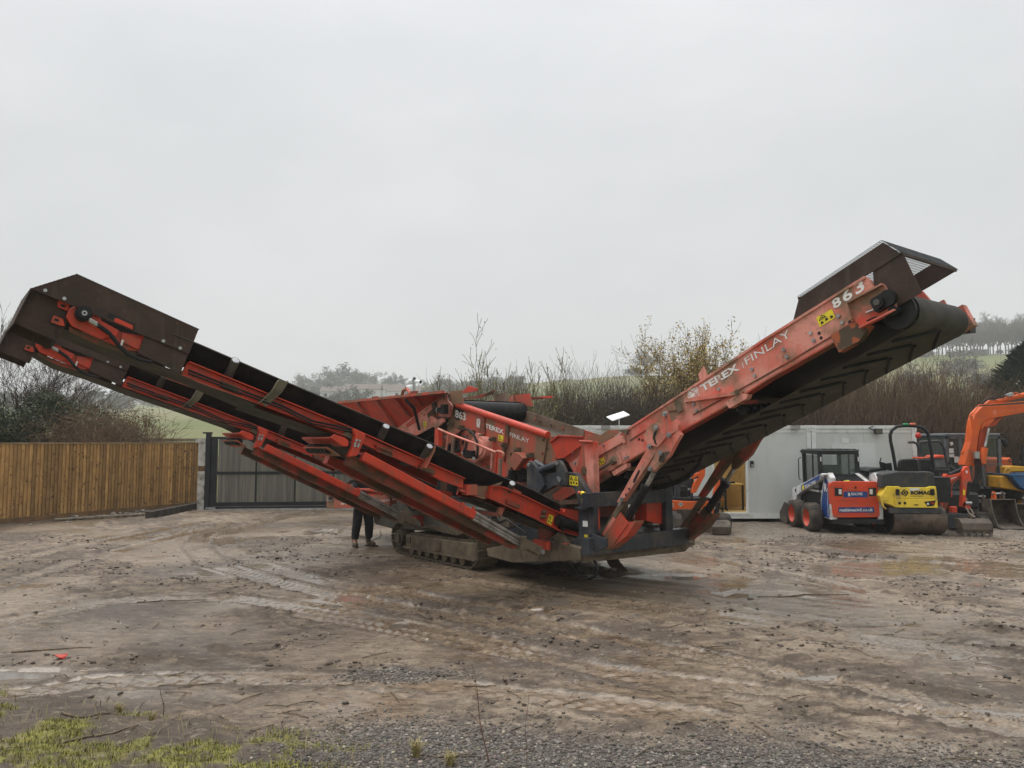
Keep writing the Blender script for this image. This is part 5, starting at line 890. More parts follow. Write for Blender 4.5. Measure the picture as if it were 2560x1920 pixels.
# lettering and stickers
LV = VV * .056 * 0 + VV * .004
def ltext(s, px, v, m, nm='lettering', par=None, bold=0., lift=None): return text(s, *[hv(p, v) for p in px], M[m], nm, par or OC, VV * .005 if lift is None else lift, bold)
ltext('8', B2((655, 765), (735, 715), (622, 680)), VF, 'worn', bold=.03); ltext('6', B2((755, 700), (845, 645), (722, 600)), VF, 'worn', bold=.03); ltext('3', B2((875, 625), (965, 570), (840, 515)), VF, 'worn', bold=.03)
ltext('TEREX', B1((873, 575), (1285, 325), (838, 508)), VF, 'worn', bold=.035)
ltext('FINLAY', B1((1358, 278), (1850, -45), (1330, 205)), VF, 'white')
P('lettering', 'white', MB().bar(hv(B1((1310, 248))[0], VF) + VV * .004, hv(B1((1328, 312))[0], VF) + VV * .004, .004, .008), OC)
def emblem(corners, v, par):
    bl, br, tr, tl = [hv(p, v) + VV * .004 for p in corners]
    f = lambda a, c: bl + (br - bl) * a + (tl - bl) * c + (tr - br - tl + bl) * a * c
    b = MB()
    for p, q in (((0, 0), (1, 0)), ((1, 0), (1, 1)), ((1, 1), (0, 1)), ((0, 1), (0, 0))): b.bar(f(*p), f(*q), .004, .010)
    for tri in (((.1, .08), (.5, .55), (.9, .08)), ((.1, .2), (.1, .9), (.42, .58)), ((.9, .2), (.9, .9), (.58, .58)), ((.2, .95), (.5, .66), (.8, .95))): b.add([f(*p) for p in tri], [(0, 1, 2)])
    P('emblem', 'worn', b, par)
emblem(B1((712, 640), (830, 615), (808, 522), (715, 560)), VF, OC)
def sticker(corners, v, par, tri=1, dots=2, off=.005, plane=None):
    h = plane or (lambda p: hv(p, v)); nn = VV if plane is None else U
    bl, br, tr, tl = [h(p) + nn * off for p in corners]
    f = lambda a, c: bl + (br - bl) * a + (tl - bl) * c
    st = P('warning_sticker', 'yel', MB().add([bl, br, tr, tl], [(0, 1, 2, 3)]), par)
    b = MB(); d = nn * .002
    for k in range(tri):
        x0 = .08 + k * .46; w = .40 if tri == 2 else .5
        o3 = [f(x0, .52) + d, f(x0 + w, .52) + d, f(x0 + w / 2, .95) + d]; c3 = sum(o3) / 3; i3 = [c3 + (p - c3) * .62 for p in o3]
        b.add(o3 + i3, [(0, 1, 4, 3), (1, 2, 5, 4), (2, 0, 3, 5)]); b.add([c3 + (p - c3) * .3 for p in o3], [(0, 1, 2)])
    for k in range(3):
        a = .12 + k * .3; c = .14 + .06 * (k % 2); b.add([f(a, c) + d, f(a + .2, c) + d, f(a + .16, c + .22) + d, f(a + .05, c + .24) + d], [(0, 1, 2, 3)])
    P('pictogram', 'ink', b, st)
    return st
sticker(B2((512, 940), (668, 845), (632, 760), (475, 845)), VF, OC)
sticker(A7((812, 1195), (905, 1140), (885, 1062), (792, 1115)), VF, OC)
sticker(A6((1790, 345), (1915, 360), (1910, 230), (1790, 210)), -.16, GF, tri=2); sticker(A6((1965, 605), (2022, 622), (2020, 532), (1962, 530)), -.14, GF); sticker(A6((2000, 1160), (2045, 1172), (2045, 1035), (1997, 1030)), -.14, GF)
wl = [hv(p, -.135) for p in A8((425, 950), (493, 955), (495, 1035), (425, 1030))]; P('white_label', 'white', MB().add(wl, [(0, 1, 2, 3)]), GF)
# pivot rail and hook at mid height, tail box, spill shields
P('hinge_bar', 'redf', MB().prism([hv(p, VF + .05) for p in B1((665, 655), (1215, 565), (1300, 575), (1290, 600), (660, 690))], -VV * .05), OC)
P('hinge_pin', 'mudst', MB().cyl(hv(B1((1245, 575))[0], VF + .09), hv(B1((1245, 575))[0], VF), .03).cyl(hv(B1((575, 680))[0], VF + .06), hv(B1((575, 680))[0], VF), .022), OC)
plate('hinge_bracket', 'mudst', B1((555, 670), (600, 680), (640, 780), (600, 800), (560, 730)), VF + .06, .03, OC)
plate('upright_tab', 'redf', B1((845, 480), (822, 375), (880, 285), (928, 410), (910, 440)), VF - .02, .01, OC)
plate('slide_bracket', 'redf', B1((1110, 690), (1290, 590), (1370, 600), (1350, 650), (1165, 755)), VF + .05, .10, OC)
def idlerset(pn, pf, drop):
    a, c = hv(pn, VF + .03), hv(pf, -2.08); S = P('return_idler', 'redx', MB().strip([a - U * .10, c - U * .10], [a + U * .10, c + U * .10], UP * .05), OC)
    b = MB().cyl(a - UP * drop, c - UP * drop, .02, n=8)
    for k in range(10):
        p = a + (c - a) * (k + .7) / 11 - UP * drop; b.cyl(p, p + unit(c - a) * .07, .065, n=14)
    P('rubber_disc', 'black', b, S)
idlerset(B1((1250, 715))[0], B1((2040, 672))[0], .07); idlerset(A8((1010, 255))[0], A8((1880, 232))[0], .09)
P('tail_skirt', 'redx', MB().prism([hv(p, VF + .0) for p in A7((755, 1330), (940, 1235), (985, 1330), (765, 1470))], -VV * .03), OC)
P('access_cover', 'redf', MB().prism([hv(p, VF + .03) for p in A7((985, 1060), (1090, 990), (1135, 1150), (1010, 1210), (980, 1180))], -VV * .02).prism([hv(p, VF + .05) for p in A7((990, 1270), (1195, 1150), (1200, 1215), (1020, 1325))], -VV * .09), OC)
P('tension_screw', 'mudst', MB().cyl(hv(A7((770, 1275))[0], VF + .06), hv(A7((1000, 1125))[0], VF + .06), .022).cyl(hv(A7((985, 1140))[0], VF + .06), hv(A7((1030, 1090))[0], VF + .06), .055, n=6).cyl(hv(A7((765, 1285))[0], VF + .06), hv(A7((790, 1265))[0], VF + .06), .04), OC)
P('tail_drum', 'black', MB().cyl(W(2.25, -.66, 1.56), W(2.25, -1.92, 1.56), .225, n=22), OC)
# flared feed box at the tail
FX = P('feed_box', 'red', MB().prism([hv(p, -.48) for p in A7((145, 862), (262, 770), (600, 785), (595, 870), (555, 915), (330, 1075), (240, 1092))], -VV * .012))
P('flange', 'red', MB().bar(hv(A7((145, 862))[0], -.47), hv(A7((262, 770))[0], -.47), .05, .02).bar(hv(A7((262, 770))[0], -.47), hv(A7((600, 785))[0], -.47), .05, .02), FX)
plate('side_sheet', 'redm', A7((330, 1075), (560, 912), (745, 820), (938, 692), (1082, 690), (1090, 735), (745, 935), (560, 1060), (480, 1210), (410, 1160)), -.56, .012, FX)
plate('lower_sheet', 'redf', A7((400, 1160), (560, 1040), (745, 940), (1110, 745), (1125, 870), (745, 1090), (745, 1260), (480, 1300)), -.55, .012, FX)
b = MB()
for p in A7((145, 862), (262, 770), (600, 785), (330, 1075)): pass
P('side_sheet', 'redm', MB().prism([mir(hv(p, -.48)) for p in A7((145, 862), (262, 770), (600, 785), (1082, 690), (1110, 760), (560, 1040), (330, 1075))], VV * .012), FX)
P('mounting_post', 'redf', MB().prism([hv(p, -.30) for p in A7((597, 848), (730, 850), (748, 1605), (665, 1612))], -VV * .12), FX, bev=.006)
P('post_gusset', 'redm', MB().prism([hv(p, -.31) for p in A7((590, 862), (668, 868), (665, 1612), (485, 1292), (520, 1160))], -VV * .012), FX)
P('lightening_hole', 'redx', MB().prism([hv((a + 7.3 * math.cos(t), c + 11.5 * math.sin(t)), -.298) for t in np.linspace(0, 6.0, 14) for a, c in A7((605, 1253))], -VV * .004), FX)  # darker red patch stands for the shaded opening
P('post_clevis', 'redm', MB().prism([hv(p, -.28) for p in A7((598, 850), (630, 755), (648, 760), (655, 850))], -VV * .02).prism([hv(p, -.40) for p in A7((640, 850), (665, 755), (690, 765), (700, 850))], -VV * .02).cyl(hv(A7((550, 848))[0], -.27), hv(A7((735, 855))[0], -.27), .018), FX)
bolts('bolt_heads', 'steel', [hv(p, -.55) for p in A7((455, 1010), (485, 1150), (880, 900))], VV, .02, .02, FX)
plate('latch_hook', 'mudst', A7((1085, 690), (1220, 680), (1190, 760), (1150, 720), (1100, 720)), VF + .05, .03, FX)
plate('latch_plate', 'redf', A7((1090, 780), (1140, 760), (1175, 860), (1160, 880), (1110, 850)), VF + .05, .03, FX)
# ---------------------------------------------------------------- screen box
VS = -.50
SB = P('screen_box', 'redm', MB().prism([hv(p, VS) for p in A5((395, 625), (450, 520), (540, 440), (1762, 872), (1700, 1260), (1480, 1340), (1150, 1460), (330, 1130))], -VV * .02))
P('side_wall', 'redm', MB().prism([mir(hv(p, VS)) for p in A5((395, 655), (450, 560), (540, 500), (1762, 932), (1700, 1260), (1480, 1340), (1150, 1460), (330, 1130))], VV * .02), SB)
t0, t1 = hv(A5((520, 452))[0], VS), hv(A5((1768, 872))[0], VS); b0, b1_ = hv(A5((400, 900))[0], VS - .05), hv(A5((1700, 1230))[0], VS - .05)
P('screen_deck', 'mudd', MB().strip([t0 - UP * .30 - VV * .03, t1 - UP * .25 - VV * .03], [mir(t0) - UP * .30, mir(t1) - UP * .25], UP * .03).strip([b0, b1_], [mir(b0), mir(b1_)], UP * .04), SB)
for q in (lambda p: p,):
    a, c = q(t0), q(t1); d = unit(c - a); n = unit(np.cross(d, VV)); n = n if n[2] > 0 else -n
    P('top_rail', 'red', MB().cyl(a, c, .062, n=16), SB)
plate('end_panel', 'redm', A5((1748, 872), (1830, 885), (1900, 890), (1878, 1215), (1800, 1270), (1700, 1262)), VS - .03, .02, SB, both=True)
plate('end_panel_cap', 'rustp', A5((1750, 868), (1850, 905), (1830, 945), (1760, 905)), VS - .02, .02, SB)
for pts in (((838, 640), (850, 618), (888, 625), (890, 880), (835, 920), (815, 870)), ((1178, 745), (1190, 730), (1224, 735), (1215, 970), (1170, 1080), (1160, 1240), (1130, 1230), (1135, 1000), (1170, 930))):
    plate('stiffening_rib', 'redx', A5(*pts), VS + .035, .04, SB)
cs = [hv(p, VS) for p in A5((455, 718), (603, 768), (750, 835), (892, 890), (1035, 930), (1198, 1010), (1380, 1075), (1555, 1150))]
for c in cs: P('deck_clamp', 'mudst', MB().box(c + VV * .05, U * .035, VV * .05, UP * .04).cyl(c + VV * .1, c + VV * .13, .022, n=6), SB)
bolts('bolt_heads', 'redx', [hv(p, VS) for p in A5((480, 815), (490, 640), (1710, 940), (1692, 1125), (1260, 1130), (1370, 1175), (875, 670), (655, 880), (640, 1050))], VV, .022, .018, SB)
plate('spring_mount', 'redm', A5((1190, 1250), (1310, 1110), (1350, 1115), (1435, 1190), (1310, 1365)), VS + .16, .16, SB, bev=.008)
plate('spring_mount', 'red', A5((1400, 1240), (1470, 1190), (1560, 1190), (1500, 1330), (1420, 1320)), VS + .05, .10, SB)
plate('spring_mount', 'redm', A5((330, 900), (440, 790), (470, 800), (520, 830), (480, 900), (415, 990)), VS + .14, .12, SB)
def spring(c0, c1, r):
    n = 60; ax = unit(c1 - c0); x = unit(np.cross(ax, VV)); y = np.cross(ax, x); turns = 6
    return MB().tube([c0 + (c1 - c0) * k / n + (x * math.cos(2 * math.pi * turns * k / n) + y * math.sin(2 * math.pi * turns * k / n)) * r for k in range(n + 1)], .016, 6)
for a, c, r, vv in (((1290, 1345), (1265, 1520), .075, .08), ((1395, 1330), (1440, 1500), .085, .0), ((415, 1000), (410, 1110), .055, .02), ((505, 960), (520, 1115), .06, .02)):
    P('coil_spring', 'black', spring(hv(A5(a)[0], VS + vv), hv(A5(c)[0], VS + vv), r), SB)
P('spring_seat', 'redm', MB().box(hv(A5((1340, 1545))[0], VS), U * .2, VV * .1, UP * .03).box(hv(A5((470, 1135))[0], VS), U * .2, VV * .1, UP * .03), ch)
# eccentric housing and drive motor with hoses
ec = hv(D2((1500, 1010))[0], VS)
P('eccentric_housing', 'redf', MB().cyl(ec, ec + VV * .16, .20, n=28).cyl(ec + VV * .16, ec + VV * .20, .15, n=24).prism([hv(p, VS + .1) for p in D2((1280, 700), (1330, 720), (1380, 830), (1380, 1250), (1240, 1340), (1050, 1200), (1130, 900))], -VV * .08), SB)
P('vibration_motor', 'black', MB().cyl(hv(D2((1080, 1150))[0], VS + .18), hv(D2((1080, 1150))[0], VS + .34), .075).box(hv(D2((1180, 1160))[0], VS + .22), U * .10, VV * .06, UP * .07), SB)
P('hose_fitting', 'steel', MB().cyl(hv(D2((985, 1120))[0], VS + .3), hv(D2((1040, 1165))[0], VS + .3), .022).cyl(hv(D2((1225, 1240))[0], VS + .28), hv(D2((1225, 1240))[0], VS + .34), .03), SB)
P('hydraulic_hose', 'black', MB().tube([hv(p, VS + .22) for p in D2((930, 1080), (900, 900), (910, 760), (970, 650), (1060, 620), (1150, 650), (1230, 740), (1290, 880), (1310, 1020), (1290, 1250))], .020, 8).tube([hv(p, VS + .3) for p in D2((1000, 1120), (1060, 1000), (1085, 850), (1050, 780), (1020, 800), (985, 950))], .02, 8), SB)
plate('vent_grille', 'redx', D2((1385, 1330), (1590, 1400), (1570, 1480), (1380, 1400)), VS + .03, .02, SB)
ltext('863', A5((490, 625), (635, 678), (490, 518)), VS, 'white', par=SB, bold=.02)
ltext('TEREX', A5((905, 770), (1165, 865), (898, 705)), VS, 'white', par=SB, bold=.03)
ltext('FINLAY', A5((1243, 890), (1510, 985), (1243, 830)), VS, 'white', par=SB)
emblem(A5((787, 755), (832, 768), (832, 655), (790, 648)), VS, SB)
sticker(A5((1085, 945), (1150, 965), (1160, 880), (1085, 865)), VS, SB)
# walkway hand rail
HRv = .02
hr = lambda *p: [hv(q, HRv) for q in D2(*p)]
HR = P('hand_rail', 'redf', MB().tube(hr((470, 610), (700, 715), (1200, 905), (1690, 1110)), .020, 10).tube(hr((1690, 1110), (1740, 1085), (1830, 1110), (1868, 1140), (1850, 1200)), .020, 8))
for a, c, m in (((700, 715), (640, 1070), 'redf'), ((1620, 1130), (1600, 1480), 'redf'), ((1722, 1130), (1680, 1620), 'red'), ((800, 830), (770, 1150), 'rust'), ((1795, 1250), (1790, 1660), 'rust')):
    p0, p1 = hr(a, c); P('rail_post', m, MB().cyl(p0, p1, .019 if m != 'rust' else .03, n=10), HR)
P('rail_bracket', 'red', MB().prism(hr((400, 610), (475, 610), (480, 985), (390, 955)), -VV * .08), HR)
# ---------------------------------------------------------------- feeder and hopper
VP = -.46
FD = P('feed_conveyor', 'redf', MB().prism([hv(p, VP) for p in A3((1075, 940), (1755, 440), (1765, 560), (1832, 640), (1790, 790), (1700, 800), (1640, 880), (1330, 1045))], -VV * .03))
P('side_plate', 'redf', MB().prism([mir(hv(p, VP)) for p in A3((1075, 940), (1755, 440), (1765, 560), (1832, 640), (1790, 790), (1700, 800), (1640, 880), (1330, 1045))], VV * .03), FD)
plate('head_plate', 'redm', A3((1755, 440), (1950, 415), (1985, 600), (1840, 615), (1780, 560)), VP + .02, .02, FD, both=True)
plate('pivot_plate', 'redf', A3((1490, 800), (1540, 770), (1620, 830), (1690, 800), (1710, 850), (1600, 950), (1500, 870)), VP + .12, .05, FD)
plate('cable_guard', 'redx', A3((1480, 740), (1540, 690), (1640, 830), (1600, 830), (1540, 770), (1490, 800)), VP + .05, .03, FD)
plate('vent_cover', 'red', A3((1180, 900), (1340, 770), (1345, 830), (1200, 925)), VP + .02, .015, FD)
b = MB()
for k in range(6):
    x = 1205 + k * 20; y = 880 - k * 16; q = [hv(p, VP + .022) for p in A3((x, y), (x + 8, y - 6), (x + 12, y + 8), (x + 4, y + 14))]; b.add(q, [(0, 1, 2, 3)])
P('vent_slot', 'ink', b, FD)  # dark patches drawn where the slots would be in shade
plate('bearing_pad', 'rustp', A3((1540, 600), (1600, 570), (1620, 780), (1790, 790), (1640, 880), (1560, 760)), VP + .03, .02, FD)
P('feeder_motor', 'black', MB().cyl(hv(A3((1590, 695))[0], VP + .12), hv(A3((1730, 690))[0], VP + .16), .055).box(hv(A3((1720, 680))[0], VP + .16), U * .06, VV * .05, UP * .09), FD); P('motor_band', 'white', MB().cyl(hv(A3((1636, 692))[0], VP + .133), hv(A3((1644, 692))[0], VP + .135), .058), FD)
bolts('bolt_heads', 'steel', [hv(p, VP + .02) for p in A3((1790, 470), (1800, 540), (1735, 485), (1695, 515), (1650, 850))], VV, .024, .03, FD)
bolts('bolt_holes', 'ink', [hv(p, VP) for p in A3((1410, 738), (1440, 760), (1462, 695), (1490, 670), (1660, 540), (1630, 560))], VV, .018, .004, FD)  # hole darkness drawn as small black discs
sticker(A3((1435, 935), (1475, 945), (1470, 850), (1430, 850)), VP, FD)
fd0, fd1 = loc(hv(A3((1075, 960))[0], VP)), loc(hv(A3((1760, 560))[0], VP))
drc = (-1.32, 2.80)
P('head_drum', 'black', MB().cyl(W(drc[0], VP - .04, drc[1]), W(drc[0], 2 * VC - VP + .04, drc[1]), .19, n=26), FD)
P('feed_belt', 'belt', MB().strip([W(fd0[0] - 2.6, VP - .06, 1.5), W(drc[0], VP - .06, drc[1] + .2)], [W(fd0[0] - 2.6, 2 * VC - VP + .06, 1.5), W(drc[0], 2 * VC - VP + .06, drc[1] + .2)], UP * .01).strip([W(fd0[0] - 2.6, VP - .06, 1.2), W(drc[0], VP - .06, drc[1] - .2)], [W(fd0[0] - 2.6, 2 * VC - VP + .06, 1.2), W(drc[0], 2 * VC - VP + .06, drc[1] - .2)], UP * .01), FD)
P('discharge_hood', 'redx', MB().strip([hv(A5((600, 358))[0], -.62), hv(A5((830, 318))[0], -1.3), hv(A5((1040, 242))[0], -1.92)], [hv(A5((602, 385))[0], -.62), hv(A5((840, 352))[0], -1.3), hv(A5((1005, 312))[0], -1.92)], U * .02), FD)
plate('hood_tip', 'red', A5((575, 250), (600, 260), (665, 190), (785, 225), (780, 262), (590, 295)), -.62, .03, FD)
P('rusty_side', 'rust', MB().prism([hv(p, -1.95) for p in A5((1000, 330), (1110, 290), (1190, 290), (1240, 440), (1180, 560), (1100, 625), (1070, 480))], -VV * .02), FD)
P('far_wall', 'rust', MB().prism([hv(p, -2.02) for p in A5((1140, 612), (1212, 540), (1270, 472), (2260, 795), (2260, 930), (1900, 900), (1180, 640))], -VV * .015), FD)
bolts('bolt_heads', 'rustp', [hv(p, -2.02) for p in A5((1660, 685), (1815, 735), (1980, 780), (1600, 650))], VV, .026, .02, FD)
fA, fB = [loc(hv(p, VP)) for p in A3((1075, 940), (1755, 440))]
fz = lambda u: fA[2] + (u - fA[0]) * (fB[2] - fA[2]) / (fB[0] - fA[0])
hb = [(-5.0, fz(-5.0) if fz(-5.0) > 1.5 else 1.5)] + [(u, max(fz(u), 1.5)) for u in (-4.5, -4, -3.5, -3, -2.5, -2)] + [(fB[0], fB[2] - .01)]
ht = [(-5.45 + (a[0] + 5.0) * (4.4 / (fB[0] + 5.0)), 3.10) for a in hb]
HP = P('hopper', 'red', MB().strip([W(u, .02, z) for u, z in ht], [W(u, VP - .005, z) for u, z in hb], -VV * .012))
P('hopper_side', 'red', MB().strip([W(u, 2 * VC - .02, z) for u, z in ht], [W(u, 2 * VC - VP + .005, z) for u, z in hb], VV * .012), HP)
P('hopper_back', 'red', MB().strip([W(-5.45, .02, 3.09), W(-5.45, 2 * VC - .02, 3.09)], [W(-5.0, VP, 1.5), W(-5.0, 2 * VC - VP, 1.5)], U * .012), HP)
P('rim', 'redm', MB().bar(W(-5.48, .03, 3.10), W(-1.02, .03, 3.12), .05, .05).bar(W(-5.48, 2 * VC - .03, 3.10), W(-1.02, 2 * VC - .03, 3.12), .05, .05).bar(W(-5.48, .03, 3.10), W(-5.48, 2 * VC - .03, 3.10), .05, .05), HP)
for u in (-4.3, -3.6, -3.0, -2.45, -1.95):
    ut = -5.45 + (u + 5.0) * (4.4 / (fB[0] + 5.0)); zl = max(fz(u), 1.5); P('rib', 'redm', MB().prism([W(ut - .03, .03, 3.08), W(ut + .03, .03, 3.08), W(u + .03, VP + .03, zl + .02), W(u - .03, VP + .03, zl + .02)], VV * .05), HP)
P('folding_strut', 'black', MB().tube([W(-2.35, .07, 3.04), W(-2.20, -.05, 2.85), W(-2.42, -.30, 2.45)], .03, 6), HP)
P('lifting_hook', 'redm', MB().tube([W(-2.55, .03, 3.12), W(-2.5, .03, 3.22), W(-2.35, .03, 3.25), W(-2.2, .03, 3.13)], .035, 8), HP)
P('rim_latch', 'redx', MB().box(W(-2.1, .02, 3.16), U * .1, VV * .03, UP * .03).box(W(-3.7, .02, 3.14), U * .1, VV * .03, UP * .02), HP)
for u, v, z0_, z1_ in ((-4.8, -.5, 1.0, 2.0), (-4.8, 2 * VC + .5, 1.0, 2.0), (-1.8, -.5, 1.2, 2.4), (-1.8, 2 * VC + .5, 1.2, 2.4)): P('hopper_leg', 'redx', MB().bar(W(u, v, z0_), W(u, v, z1_), .13, .13), HP)
# engine side door with web address
DV = .46
DR = P('engine_door', 'redm', MB().prism([hv(p, DV) for p in [(816, 1224), (825, 1221), (955, 1221), (975, 1240), (975, 1264), (925, 1268), (816, 1272)]], -VV * .05), None, bev=.006)
text('www.terexfinlay.com', *[hv(p, DV) for p in [(852, 1265), (975, 1256), (852, 1255)]], M['worn'], 'lettering', DR, VV * .004)
P('door_hinge_arm', 'redx', MB().bar(W(-3.1, DV - .05, .95), W(-3.1, -.5, 1.0), .06, .08).bar(W(-4.6, DV - .05, .95), W(-4.6, -.5, 1.0), .06, .08), DR)
lt = [hv(p, DV + .002) for p in A4((105, 490), (185, 490), (185, 570), (105, 570))]
P('door_latch', 'steel', MB().prism(lt, VV * .02), DR); P('latch_handle', 'black', MB().prism([hv(p, DV + .024) for p in A4((125, 505), (170, 505), (170, 550), (125, 550))], VV * .012), DR)
# ---------------------------------------------------------------- side conveyors
UF = 2.05; CW = .72
def T(px, u=None): return [loc(hu(p, UF if u is None else u))[1:] for p in px]
def conveyor(du, dv, dz, first):
    w = lambda u, v, z: W(u + du, v + dv, z + dz)
    pr = lambda poly, u, t: MB().prism([w(u, v, z) for v, z in poly], U * t)
    CC = P('side_conveyor', 'red', pr(T([(470, 905), (500, 918), (700, 1002), (862, 1064), (950, 1108), (1042, 1146), (1158, 1196), (1158, 1221), (1100, 1200), (1026, 1160), (954, 1133), (862, 1088), (700, 1028), (500, 956), (455, 935)]), UF, -.06))
    P('side_beam', 'red', pr(T([(470, 905), (862, 1064), (1158, 1196), (1158, 1221), (862, 1088), (455, 935)]), UF - CW, .06), CC)
    # beam flanges
    b = MB()
    for pa in ([(470, 905), (862, 1064), (1158, 1196)], [(455, 937), (700, 1030), (862, 1090), (1026, 1162)]):
        q = T(pa)
        for a, c in zip(q[:-1], q[1:]): b.bar(w(UF + .02, *a), w(UF + .02, *c), .07, .012)
    P('beam_flange', 'red', b, CC)
    # belt: troughed carrying run and sagging return
    te = T([(430, 835), (500, 863), (715, 956), (862, 1018), (1000, 1076), (1089, 1114), (1198, 1168), (1330, 1225), (1400, 1262)], UF + .10)
    le = T([(430, 885), (500, 915), (715, 1005), (862, 1062), (1000, 1125), (1089, 1165), (1198, 1215), (1330, 1265), (1400, 1300)], UF - .12)
    um = UF - CW / 2; mirr = lambda u: 2 * um - u
    A_ = [w(UF + .10, *p) for p in te]; B_ = [w(UF - .12, *p) for p in le]; C_ = [w(mirr(UF - .12), *p) for p in le]; D_ = [w(mirr(UF + .10), *p) for p in te]
    BL = P('conveyor_belt', 'belt', MB().strip(A_, B_, UP * .012).strip(B_, C_, UP * .012).strip(C_, D_, UP * .012), CC)
    P('belt_edge', 'beltd', MB().tube([p + UP * .004 for p in A_], .009, 5), BL)
    re = T(A1((560, 640), (900, 770), (1300, 920), (1750, 1090), (2212, 1290)) + A2((600, 970), (1000, 1110), (1450, 1270)) + [(900, 1140), (1000, 1195), (1120, 1262), (1250, 1335), (1330, 1370)], UF - .03)
    if not first:                                                       # the rear conveyor's belt hangs slacker
        re = [(v - dv, z - dz) for v, z in T(A1((300, 825), (500, 942), (790, 1040), (1200, 1195), (1600, 1330), (2030, 1480)) + [(660, 1103), (760, 1158), (880, 1225), (1000, 1282)], UF - .03 + du)]
    P('return_belt', 'beltd', MB().strip([w(UF - .03, v, z) for v, z in re], [w(UF - CW + .03, v, z) for v, z in re], UP * .010), BL)
    # head: drum, drive plate, motor, hoses
    mv, mz = T(A1((705, 512)))[0]; hd = lambda s, h: (mv + s * .925 + h * -.38 * -1 * 0 + s * 0, mz)
    P('head_drum', 'black', MB().cyl(w(UF - .02, mv, mz), w(UF - CW + .02, mv, mz), .14, n=20), CC)
    arcs = [(mv + .15 * math.cos(a), mz + .15 * math.sin(a)) for a in np.linspace(-1.9, 1.2, 9)]
    P('belt_wrap', 'belt', MB().strip([w(UF - .05, *p) for p in arcs], [w(UF - CW + .05, *p) for p in arcs]), BL)
    dp = T(A1((570, 525), (603, 450), (662, 432), (835, 492), (890, 572), (1025, 640), (1015, 690), (870, 720), (620, 605)), UF + .06)
    P('drive_plate', 'red', pr(dp, UF + .06, -.035), CC, bev=.006)
    P('drive_plate', 'red', pr(T(A1((880, 560), (1020, 640), (1050, 660), (1250, 690), (1200, 822), (1090, 812), (860, 715)), UF + .02), UF + .02, -.03), CC)
    P('tensioner_plate', 'red', pr(T(A1((1062, 658), (1225, 725), (1205, 812), (1045, 735)), UF + .05), UF + .05, -.02), CC)
    P('lower_channel', 'redx', pr(T(A1((600, 610), (880, 735), (1180, 835), (1170, 870), (850, 770), (600, 650)), UF + .01), UF + .01, -.06), CC)
    for e in (((500, 390), (530, 383), (605, 420), (585, 475), (497, 440)), ((440, 570), (465, 512), (545, 545), (560, 605), (520, 600))):
        P('drive_ear', 'red', pr(T(A1(*e), UF + .02), UF + .02, -.02), CC)
    sl = MB()
    for sx, sy in ((545, 430), (490, 553)): 
        c = T(A1((sx - 18, sy - 7), (sx + 18, sy + 7)), UF + .022); sl.bar(w(UF + .023, *c[0]), w(UF + .023, *c[1]), .004, .025)
    P('ear_slot', 'ink', sl, CC)  # dark bars stand for the open slots
    P('drive_motor', 'black', MB().cyl(w(UF + .06, mv, mz), w(UF + .15, mv, mz), .078, n=18).cyl(w(UF + .15, mv, mz), w(UF + .17, mv, mz), .06, n=18), CC)
    P('motor_cap', 'steel', MB().cyl(w(UF + .17, mv, mz), w(UF + .176, mv, mz), .026), CC); P('cap_centre', 'ink', MB().cyl(w(UF + .176, mv, mz), w(UF + .178, mv, mz), .012), CC)
    for k, dd in enumerate((0, 16)):
        h = T(A1((770, 545 + dd), (840, 585 + dd), (950, 660 + dd), (1040, 770 + dd), (1110, 830 + dd), (1220, 890), (1330, 912)), UF + .14)
        P('hose_end', 'chrome', MB().cyl(w(UF + .14, *h[0]), w(UF + .14, *h[1]), .018, n=8), CC)
        P('hydraulic_hose', 'black', MB().tube([w(UF + .14 - .02 * i, *p) for i, p in enumerate(h[1:])], .017, 8), CC)
    zt = T(A1((1055, 765)), UF + .14)[0]; P('cable_tie', 'white', MB().cyl(w(UF + .09, zt[0] + .01, zt[1] - .04), w(UF + .12, zt[0] - .01, zt[1] + .05), .012, n=6), CC)
    # brown head guard, both sides, with mesh lid
    G = P('head_guard', 'brown', pr(T(A1((270, 281), (665, 157), (1717, 632), (1632, 847)), UF + .10), UF + .10, -.006), CC)
    P('guard_side', 'brown', pr(T(A1((270, 281), (665, 157), (1717, 632), (1632, 847)), UF + .10), mirr(UF + .10), .006), G)
    lowp = T(A1((272, 286), (640, 440), (500, 745), (120, 577)), UF - .02); lowr = T(A1((1250, 690), (1632, 840), (1558, 1017), (1195, 835)), UF + .085)
    fl = T(A1((182, 492), (480, 612), (470, 726), (118, 577)), UF + .0)
    for uu, s in ((UF - .02, 1), (mirr(UF - .02), -1)):
        P('guard_side', 'brown', pr(lowp, uu, -.006 * s), G); P('guard_flap', 'brown', pr(fl, uu + .02 * s, -.006 * s), G); P('guard_side', 'brown', pr(lowr, uu + .1 * s, -.006 * s), G)
    if first:
        nf = T(A1((930, 490), (950, 492), (1170, 590), (1160, 640), (925, 530)), UF + .102)
        P('guard_notch', 'ink', pr(nf, UF + .102, -.001), G); P('notch_plate', 'red', pr(T(A1((990, 540), (1010, 535), (1150, 600), (1145, 635), (985, 565)), UF + .104), UF + .104, -.001), G)  # dark sheet stands for the shaded cut-out in the guard
    bc = [w(UF + .10, *p) for p in T(A1((390, 298), (555, 368), (1410, 735), (1555, 796)), UF + .10)]
    bolts('bolt_heads', 'steel', bc, U, .018, .012, G)
    g = T(A1((120, 577), (270, 281), (665, 157), (1717, 632)), UF + .10); b = MB(); ua, ub = UF + .10, mirr(UF + .10)
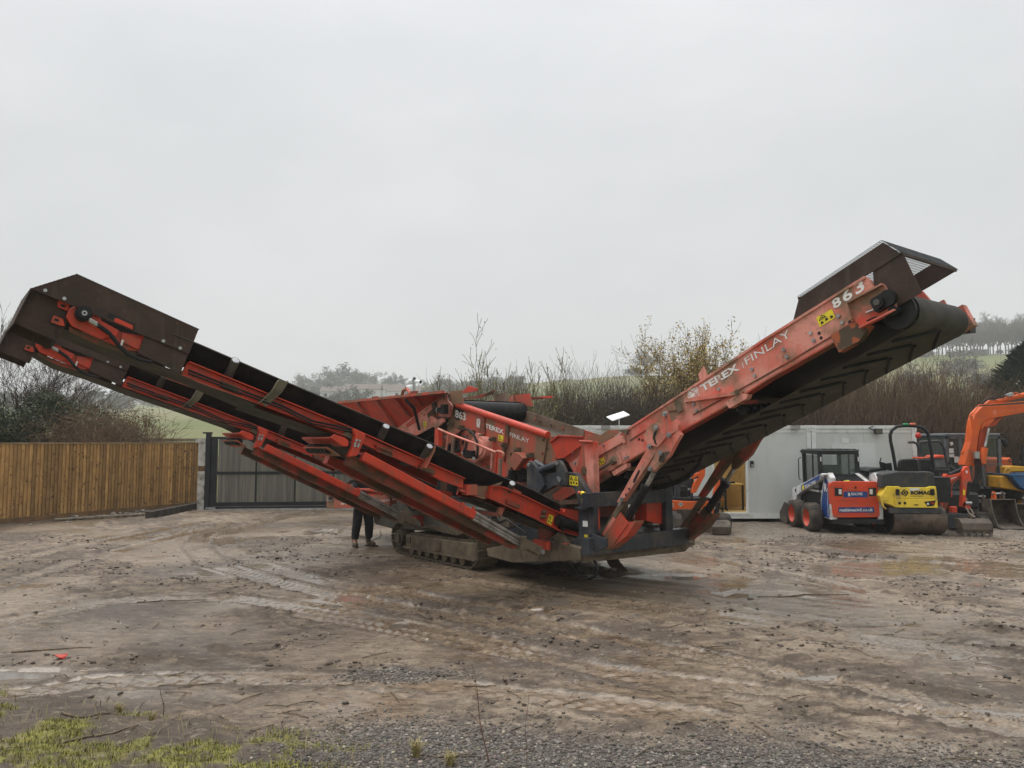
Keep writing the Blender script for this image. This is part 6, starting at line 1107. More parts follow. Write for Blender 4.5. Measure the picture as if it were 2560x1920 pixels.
    for a, c in zip(g[:-1], g[1:]):
        L_ = math.hypot(c[0] - a[0], c[1] - a[1]); n = max(2, int(L_ / .04))
        for k in range(n + 1):
            t = k / n; p = (a[0] + (c[0] - a[0]) * t, a[1] + (c[1] - a[1]) * t); b.bar(w(ua, *p), w(ub, *p), .012, .010)
        for k in range(20):
            u = ua + (ub - ua) * k / 19; b.bar(w(u, *a), w(u, *c), .008, .006)
    P('mesh_cover', 'brown', b, G).__setitem__('kind', 'stuff')
    P('guard_back', 'brown', MB().strip([w(ua - .02, *g[0]), w(ua - .02, *g[1])], [w(ub + .02, *g[0]), w(ub + .02, *g[1])], VV * .004), G)
    # troughing idlers along the belt
    for top, bot in zip(A1((2035, 905)) + A2((395, 445), (2060, 1175)) + A3((915, 915), (1515, 1190)) + A6((1000, 320)), A1((1970, 1045)) + A2((310, 620), (1980, 1320)) + A3((815, 1120), (1410, 1370)) + A6((930, 470))):
        a = T([top], UF + .13)[0]; c = T([bot], UF - .06)[0]; pa, pb = w(UF + .13, *a), w(UF - .06, *c)
        R = P('idler_roller', 'roll', MB().cyl(pa, pb, .050, n=16), CC)
        P('roller_end', 'steel', MB().cyl(pa, pa + unit(pa - pb) * .004, .040, n=16), R)
        pa2, pb2 = w(mirr(UF + .13), *a), w(mirr(UF - .06), *c); P('idler_roller', 'roll', MB().cyl(pa2, pb2, .050, n=12), CC)
        P('idler_bracket', 'redx', MB().bar(pb - UP * .03, pb - UP * .09 + VV * .02, .02, .05).prism([w(UF + .08, c[0] + .10, c[1] - .13), w(UF + .08, c[0] - .12, c[1] - .21), w(UF + .08, c[0] - .12, c[1] - .15), w(UF + .08, c[0] + .10, c[1] - .07)], -U * .10), CC)
        P('flat_roller', 'roll', MB().cyl(w(UF - .14, c[0], c[1] - .05), w(mirr(UF - .14), c[0], c[1] - .05), .050, n=12), CC)
    for q in ((640, 1003), (900, 1112)):
        a = T([q], UF - .05)[0]; P('return_roller', 'roll', MB().cyl(w(UF - .03, a[0], a[1]), w(UF - CW + .03, a[0], a[1]), .045, n=12), CC)
    # strap guard and long hoses on the beam
    st = [w(UF + u_, *T([p], UF + u_)[0]) for p, u_ in zip(A2((920, 672), (840, 800), (760, 870), (690, 925)), (.16, .12, .08, .06))]
    sb = MB()
    for k in range(3): sb.bar(st[k], st[k + 1], .10, .014, up=U)
    for off in (.055, -.055):
        for k in range(3): sb.bar(st[k] + VV * off, st[k + 1] + VV * off, .014, .045, up=U)
    P('belt_guide', 'olive', sb, CC)
    hz = T([(470, 925), (560, 960), (700, 1012), (780, 1052), (880, 1073)], UF + .07)
    P('pressure_hose', 'black', MB().tube([w(UF + .07, *p) for p in hz], .014, 6).tube([w(UF + .08, p[0], p[1] - .035) for p in hz], .012, 6), CC)
    if first: P('belt_scraper', 'redm', MB().prism([w(UF + .14, *p) for p in T(A3((1600, 1185), (1590, 1260), (1470, 1500), (1450, 1490), (1580, 1240)), UF + .14)], -U * .12), CC)
    # fold bracket with spill tray
    FBk = P('fold_bracket', 'red', pr(T(A2((1700, 1215), (1722, 1205), (1830, 1260), (1835, 1300), (1745, 1500), (1650, 1515), (1700, 1390), (1720, 1290)), UF + .14), UF + .14, -.10), CC, bev=.008)
    P('bracket_web', 'olive', pr(T(A2((1590, 1260), (1640, 1210), (1710, 1210), (1690, 1330), (1640, 1300)), UF + .06), UF + .06, -.08), FBk)
    P('tray_end', 'red', pr(T(A2((1440, 1300), (1490, 1260), (1620, 1310), (1650, 1350), (1640, 1400), (1580, 1400)), UF + .12), UF + .12, -.03), FBk, bev=.008)
    tp = T(A2((1440, 1310), (1570, 1400)), UF + .10)
    P('spill_tray', 'red', MB().strip([w(UF + .09, *tp[0]), w(UF - CW - .05, *tp[0])], [w(UF + .09, *tp[1]), w(UF - CW - .05, *tp[1])], UP * .02), FBk)
    P('tray_lip', 'redm', MB().strip([w(UF + .05, tp[1][0] + .0, tp[1][1] - .12), w(UF - CW, tp[1][0], tp[1][1] - .12)], [w(UF + .05, tp[1][0] + .16, tp[1][1] - .02), w(UF - CW, tp[1][0] + .16, tp[1][1] - .02)], UP * .015), FBk)
    b = MB()
    for k in range(7): b.cyl(w(UF - .05 - k * .09, tp[1][0] + .1, tp[1][1] - .03), w(UF - .10 - k * .09, tp[1][0] + .1, tp[1][1] - .03), .06, n=12)
    P('return_disc', 'black', b, FBk)
    cb = [w(UF + .142, *p) for p in T(A2((1725, 1330), (1760, 1335), (1710, 1365), (1748, 1372), (1708, 1392), (1742, 1395)), UF + .142)]
    bolts('bolt_heads', 'steel', cb, U, .016, .02, FBk)
    # fold ram: red shield tube, steel rods, foot; and the red arm below it
    ua = UF + .10
    a0, a1, a2, a3 = T([(905, 1140), (1184, 1288), (1310, 1358), (1356, 1380)], ua)
    d = unit(V3(a1[0] - a0[0], a1[1] - a0[1], 0))[:2]
    RM = P('fold_ram', 'red', MB().bar(w(ua, *a0), w(ua, *a1), .105, .115), CC, bev=.012)
    nrm = V3(-d[1], d[0]) if d[0] < 0 else V3(d[1], -d[0])
    for k, (r, off) in enumerate(((.030, .040), (.024, -.012), (.024, -.052))):
        off *= (1 if nrm[1] > 0 else -1); P('ram_rod', 'chrome', MB().cyl(w(ua, a1[0] + nrm[0] * off, a1[1] + nrm[1] * off), w(ua - .03, a2[0] + nrm[0] * off, a2[1] + nrm[1] * off), r, n=12), RM)
    P('ram_foot', 'mudst', MB().bar(w(ua - .03, *a2), w(ua - .06, *a3), .10, .13).box(w(ua - .03, a2[0] + .02, a2[1]), U * .07, VV * .05, UP * .10), RM, bev=.01)
    P('foot_pin', 'steel', MB().cyl(w(ua + .02, *a3), w(ua - .10, *a3), .035), RM)
    P('ram_clip', 'red', MB().box(w(ua + .04, a1[0] + .22, a1[1] + .15), U * .02, VV * .03, UP * .035), RM); P('ram_clip', 'red', MB().box(w(ua + .04, a1[0] + .03, a1[1] + .07), U * .012, VV * .012, UP * .05), RM)
    e0, e1 = T([(868, 1150), (1284, 1362)], UF - .05)
    P('support_arm', 'redx', MB().bar(w(UF - .05, *e0), w(UF - .05, *e1), .14, .12).bar(w(UF - .05, e0[0], e0[1] + .06), w(UF - .05, e1[0], e1[1] + .06), .18, .015), CC)  # dark red on both arms stands for their shadow side
    P('support_arm', 'redx', MB().bar(w(UF - CW + .05, *e0), w(UF - CW + .05, *e1), .14, .12), CC)
    # tail section
    TP = T(A6((690, 358), (850, 372), (1170, 510), (1600, 720), (1905, 862), (1905, 1052), (1640, 975), (1285, 802), (650, 520)), UF + .03)
    TS = P('tail_section', 'red', pr(TP, UF + .03, -.03), CC); P('tail_side', 'red', pr(TP, mirr(UF + .03), .03), TS)
    b = MB()
    for i, j in ((0, 1), (1, 2), (2, 3), (3, 4), (8, 7), (7, 6), (6, 5), (0, 8)): b.bar(w(UF + .06, *TP[i]), w(UF + .06, *TP[j]), .07, .014)
    P('flange', 'red', b, TS)
    P('joint_box', 'redm', pr(T(A6((500, 360), (690, 360), (655, 525), (480, 480)), UF - .02), UF - .02, -.10).box(w(UF - .02, *T(A6((420, 410)))[0]), U * .06, VV * .09, UP * .07), TS)
    P('beam_stub', 'redm', pr(T(A6((290, 395), (470, 480), (640, 520), (620, 545), (280, 430)), UF + .02), UF + .02, -.1), TS)
    P('wear_flap', 'rust', pr(T(A6((705, 355), (870, 295), (830, 355)), UF + .05), UF + .05, -.02), TS)
    P('cross_bracket', 'redm', pr(T(A6((800, 740), (830, 650), (900, 660), (855, 768)), UF + .02), UF + .02, -.05).bar(w(UF, *T(A6((820, 755)))[0]), w(UF - CW, *T(A6((500, 715)))[0]), .05, .05), TS)
    mt = T(A6((1620, 830), (1900, 930)), UF + .10)
    P('tail_motor', 'black', MB().cyl(w(UF + .10, *mt[0]), w(UF + .12, *mt[1]), .075), TS); P('motor_flange', 'black', MB().box(w(UF + .08, *T(A6((1630, 870)))[0]), U * .06, VV * .02, UP * .11), TS)
    P('tail_bearing', 'red', pr(T(A6((1570, 705), (1720, 670), (1910, 700), (1910, 850), (1700, 745)), UF + .0), UF + .0, -.04).cyl(w(UF + .0, *T(A6((1715, 722)))[0]), w(UF + .05, *T(A6((1715, 722)))[0]), .045), TS)
    P('adjuster_bolt', 'redx', MB().cyl(w(UF + .04, *T(A6((1390, 715)))[0]), w(UF + .10, *T(A6((1410, 720)))[0]), .03).cyl(w(UF + .04, *T(A6((1370, 780)))[0]), w(UF + .10, *T(A6((1400, 785)))[0]), .03), TS)
    P('tail_drum', 'black', MB().cyl(w(UF - .02, *T(A6((1500, 800)))[0]), w(UF - CW + .02, *T(A6((1500, 800)))[0]), .13, n=18), TS)
    P('top_guard', 'redm', pr(T(A6((940, 360), (960, 355), (1135, 450), (1110, 470), (940, 400)), UF + .05), UF + .05, -.02), TS)
    if first: sticker(A6((1470, 862), (1535, 905), (1570, 775), (1510, 748)), 0, TS, plane=lambda p: hu(p, UF + .035))
    P('inner_pan', 'mudd', MB().strip([w(UF - .08, *p) for p in T([(1200, 1250), (1300, 1290), (1440, 1345)])], [w(UF - CW + .08, *p) for p in T([(1200, 1250), (1300, 1290), (1440, 1345)])], UP * .02), TS)
    return CC
conveyor(0, 0, 0, True)
conveyor(-3.72, -.12, .09, False)
P('conveyor_pivot', 'redx', MB().cyl(W(1.7, -.15, .45), W(1.7, -.15, 1.1), .14, n=16), ch); P('conveyor_pivot', 'redx', MB().cyl(W(-2.1, -.4, .6), W(-2.1, -.4, 1.2), .14, n=16), ch); P('pivot_beam', 'redx', MB().bar(W(-2.1, .0, .68), W(-2.1, -.6, .7), .2, .2), ch)
# ============================================================ PARKED PLANT
OR = mat('orange_red_machine_paint', (.66, .066, .022), (.58, .07, .03), s=3, dirt=(.24, .13, .08), ds=4, dlo=.52, dhi=.74, rough=.4); ORD = mat('orange_digger_paint', (.66, .115, .018), (.58, .10, .025), s=2.5, dirt=(.25, .10, .04), ds=3, dlo=.56, dhi=.78, rough=.38)
YEL = mat('yellow_machine_paint', (.85, .62, .045), (.76, .55, .06), s=3, dirt=(.28, .20, .10), ds=4, dlo=.52, dhi=.74, rough=.45); AMB = mat('amber_machine_paint', (.66, .34, .03), (.58, .30, .04), s=3, dirt=(.22, .14, .07), ds=4, dlo=.56, dhi=.76, rough=.45)
WHP = mat('white_machine_paint', (.66, .67, .68), (.58, .58, .58), s=4, dirt=(.30, .26, .21), ds=5, dlo=.50, dhi=.72, rough=.45, run=(.40, .36, .31)); BLU = mat('blue_vinyl', (.012, .05, .20), (.018, .06, .22), s=4, dirt=(.08, .07, .07), ds=5, dlo=.62, dhi=.8, rough=.4); SKB = mat('blue_skip_paint', (.02, .09, .22), (.03, .11, .25), s=4, dirt=(.15, .10, .07), ds=4, dlo=.5, dhi=.7, rough=.55)
DK = mat('charcoal_machine_plastic', (.009, .010, .012), (.017, .018, .021), s=4, dirt=(.055, .047, .04), ds=5, dlo=.58, dhi=.8, rough=.5, spec=.3); TYR = mat('muddy_tyre_rubber', (.035, .031, .028), (.085, .07, .055), s=4, lo=.4, hi=.65, rough=.85, bump=.3, bs=30); DRUM = mat('rusty_steel_drum', (.085, .062, .047), (.13, .095, .07), s=2.5, dirt=(.05, .038, .03), ds=4, rough=.5, metal=.3)
BKT = mat('worn_bucket_steel', (.06, .046, .038), (.10, .08, .062), s=3, dirt=(.17, .145, .105), ds=2.5, dlo=.5, dhi=.68, rough=.6); GLS = mat('tinted_cab_glass', (.10, .14, .13), rough=.05, spec=.6, alpha=.30); LAMP = mat('lamp_lens', (.65, .65, .62), rough=.15); REDL = mat('red_lens_cover', (.45, .03, .02), rough=.2); GRN = mat('green_beacon', (.02, .25, .10), rough=.3); ORB = mat('orange_beacon', (.65, .16, .08), rough=.3)
def vq(px, Y): return [aty(*p, Y) for p in px]
def vp(name, m, px, Y, dep, par, bev=0): return MB().prism(vq(px, Y), (0, dep, 0)).build(name, m, par, bev=bev)
def wheel(par, c, r, w, rimm, ax=(1, 0, 0), name='wheel', lug=0):
    ax = unit(ax); prof = [(-w / 2, r * .62), (-w / 2, r * .9), (-w * .38, r), (w * .38, r), (w / 2, r * .9), (w / 2, r * .62)]
    t = MB().lathe(c, ax, prof, 30); b = t
    for k in range(lug):
        a = 2 * math.pi * k / lug; x = unit(np.cross(ax, (0, 0, 1))); z = np.cross(ax, x); d = x * math.cos(a) + z * math.sin(a); tdir = np.cross(ax, d); b.box(np.asarray(c) + d * r * .98 + ax * w * (.22 if k % 2 else -.22), ax * w * .26, tdir * r * .05, d * r * .035)
    wh = b.build(name, TYR, par); o = -1 if ax[0] > 0 else 1
    if rimm is not None:
        c = np.asarray(c, float); rb = MB().lathe(c, ax, [(-w * .5, r * .64), (-w * .44, r * .60), (-w * .1, r * .56), (w * .0, r * .40), (w * .02, .02), (w * .05, .02), (w * .05, r * .6), (w * .5, r * .64)], 26)
        RB = rb.build('rim', rimm, wh); nb_ = MB(); x = unit(np.cross(ax, (0, 0, 1))); z = np.cross(ax, x)
        for k in range(6): a = k * 1.047; p = c + (x * math.cos(a) + z * math.sin(a)) * r * .28; nb_.cyl(p - ax * .03, p + ax * .02, .02, n=6)
        nb_.build('wheel_nuts', M['black'], wh, kind='stuff')
    return wh
# ------------------------------------------------------------ skid steer loader
SY = 18.55; K = thing('skid_steer_loader', (8.2, 19.6, 0), 'white and blue skid steer loader with orange rear door and red wheels', 'loader')
XL, XR = 7.64, 8.88
bd_ = MB().abox(XL + .06, XR - .06, SY + .10, 20.9, .32, .95).build('body', DK, K); MB().abox(XL + .02, XR - .02, SY - .02, SY + .3, .26, .36).build('rear_bumper', DK, K)
dr_ = vp('rear_door', OR, B4((962, 890), (990, 855), (1020, 850), (1600, 850), (1635, 880), (1657, 1320), (1640, 1345), (1050, 1352), (1010, 1330), (970, 1000)), SY, .14, K, .012)
for a in (((1000, 905), (1160, 890), (1190, 935), (1235, 955), (1390, 955), (1430, 905), (1470, 890), (1625, 905), (1625, 925), (1480, 905), (1440, 918), (1400, 970), (1230, 970), (1180, 950), (1150, 905), (1000, 920)), ((1040, 1085), (1600, 1085), (1600, 1097), (1040, 1097)), ((1050, 1285), (1590, 1285), (1590, 1295), (1050, 1295)), ((1060, 1108), (1240, 1108), (1280, 1138), (1610, 1138), (1610, 1130), (1290, 1126), (1250, 1098), (1060, 1098))): vp('door_rib', OR, B4(*a), SY - .012, .016, dr_)
for a in (((1032, 938), (1140, 938), (1138, 1050), (1036, 1048)), ((1500, 938), (1608, 938), (1610, 1050), (1506, 1050))): vp('lamp_recess', DK, B4(*a), SY - .010, .02, dr_)
for a in (((1088, 955), (1128, 957), (1128, 1028), (1090, 1025)), ((1516, 955), (1558, 957), (1558, 1028), (1518, 1025))): vp('tail_lamp', LAMP, B4(*a), SY - .018, .02, dr_)
vp('name_plate', BLU, B4((1157, 990), (1485, 990), (1487, 1068), (1160, 1068)), SY - .010, .008, dr_); vp('name_plate', BLU, B4((1086, 1208), (1578, 1205), (1580, 1278), (1088, 1280)), SY - .010, .008, dr_)
def vt(s, px, Y, m, par, nm='lettering', bold=0.): return text(s, *vq(px, Y), M[m] if isinstance(m, str) else m, nm, par, (0, -.004, 0), bold)
vt('REALTIME', B4((1258, 1040), (1415, 1040), (1258, 1004)), SY - .010, 'white', dr_, bold=.02); vt('R', B4((1216, 1054), (1254, 1054), (1216, 1006)), SY - .010, 'white', dr_, bold=.05); vt('realtimecivil.co.uk', B4((1100, 1266), (1562, 1262), (1100, 1222)), SY - .010, 'white', dr_, bold=.02)
MB().cyl(aty(*B4((1320, 935))[0], SY - .01), aty(*B4((1320, 935))[0], SY + .01), .028).build('door_lock', DK, dr_)
# side towers (outer face blue on the near side)
tw_ = [(SY + .02, .34), (SY + .02, 1.34), (SY + .18, 1.46), (SY + .40, 1.40), (SY + .66, .75), (SY + .62, .36)]
for xx, s in ((XL, 1), (XR, -1)):
    MB().prism([(xx, y, z) for y, z in tw_], (s * .13, 0, 0)).build('lift_tower', WHP, K, bev=.01)
sd = MB().prism([(XL - .006, y, z) for y, z in ((SY + .14, .37), (SY + .12, 1.18), (SY + .30, 1.36), (SY + .36, 1.30), (SY + .60, .75), (SY + .58, .40))], (.005, 0, 0)).build('blue_panel', BLU, K); vtx = [(XL - .008, SY + .22, .42), (XL - .008, SY + .22, 1.10), (XL - .008, SY + .16, .42)]
text('realtimecivil.co.uk', vtx[0], vtx[1], vtx[2], M['white'], 'lettering', sd, (-.002, 0, 0), .01); text('R', (XL - .008, SY + .40, 1.0), (XL - .008, SY + .22, 1.0), (XL - .008, SY + .40, 1.2), M['white'], 'lettering', sd, (-.002, 0, 0), .05)
# hood, cab
MB().prism([(XL + .14, SY + .12, 1.10), (XL + .14, SY + .12, 1.18), (XL + .14, SY + .75, 1.40), (XL + .14, SY + .75, 1.0)], (XR - XL - .28, 0, 0)).build('engine_hood', DK, K)
for k in range(9): x = XL + .22 + k * .095; MB().prism([(x, SY + .25, 1.235), (x, SY + .70, 1.39), (x, SY + .70, 1.40), (x, SY + .25, 1.245)], (.05, 0, 0)).build('hood_slat', M['black'], K)
MB().bar((XR - .24, SY + .16, 1.21), (XR - .30, SY + .7, 1.42), .10, .02).build('side_rail', WHP, K); CBY = SY + .74; ct = 1.985
cx0, cx1 = XL + .03, XL + 1.02
cab = MB()
for x in (cx0, cx1 - .07):
    cab.bar((x + .035, CBY, .95), (x + .035, CBY + .06, ct - .06), .09, .09, up=(0, 1, 0)).bar((x + .035, CBY + 1.05, .6), (x + .035, CBY + 1.10, ct - .06), .08, .09, up=(0, 1, 0)).bar((x + .035, CBY + .06, ct - .05), (x + .035, CBY + 1.18, ct - .03), .09, .10).bar((x + .035, CBY + .5, .95), (x + .035, CBY + .5, ct - .06), .03, .03, up=(0, 1, 0)).bar((x + .035, CBY + .02, 1.0), (x + .035, CBY + 1.05, .95), .06, .10)
cab.bar((cx0, CBY + .05, ct - .05), (cx1, CBY + .05, ct - .05), .08, .10).bar((cx0, CBY, 1.36), (cx1, CBY, 1.36), .06, .08)
CB = cab.build('cab_frame', DK, K); MB().prism([(cx0 - .03, CBY - .02, ct - .02), (cx0 - .01, CBY + .05, ct + .03), (cx0 - .01, CBY + 1.15, ct + .03), (cx0 - .03, CBY + 1.30, ct - .05)], (cx1 - cx0 + .06, 0, 0)).build('cab_roof', DK, CB, bev=.02)
for k in range(5): x = cx0 + .12 + k * .19; MB().abox(x, x + .07, CBY + .05, CBY + 1.1, ct + .028, ct + .042).build('roof_rib', DK, CB)
MB().abox(cx0 + .08, cx1 - .08, CBY + .02, CBY + .03, 1.40, ct - .11).build('rear_window', GLS, CB); 
for x in (cx0 + .03, cx1 - .035): MB().abox(x, x + .006, CBY + .08, CBY + 1.04, 1.03, ct - .10).build('side_window', GLS, CB)
gm = MB()
for x in (cx0 + .02, cx1 - .02):
    for k in range(17): y = CBY + .10 + k * .055; gm.bar((x, y, 1.04), (x, y, ct - .12), .005, .005)
    for k in range(15): z = 1.06 + k * .055; gm.bar((x, CBY + .10, z), (x, CBY + 1.0, z), .005, .005)
gm.build('side_mesh', DK, CB, kind='stuff'); MB().abox(cx0 + .25, cx1 - .25, CBY + .42, CBY + .58, 1.0, 1.62).build('operator_seat', M['black'], CB, bev=.04); MB().tube([(cx0 - .06, CBY + 1.14, 1.2), (cx0 - .09, CBY + 1.16, 1.25), (cx0 - .09, CBY + 1.16, 1.75), (cx0 - .03, CBY + 1.14, 1.8)], .013, 6).build('grab_handle', DK, CB)
for x in (cx0 + .005, cx1 - .05): MB().abox(x, x + .025, CBY - .06, CBY - .045, 1.72, 1.83).build('reflector', LAMP, CB)
# loader arms, wheels, bucket
for xx, s in ((XL - .10, 1), (XR - .02, -1)):
    arm = MB().prism([(xx, SY + .16, 1.42), (xx, SY + .30, 1.44), (xx, 20.55, 1.02), (xx, 20.85, .96), (xx, 21.0, .55), (xx, 20.85, .30), (xx, 20.68, .36), (xx, 20.55, .78), (xx, 20.35, .86), (xx, SY + .42, 1.28)], (.12, 0, 0)).build('loader_arm', WHP, K, bev=.008)
    MB().prism([(xx - .004 if s > 0 else xx + .122, y, z) for y, z in ((SY + .42, 1.40), (20.2, 1.075), (20.2, .93), (SY + .42, 1.29))], (.003, 0, 0)).build('blue_stripe', BLU, arm)
    if s > 0:
        xs = xx - .006; text('REALTIME', (xs, 19.9, 1.01), (xs, 19.2, 1.18), (xs, 19.93, 1.09), M['white'], 'lettering', arm, (0, 0, 0), .02); MB().prism([(xs, 20.12, .955), (xs, 19.98, .99), (xs, 19.98, 1.10), (xs, 20.12, 1.065)], (-.002, 0, 0)).build('yellow_decal', M['yel'], arm); MB().cyl((xx - .03, SY + .28, 1.36), (xx + .02, SY + .28, 1.36), .05).build('arm_pivot', M['steel'], arm); vv_ = [(xs, 20.60, .86), (xs, 20.53, .90), (xs, 20.56, .97), (xs, 20.66, .94)]; MB().add(vv_, [(0, 1, 2, 3)]).build('maker_mark', M['ink'], arm)
    for y in (19.22, 20.22): wheel(K, (xx - .12 if s > 0 else xx + .24, y, .352), .352, .29, OR, (s, 0, 0), lug=18)
MB().abox(XL + .02, XL + .06, 19.0, 20.6, .95, 1.0).build('side_ledge', WHP, K)
bk = MB().prism([(XL - .22, y, z) for y, z in ((20.95, .08), (20.95, .52), (21.10, .56), (21.2, .30), (21.75, .06), (21.75, .03), (21.0, .03))], (XR - XL + .44, 0, 0)).build('bucket', BKT, K)
MB().prism([(XL - .235, y, z) for y, z in ((20.93, .02), (20.93, .54), (21.10, .58), (21.8, .02))], (.015, 0, 0)).build('bucket_side', BKT, bk)
gl_ = thing('work_glove', (aty(*B4((1200, 825))[0], SY + .2)[0], SY + .22, 1.215), 'lime green glove lying on the loader hood', 'glove'); MB().box((0, 0, .03), V3(.07, 0, .01), V3(0, .05, 0), V3(0, 0, .028)).build('palm', mat('lime_fabric', (.42, .45, .05), (.30, .33, .08), s=20, rough=.8), gl_, org=(0, 0, 0), bev=.02)
for k in range(4): MB().cyl((.07, -.04 + k * .025, .03), (.15, -.05 + k * .03, .015), .012, .009, n=7).build('finger', M['black'], gl_, org=(0, 0, 0))
MB().cyl((.0, -.05, .03), (.05, -.09, .02), .012, n=7).build('thumb', M['black'], gl_, org=(0, 0, 0))
MB().cyl((XL + .30, SY + .2, 1.18), (XL + .34, SY + .18, 1.30), .028).build('exhaust_stub', M['black'], K)
# ------------------------------------------------------------ tandem roller
RY = 18.62; Rr = thing('tandem_roller', (9.77, 19.4, 0), 'yellow and black ride on roller with a smooth steel drum', 'roller'); RX0, RX1 = px2x(2225, RY - .30), px2x(2356, RY - .30)
def drum(y, par):
    d = MB().lathe((0, y, .355), (1, 0, 0), [(RX0, .30), (RX0, .345), (RX0 + .012, .355), (RX1 - .012, .355), (RX1, .345), (RX1, .30), (RX1 - .1, .28), (RX1 - .1, .05)], 48).build('steel_drum', DRUM, par); MB().cyl((RX0 + .05, y, .355), (RX0 + .08, y, .355), .29, n=30).build('drum_hub', M['black'], d); return d
drum(RY, Rr); drum(RY + 1.75, Rr)
fr_ = vp('rear_panel', YEL, B5((375, 985), (440, 985), (470, 1000), (800, 1000), (842, 985), (905, 985), (925, 1138), (388, 1138)), RY - .36, .10, Rr, .01); vp('rear_panel', YEL, B5((392, 1141), (925, 1141), (930, 1256), (397, 1251)), RY - .37, .10, Rr, .008)
vp('scraper_beam', M['grey'], B5((320, 1262), (350, 1255), (965, 1262), (985, 1275), (985, 1322), (325, 1325)), RY - .34, .08, Rr, .006)
xp = aty(*B5((385, 1100))[0], RY - .34)[0]
vp('side_panel', YEL, B5((215, 1105), (290, 982), (380, 985), (395, 1250), (330, 1215), (250, 1190)), RY - .32, .30, Rr, .01); vp('foot_step', YEL, B5((205, 1110), (300, 1105), (310, 1150), (240, 1160), (250, 1230), (290, 1270), (275, 1275), (235, 1230)), RY - .36, .06, Rr)
for px in (((412, 1020), (450, 1022), (450, 1098), (415, 1098)), ((848, 1018), (890, 1018), (895, 1098), (850, 1100))): vp('bump_stop', M['black'], B5(*px), RY - .42, .06, fr_, .01)
bl_, br_, tl_2 = B5((584, 1090), (845, 1090), (584, 1040)); vt('BOMAG', (bl_, br_, tl_2), RY - .362, 'ink', fr_, bold=.05); vt('FAYAT GROUP', B5((584, 1114), (748, 1114), (584, 1102)), RY - .362, 'ink', fr_, bold=.02)
lg = B5((512, 1065))[0]; cc_ = aty(*lg, RY - .366); s_ = .078; b = MB()
for a, c in (((-1, 0), (0, 1)), ((0, -1), (1, 0))): b.bar(cc_ + V3(a[0], 0, a[1]) * s_, cc_ + V3(c[0], 0, c[1]) * s_, .022, .022, up=(0, 1, 0))
b.bar(cc_ + V3(-1, 0, 0) * s_, cc_ + V3(-.3, 0, -.7) * s_, .022, .022, up=(0, 1, 0)).bar(cc_ + V3(1, 0, 0) * s_, cc_ + V3(.3, 0, .7) * s_, .022, .022, up=(0, 1, 0)).box(cc_, V3(.016, 0, .016), V3(0, .005, 0), V3(-.016, 0, .016)); b.build('emblem', M['ink'], fr_)
vp('dirty_label', M['white'], B5((572, 1008), (700, 1005), (702, 1030), (610, 1040), (585, 1075)), RY - .364, .002, fr_)
for x in (448, 515): c = aty(*B5((x, 1196))[0], RY - .375); MB().cyl(c - V3(0, .004, 0), c, .033).build('lamp_hole', M['ink'], fr_)  # dark discs stand for the unlit lamp openings
vp('rear_lamp_cluster', M['black'], B5((755, 1180), (905, 1160), (880, 1230), (800, 1240)), RY - .375, .01, fr_)
for x, y, m in ((802, 1205, LAMP), (860, 1195, REDL)): c = aty(*B5((x, y))[0], RY - .378); MB().cyl(c - V3(0, .012, 0), c, .026).build('rear_lamp', m, fr_)
vp('key_slot', M['ink'], B5((630, 1212), (680, 1210), (685, 1225), (628, 1225)), RY - .372, .003, fr_)
vp('operator_platform', mat('grey_platform_plastic', (.030, .032, .036), (.042, .044, .048), s=4, dirt=(.07, .06, .05), ds=5, rough=.55), B5((215, 1000), (235, 830), (340, 815), (420, 800), (845, 800), (890, 830), (895, 985), (840, 985), (800, 1000), (470, 1000), (440, 985), (290, 980)), RY - .28, .75, Rr, .02)
st_ = vp('seat', M['black'], B5((445, 680), (470, 645), (660, 635), (685, 660), (705, 890), (440, 885)), RY + .0, .12, Rr, .03); MB().box(aty(*B5((570, 880))[0], RY + .3), V3(.26, 0, 0), V3(0, .28, 0), V3(0, 0, .07)).build('seat_cushion', M['black'], st_, bev=.03)
for px in (((710, 780), (760, 820), (735, 890), (712, 870)), ((448, 850), (495, 850), (495, 885), (450, 885))): vp('arm_rest', DK, B5(*px), RY + .02, .3, Rr)
vp('engine_cover', DK, B5((20, 800), (75, 760), (245, 750), (345, 815), (330, 980), (215, 990), (200, 900)), RY + .6, .9, Rr, .03); vp('dashboard', DK, B5((235, 680), (280, 700), (345, 690), (360, 790), (250, 750)), RY + .55, .2, Rr); MB().tube([aty(*p, RY + .6) for p in B5((205, 745), (200, 680), (215, 625))], .014).build('grab_bar', DK, Rr)
MB().tube([aty(*p, RY + .45) for p in B5((405, 800), (365, 560), (335, 420), (328, 340), (350, 280), (410, 235), (480, 226), (560, 224), (650, 228), (720, 240), (775, 280), (805, 330), (840, 500), (880, 800))], .040, 10).build('roll_bar', DK, Rr)
for (x, y), m in (((522, 206), GRN), ((610, 202), ORB)): c = aty(*B5((x, y))[0], RY + .45); MB().box(c, V3(.06, 0, 0), V3(0, .05, 0), V3(0, 0, .028)).build('beacon', m, Rr, bev=.015)
MB().box(aty(*B5((560, 1000))[0], RY + .9), V3(.5, 0, 0), V3(0, 1.0, 0), V3(0, 0, .30)).build('main_frame', DK, Rr)
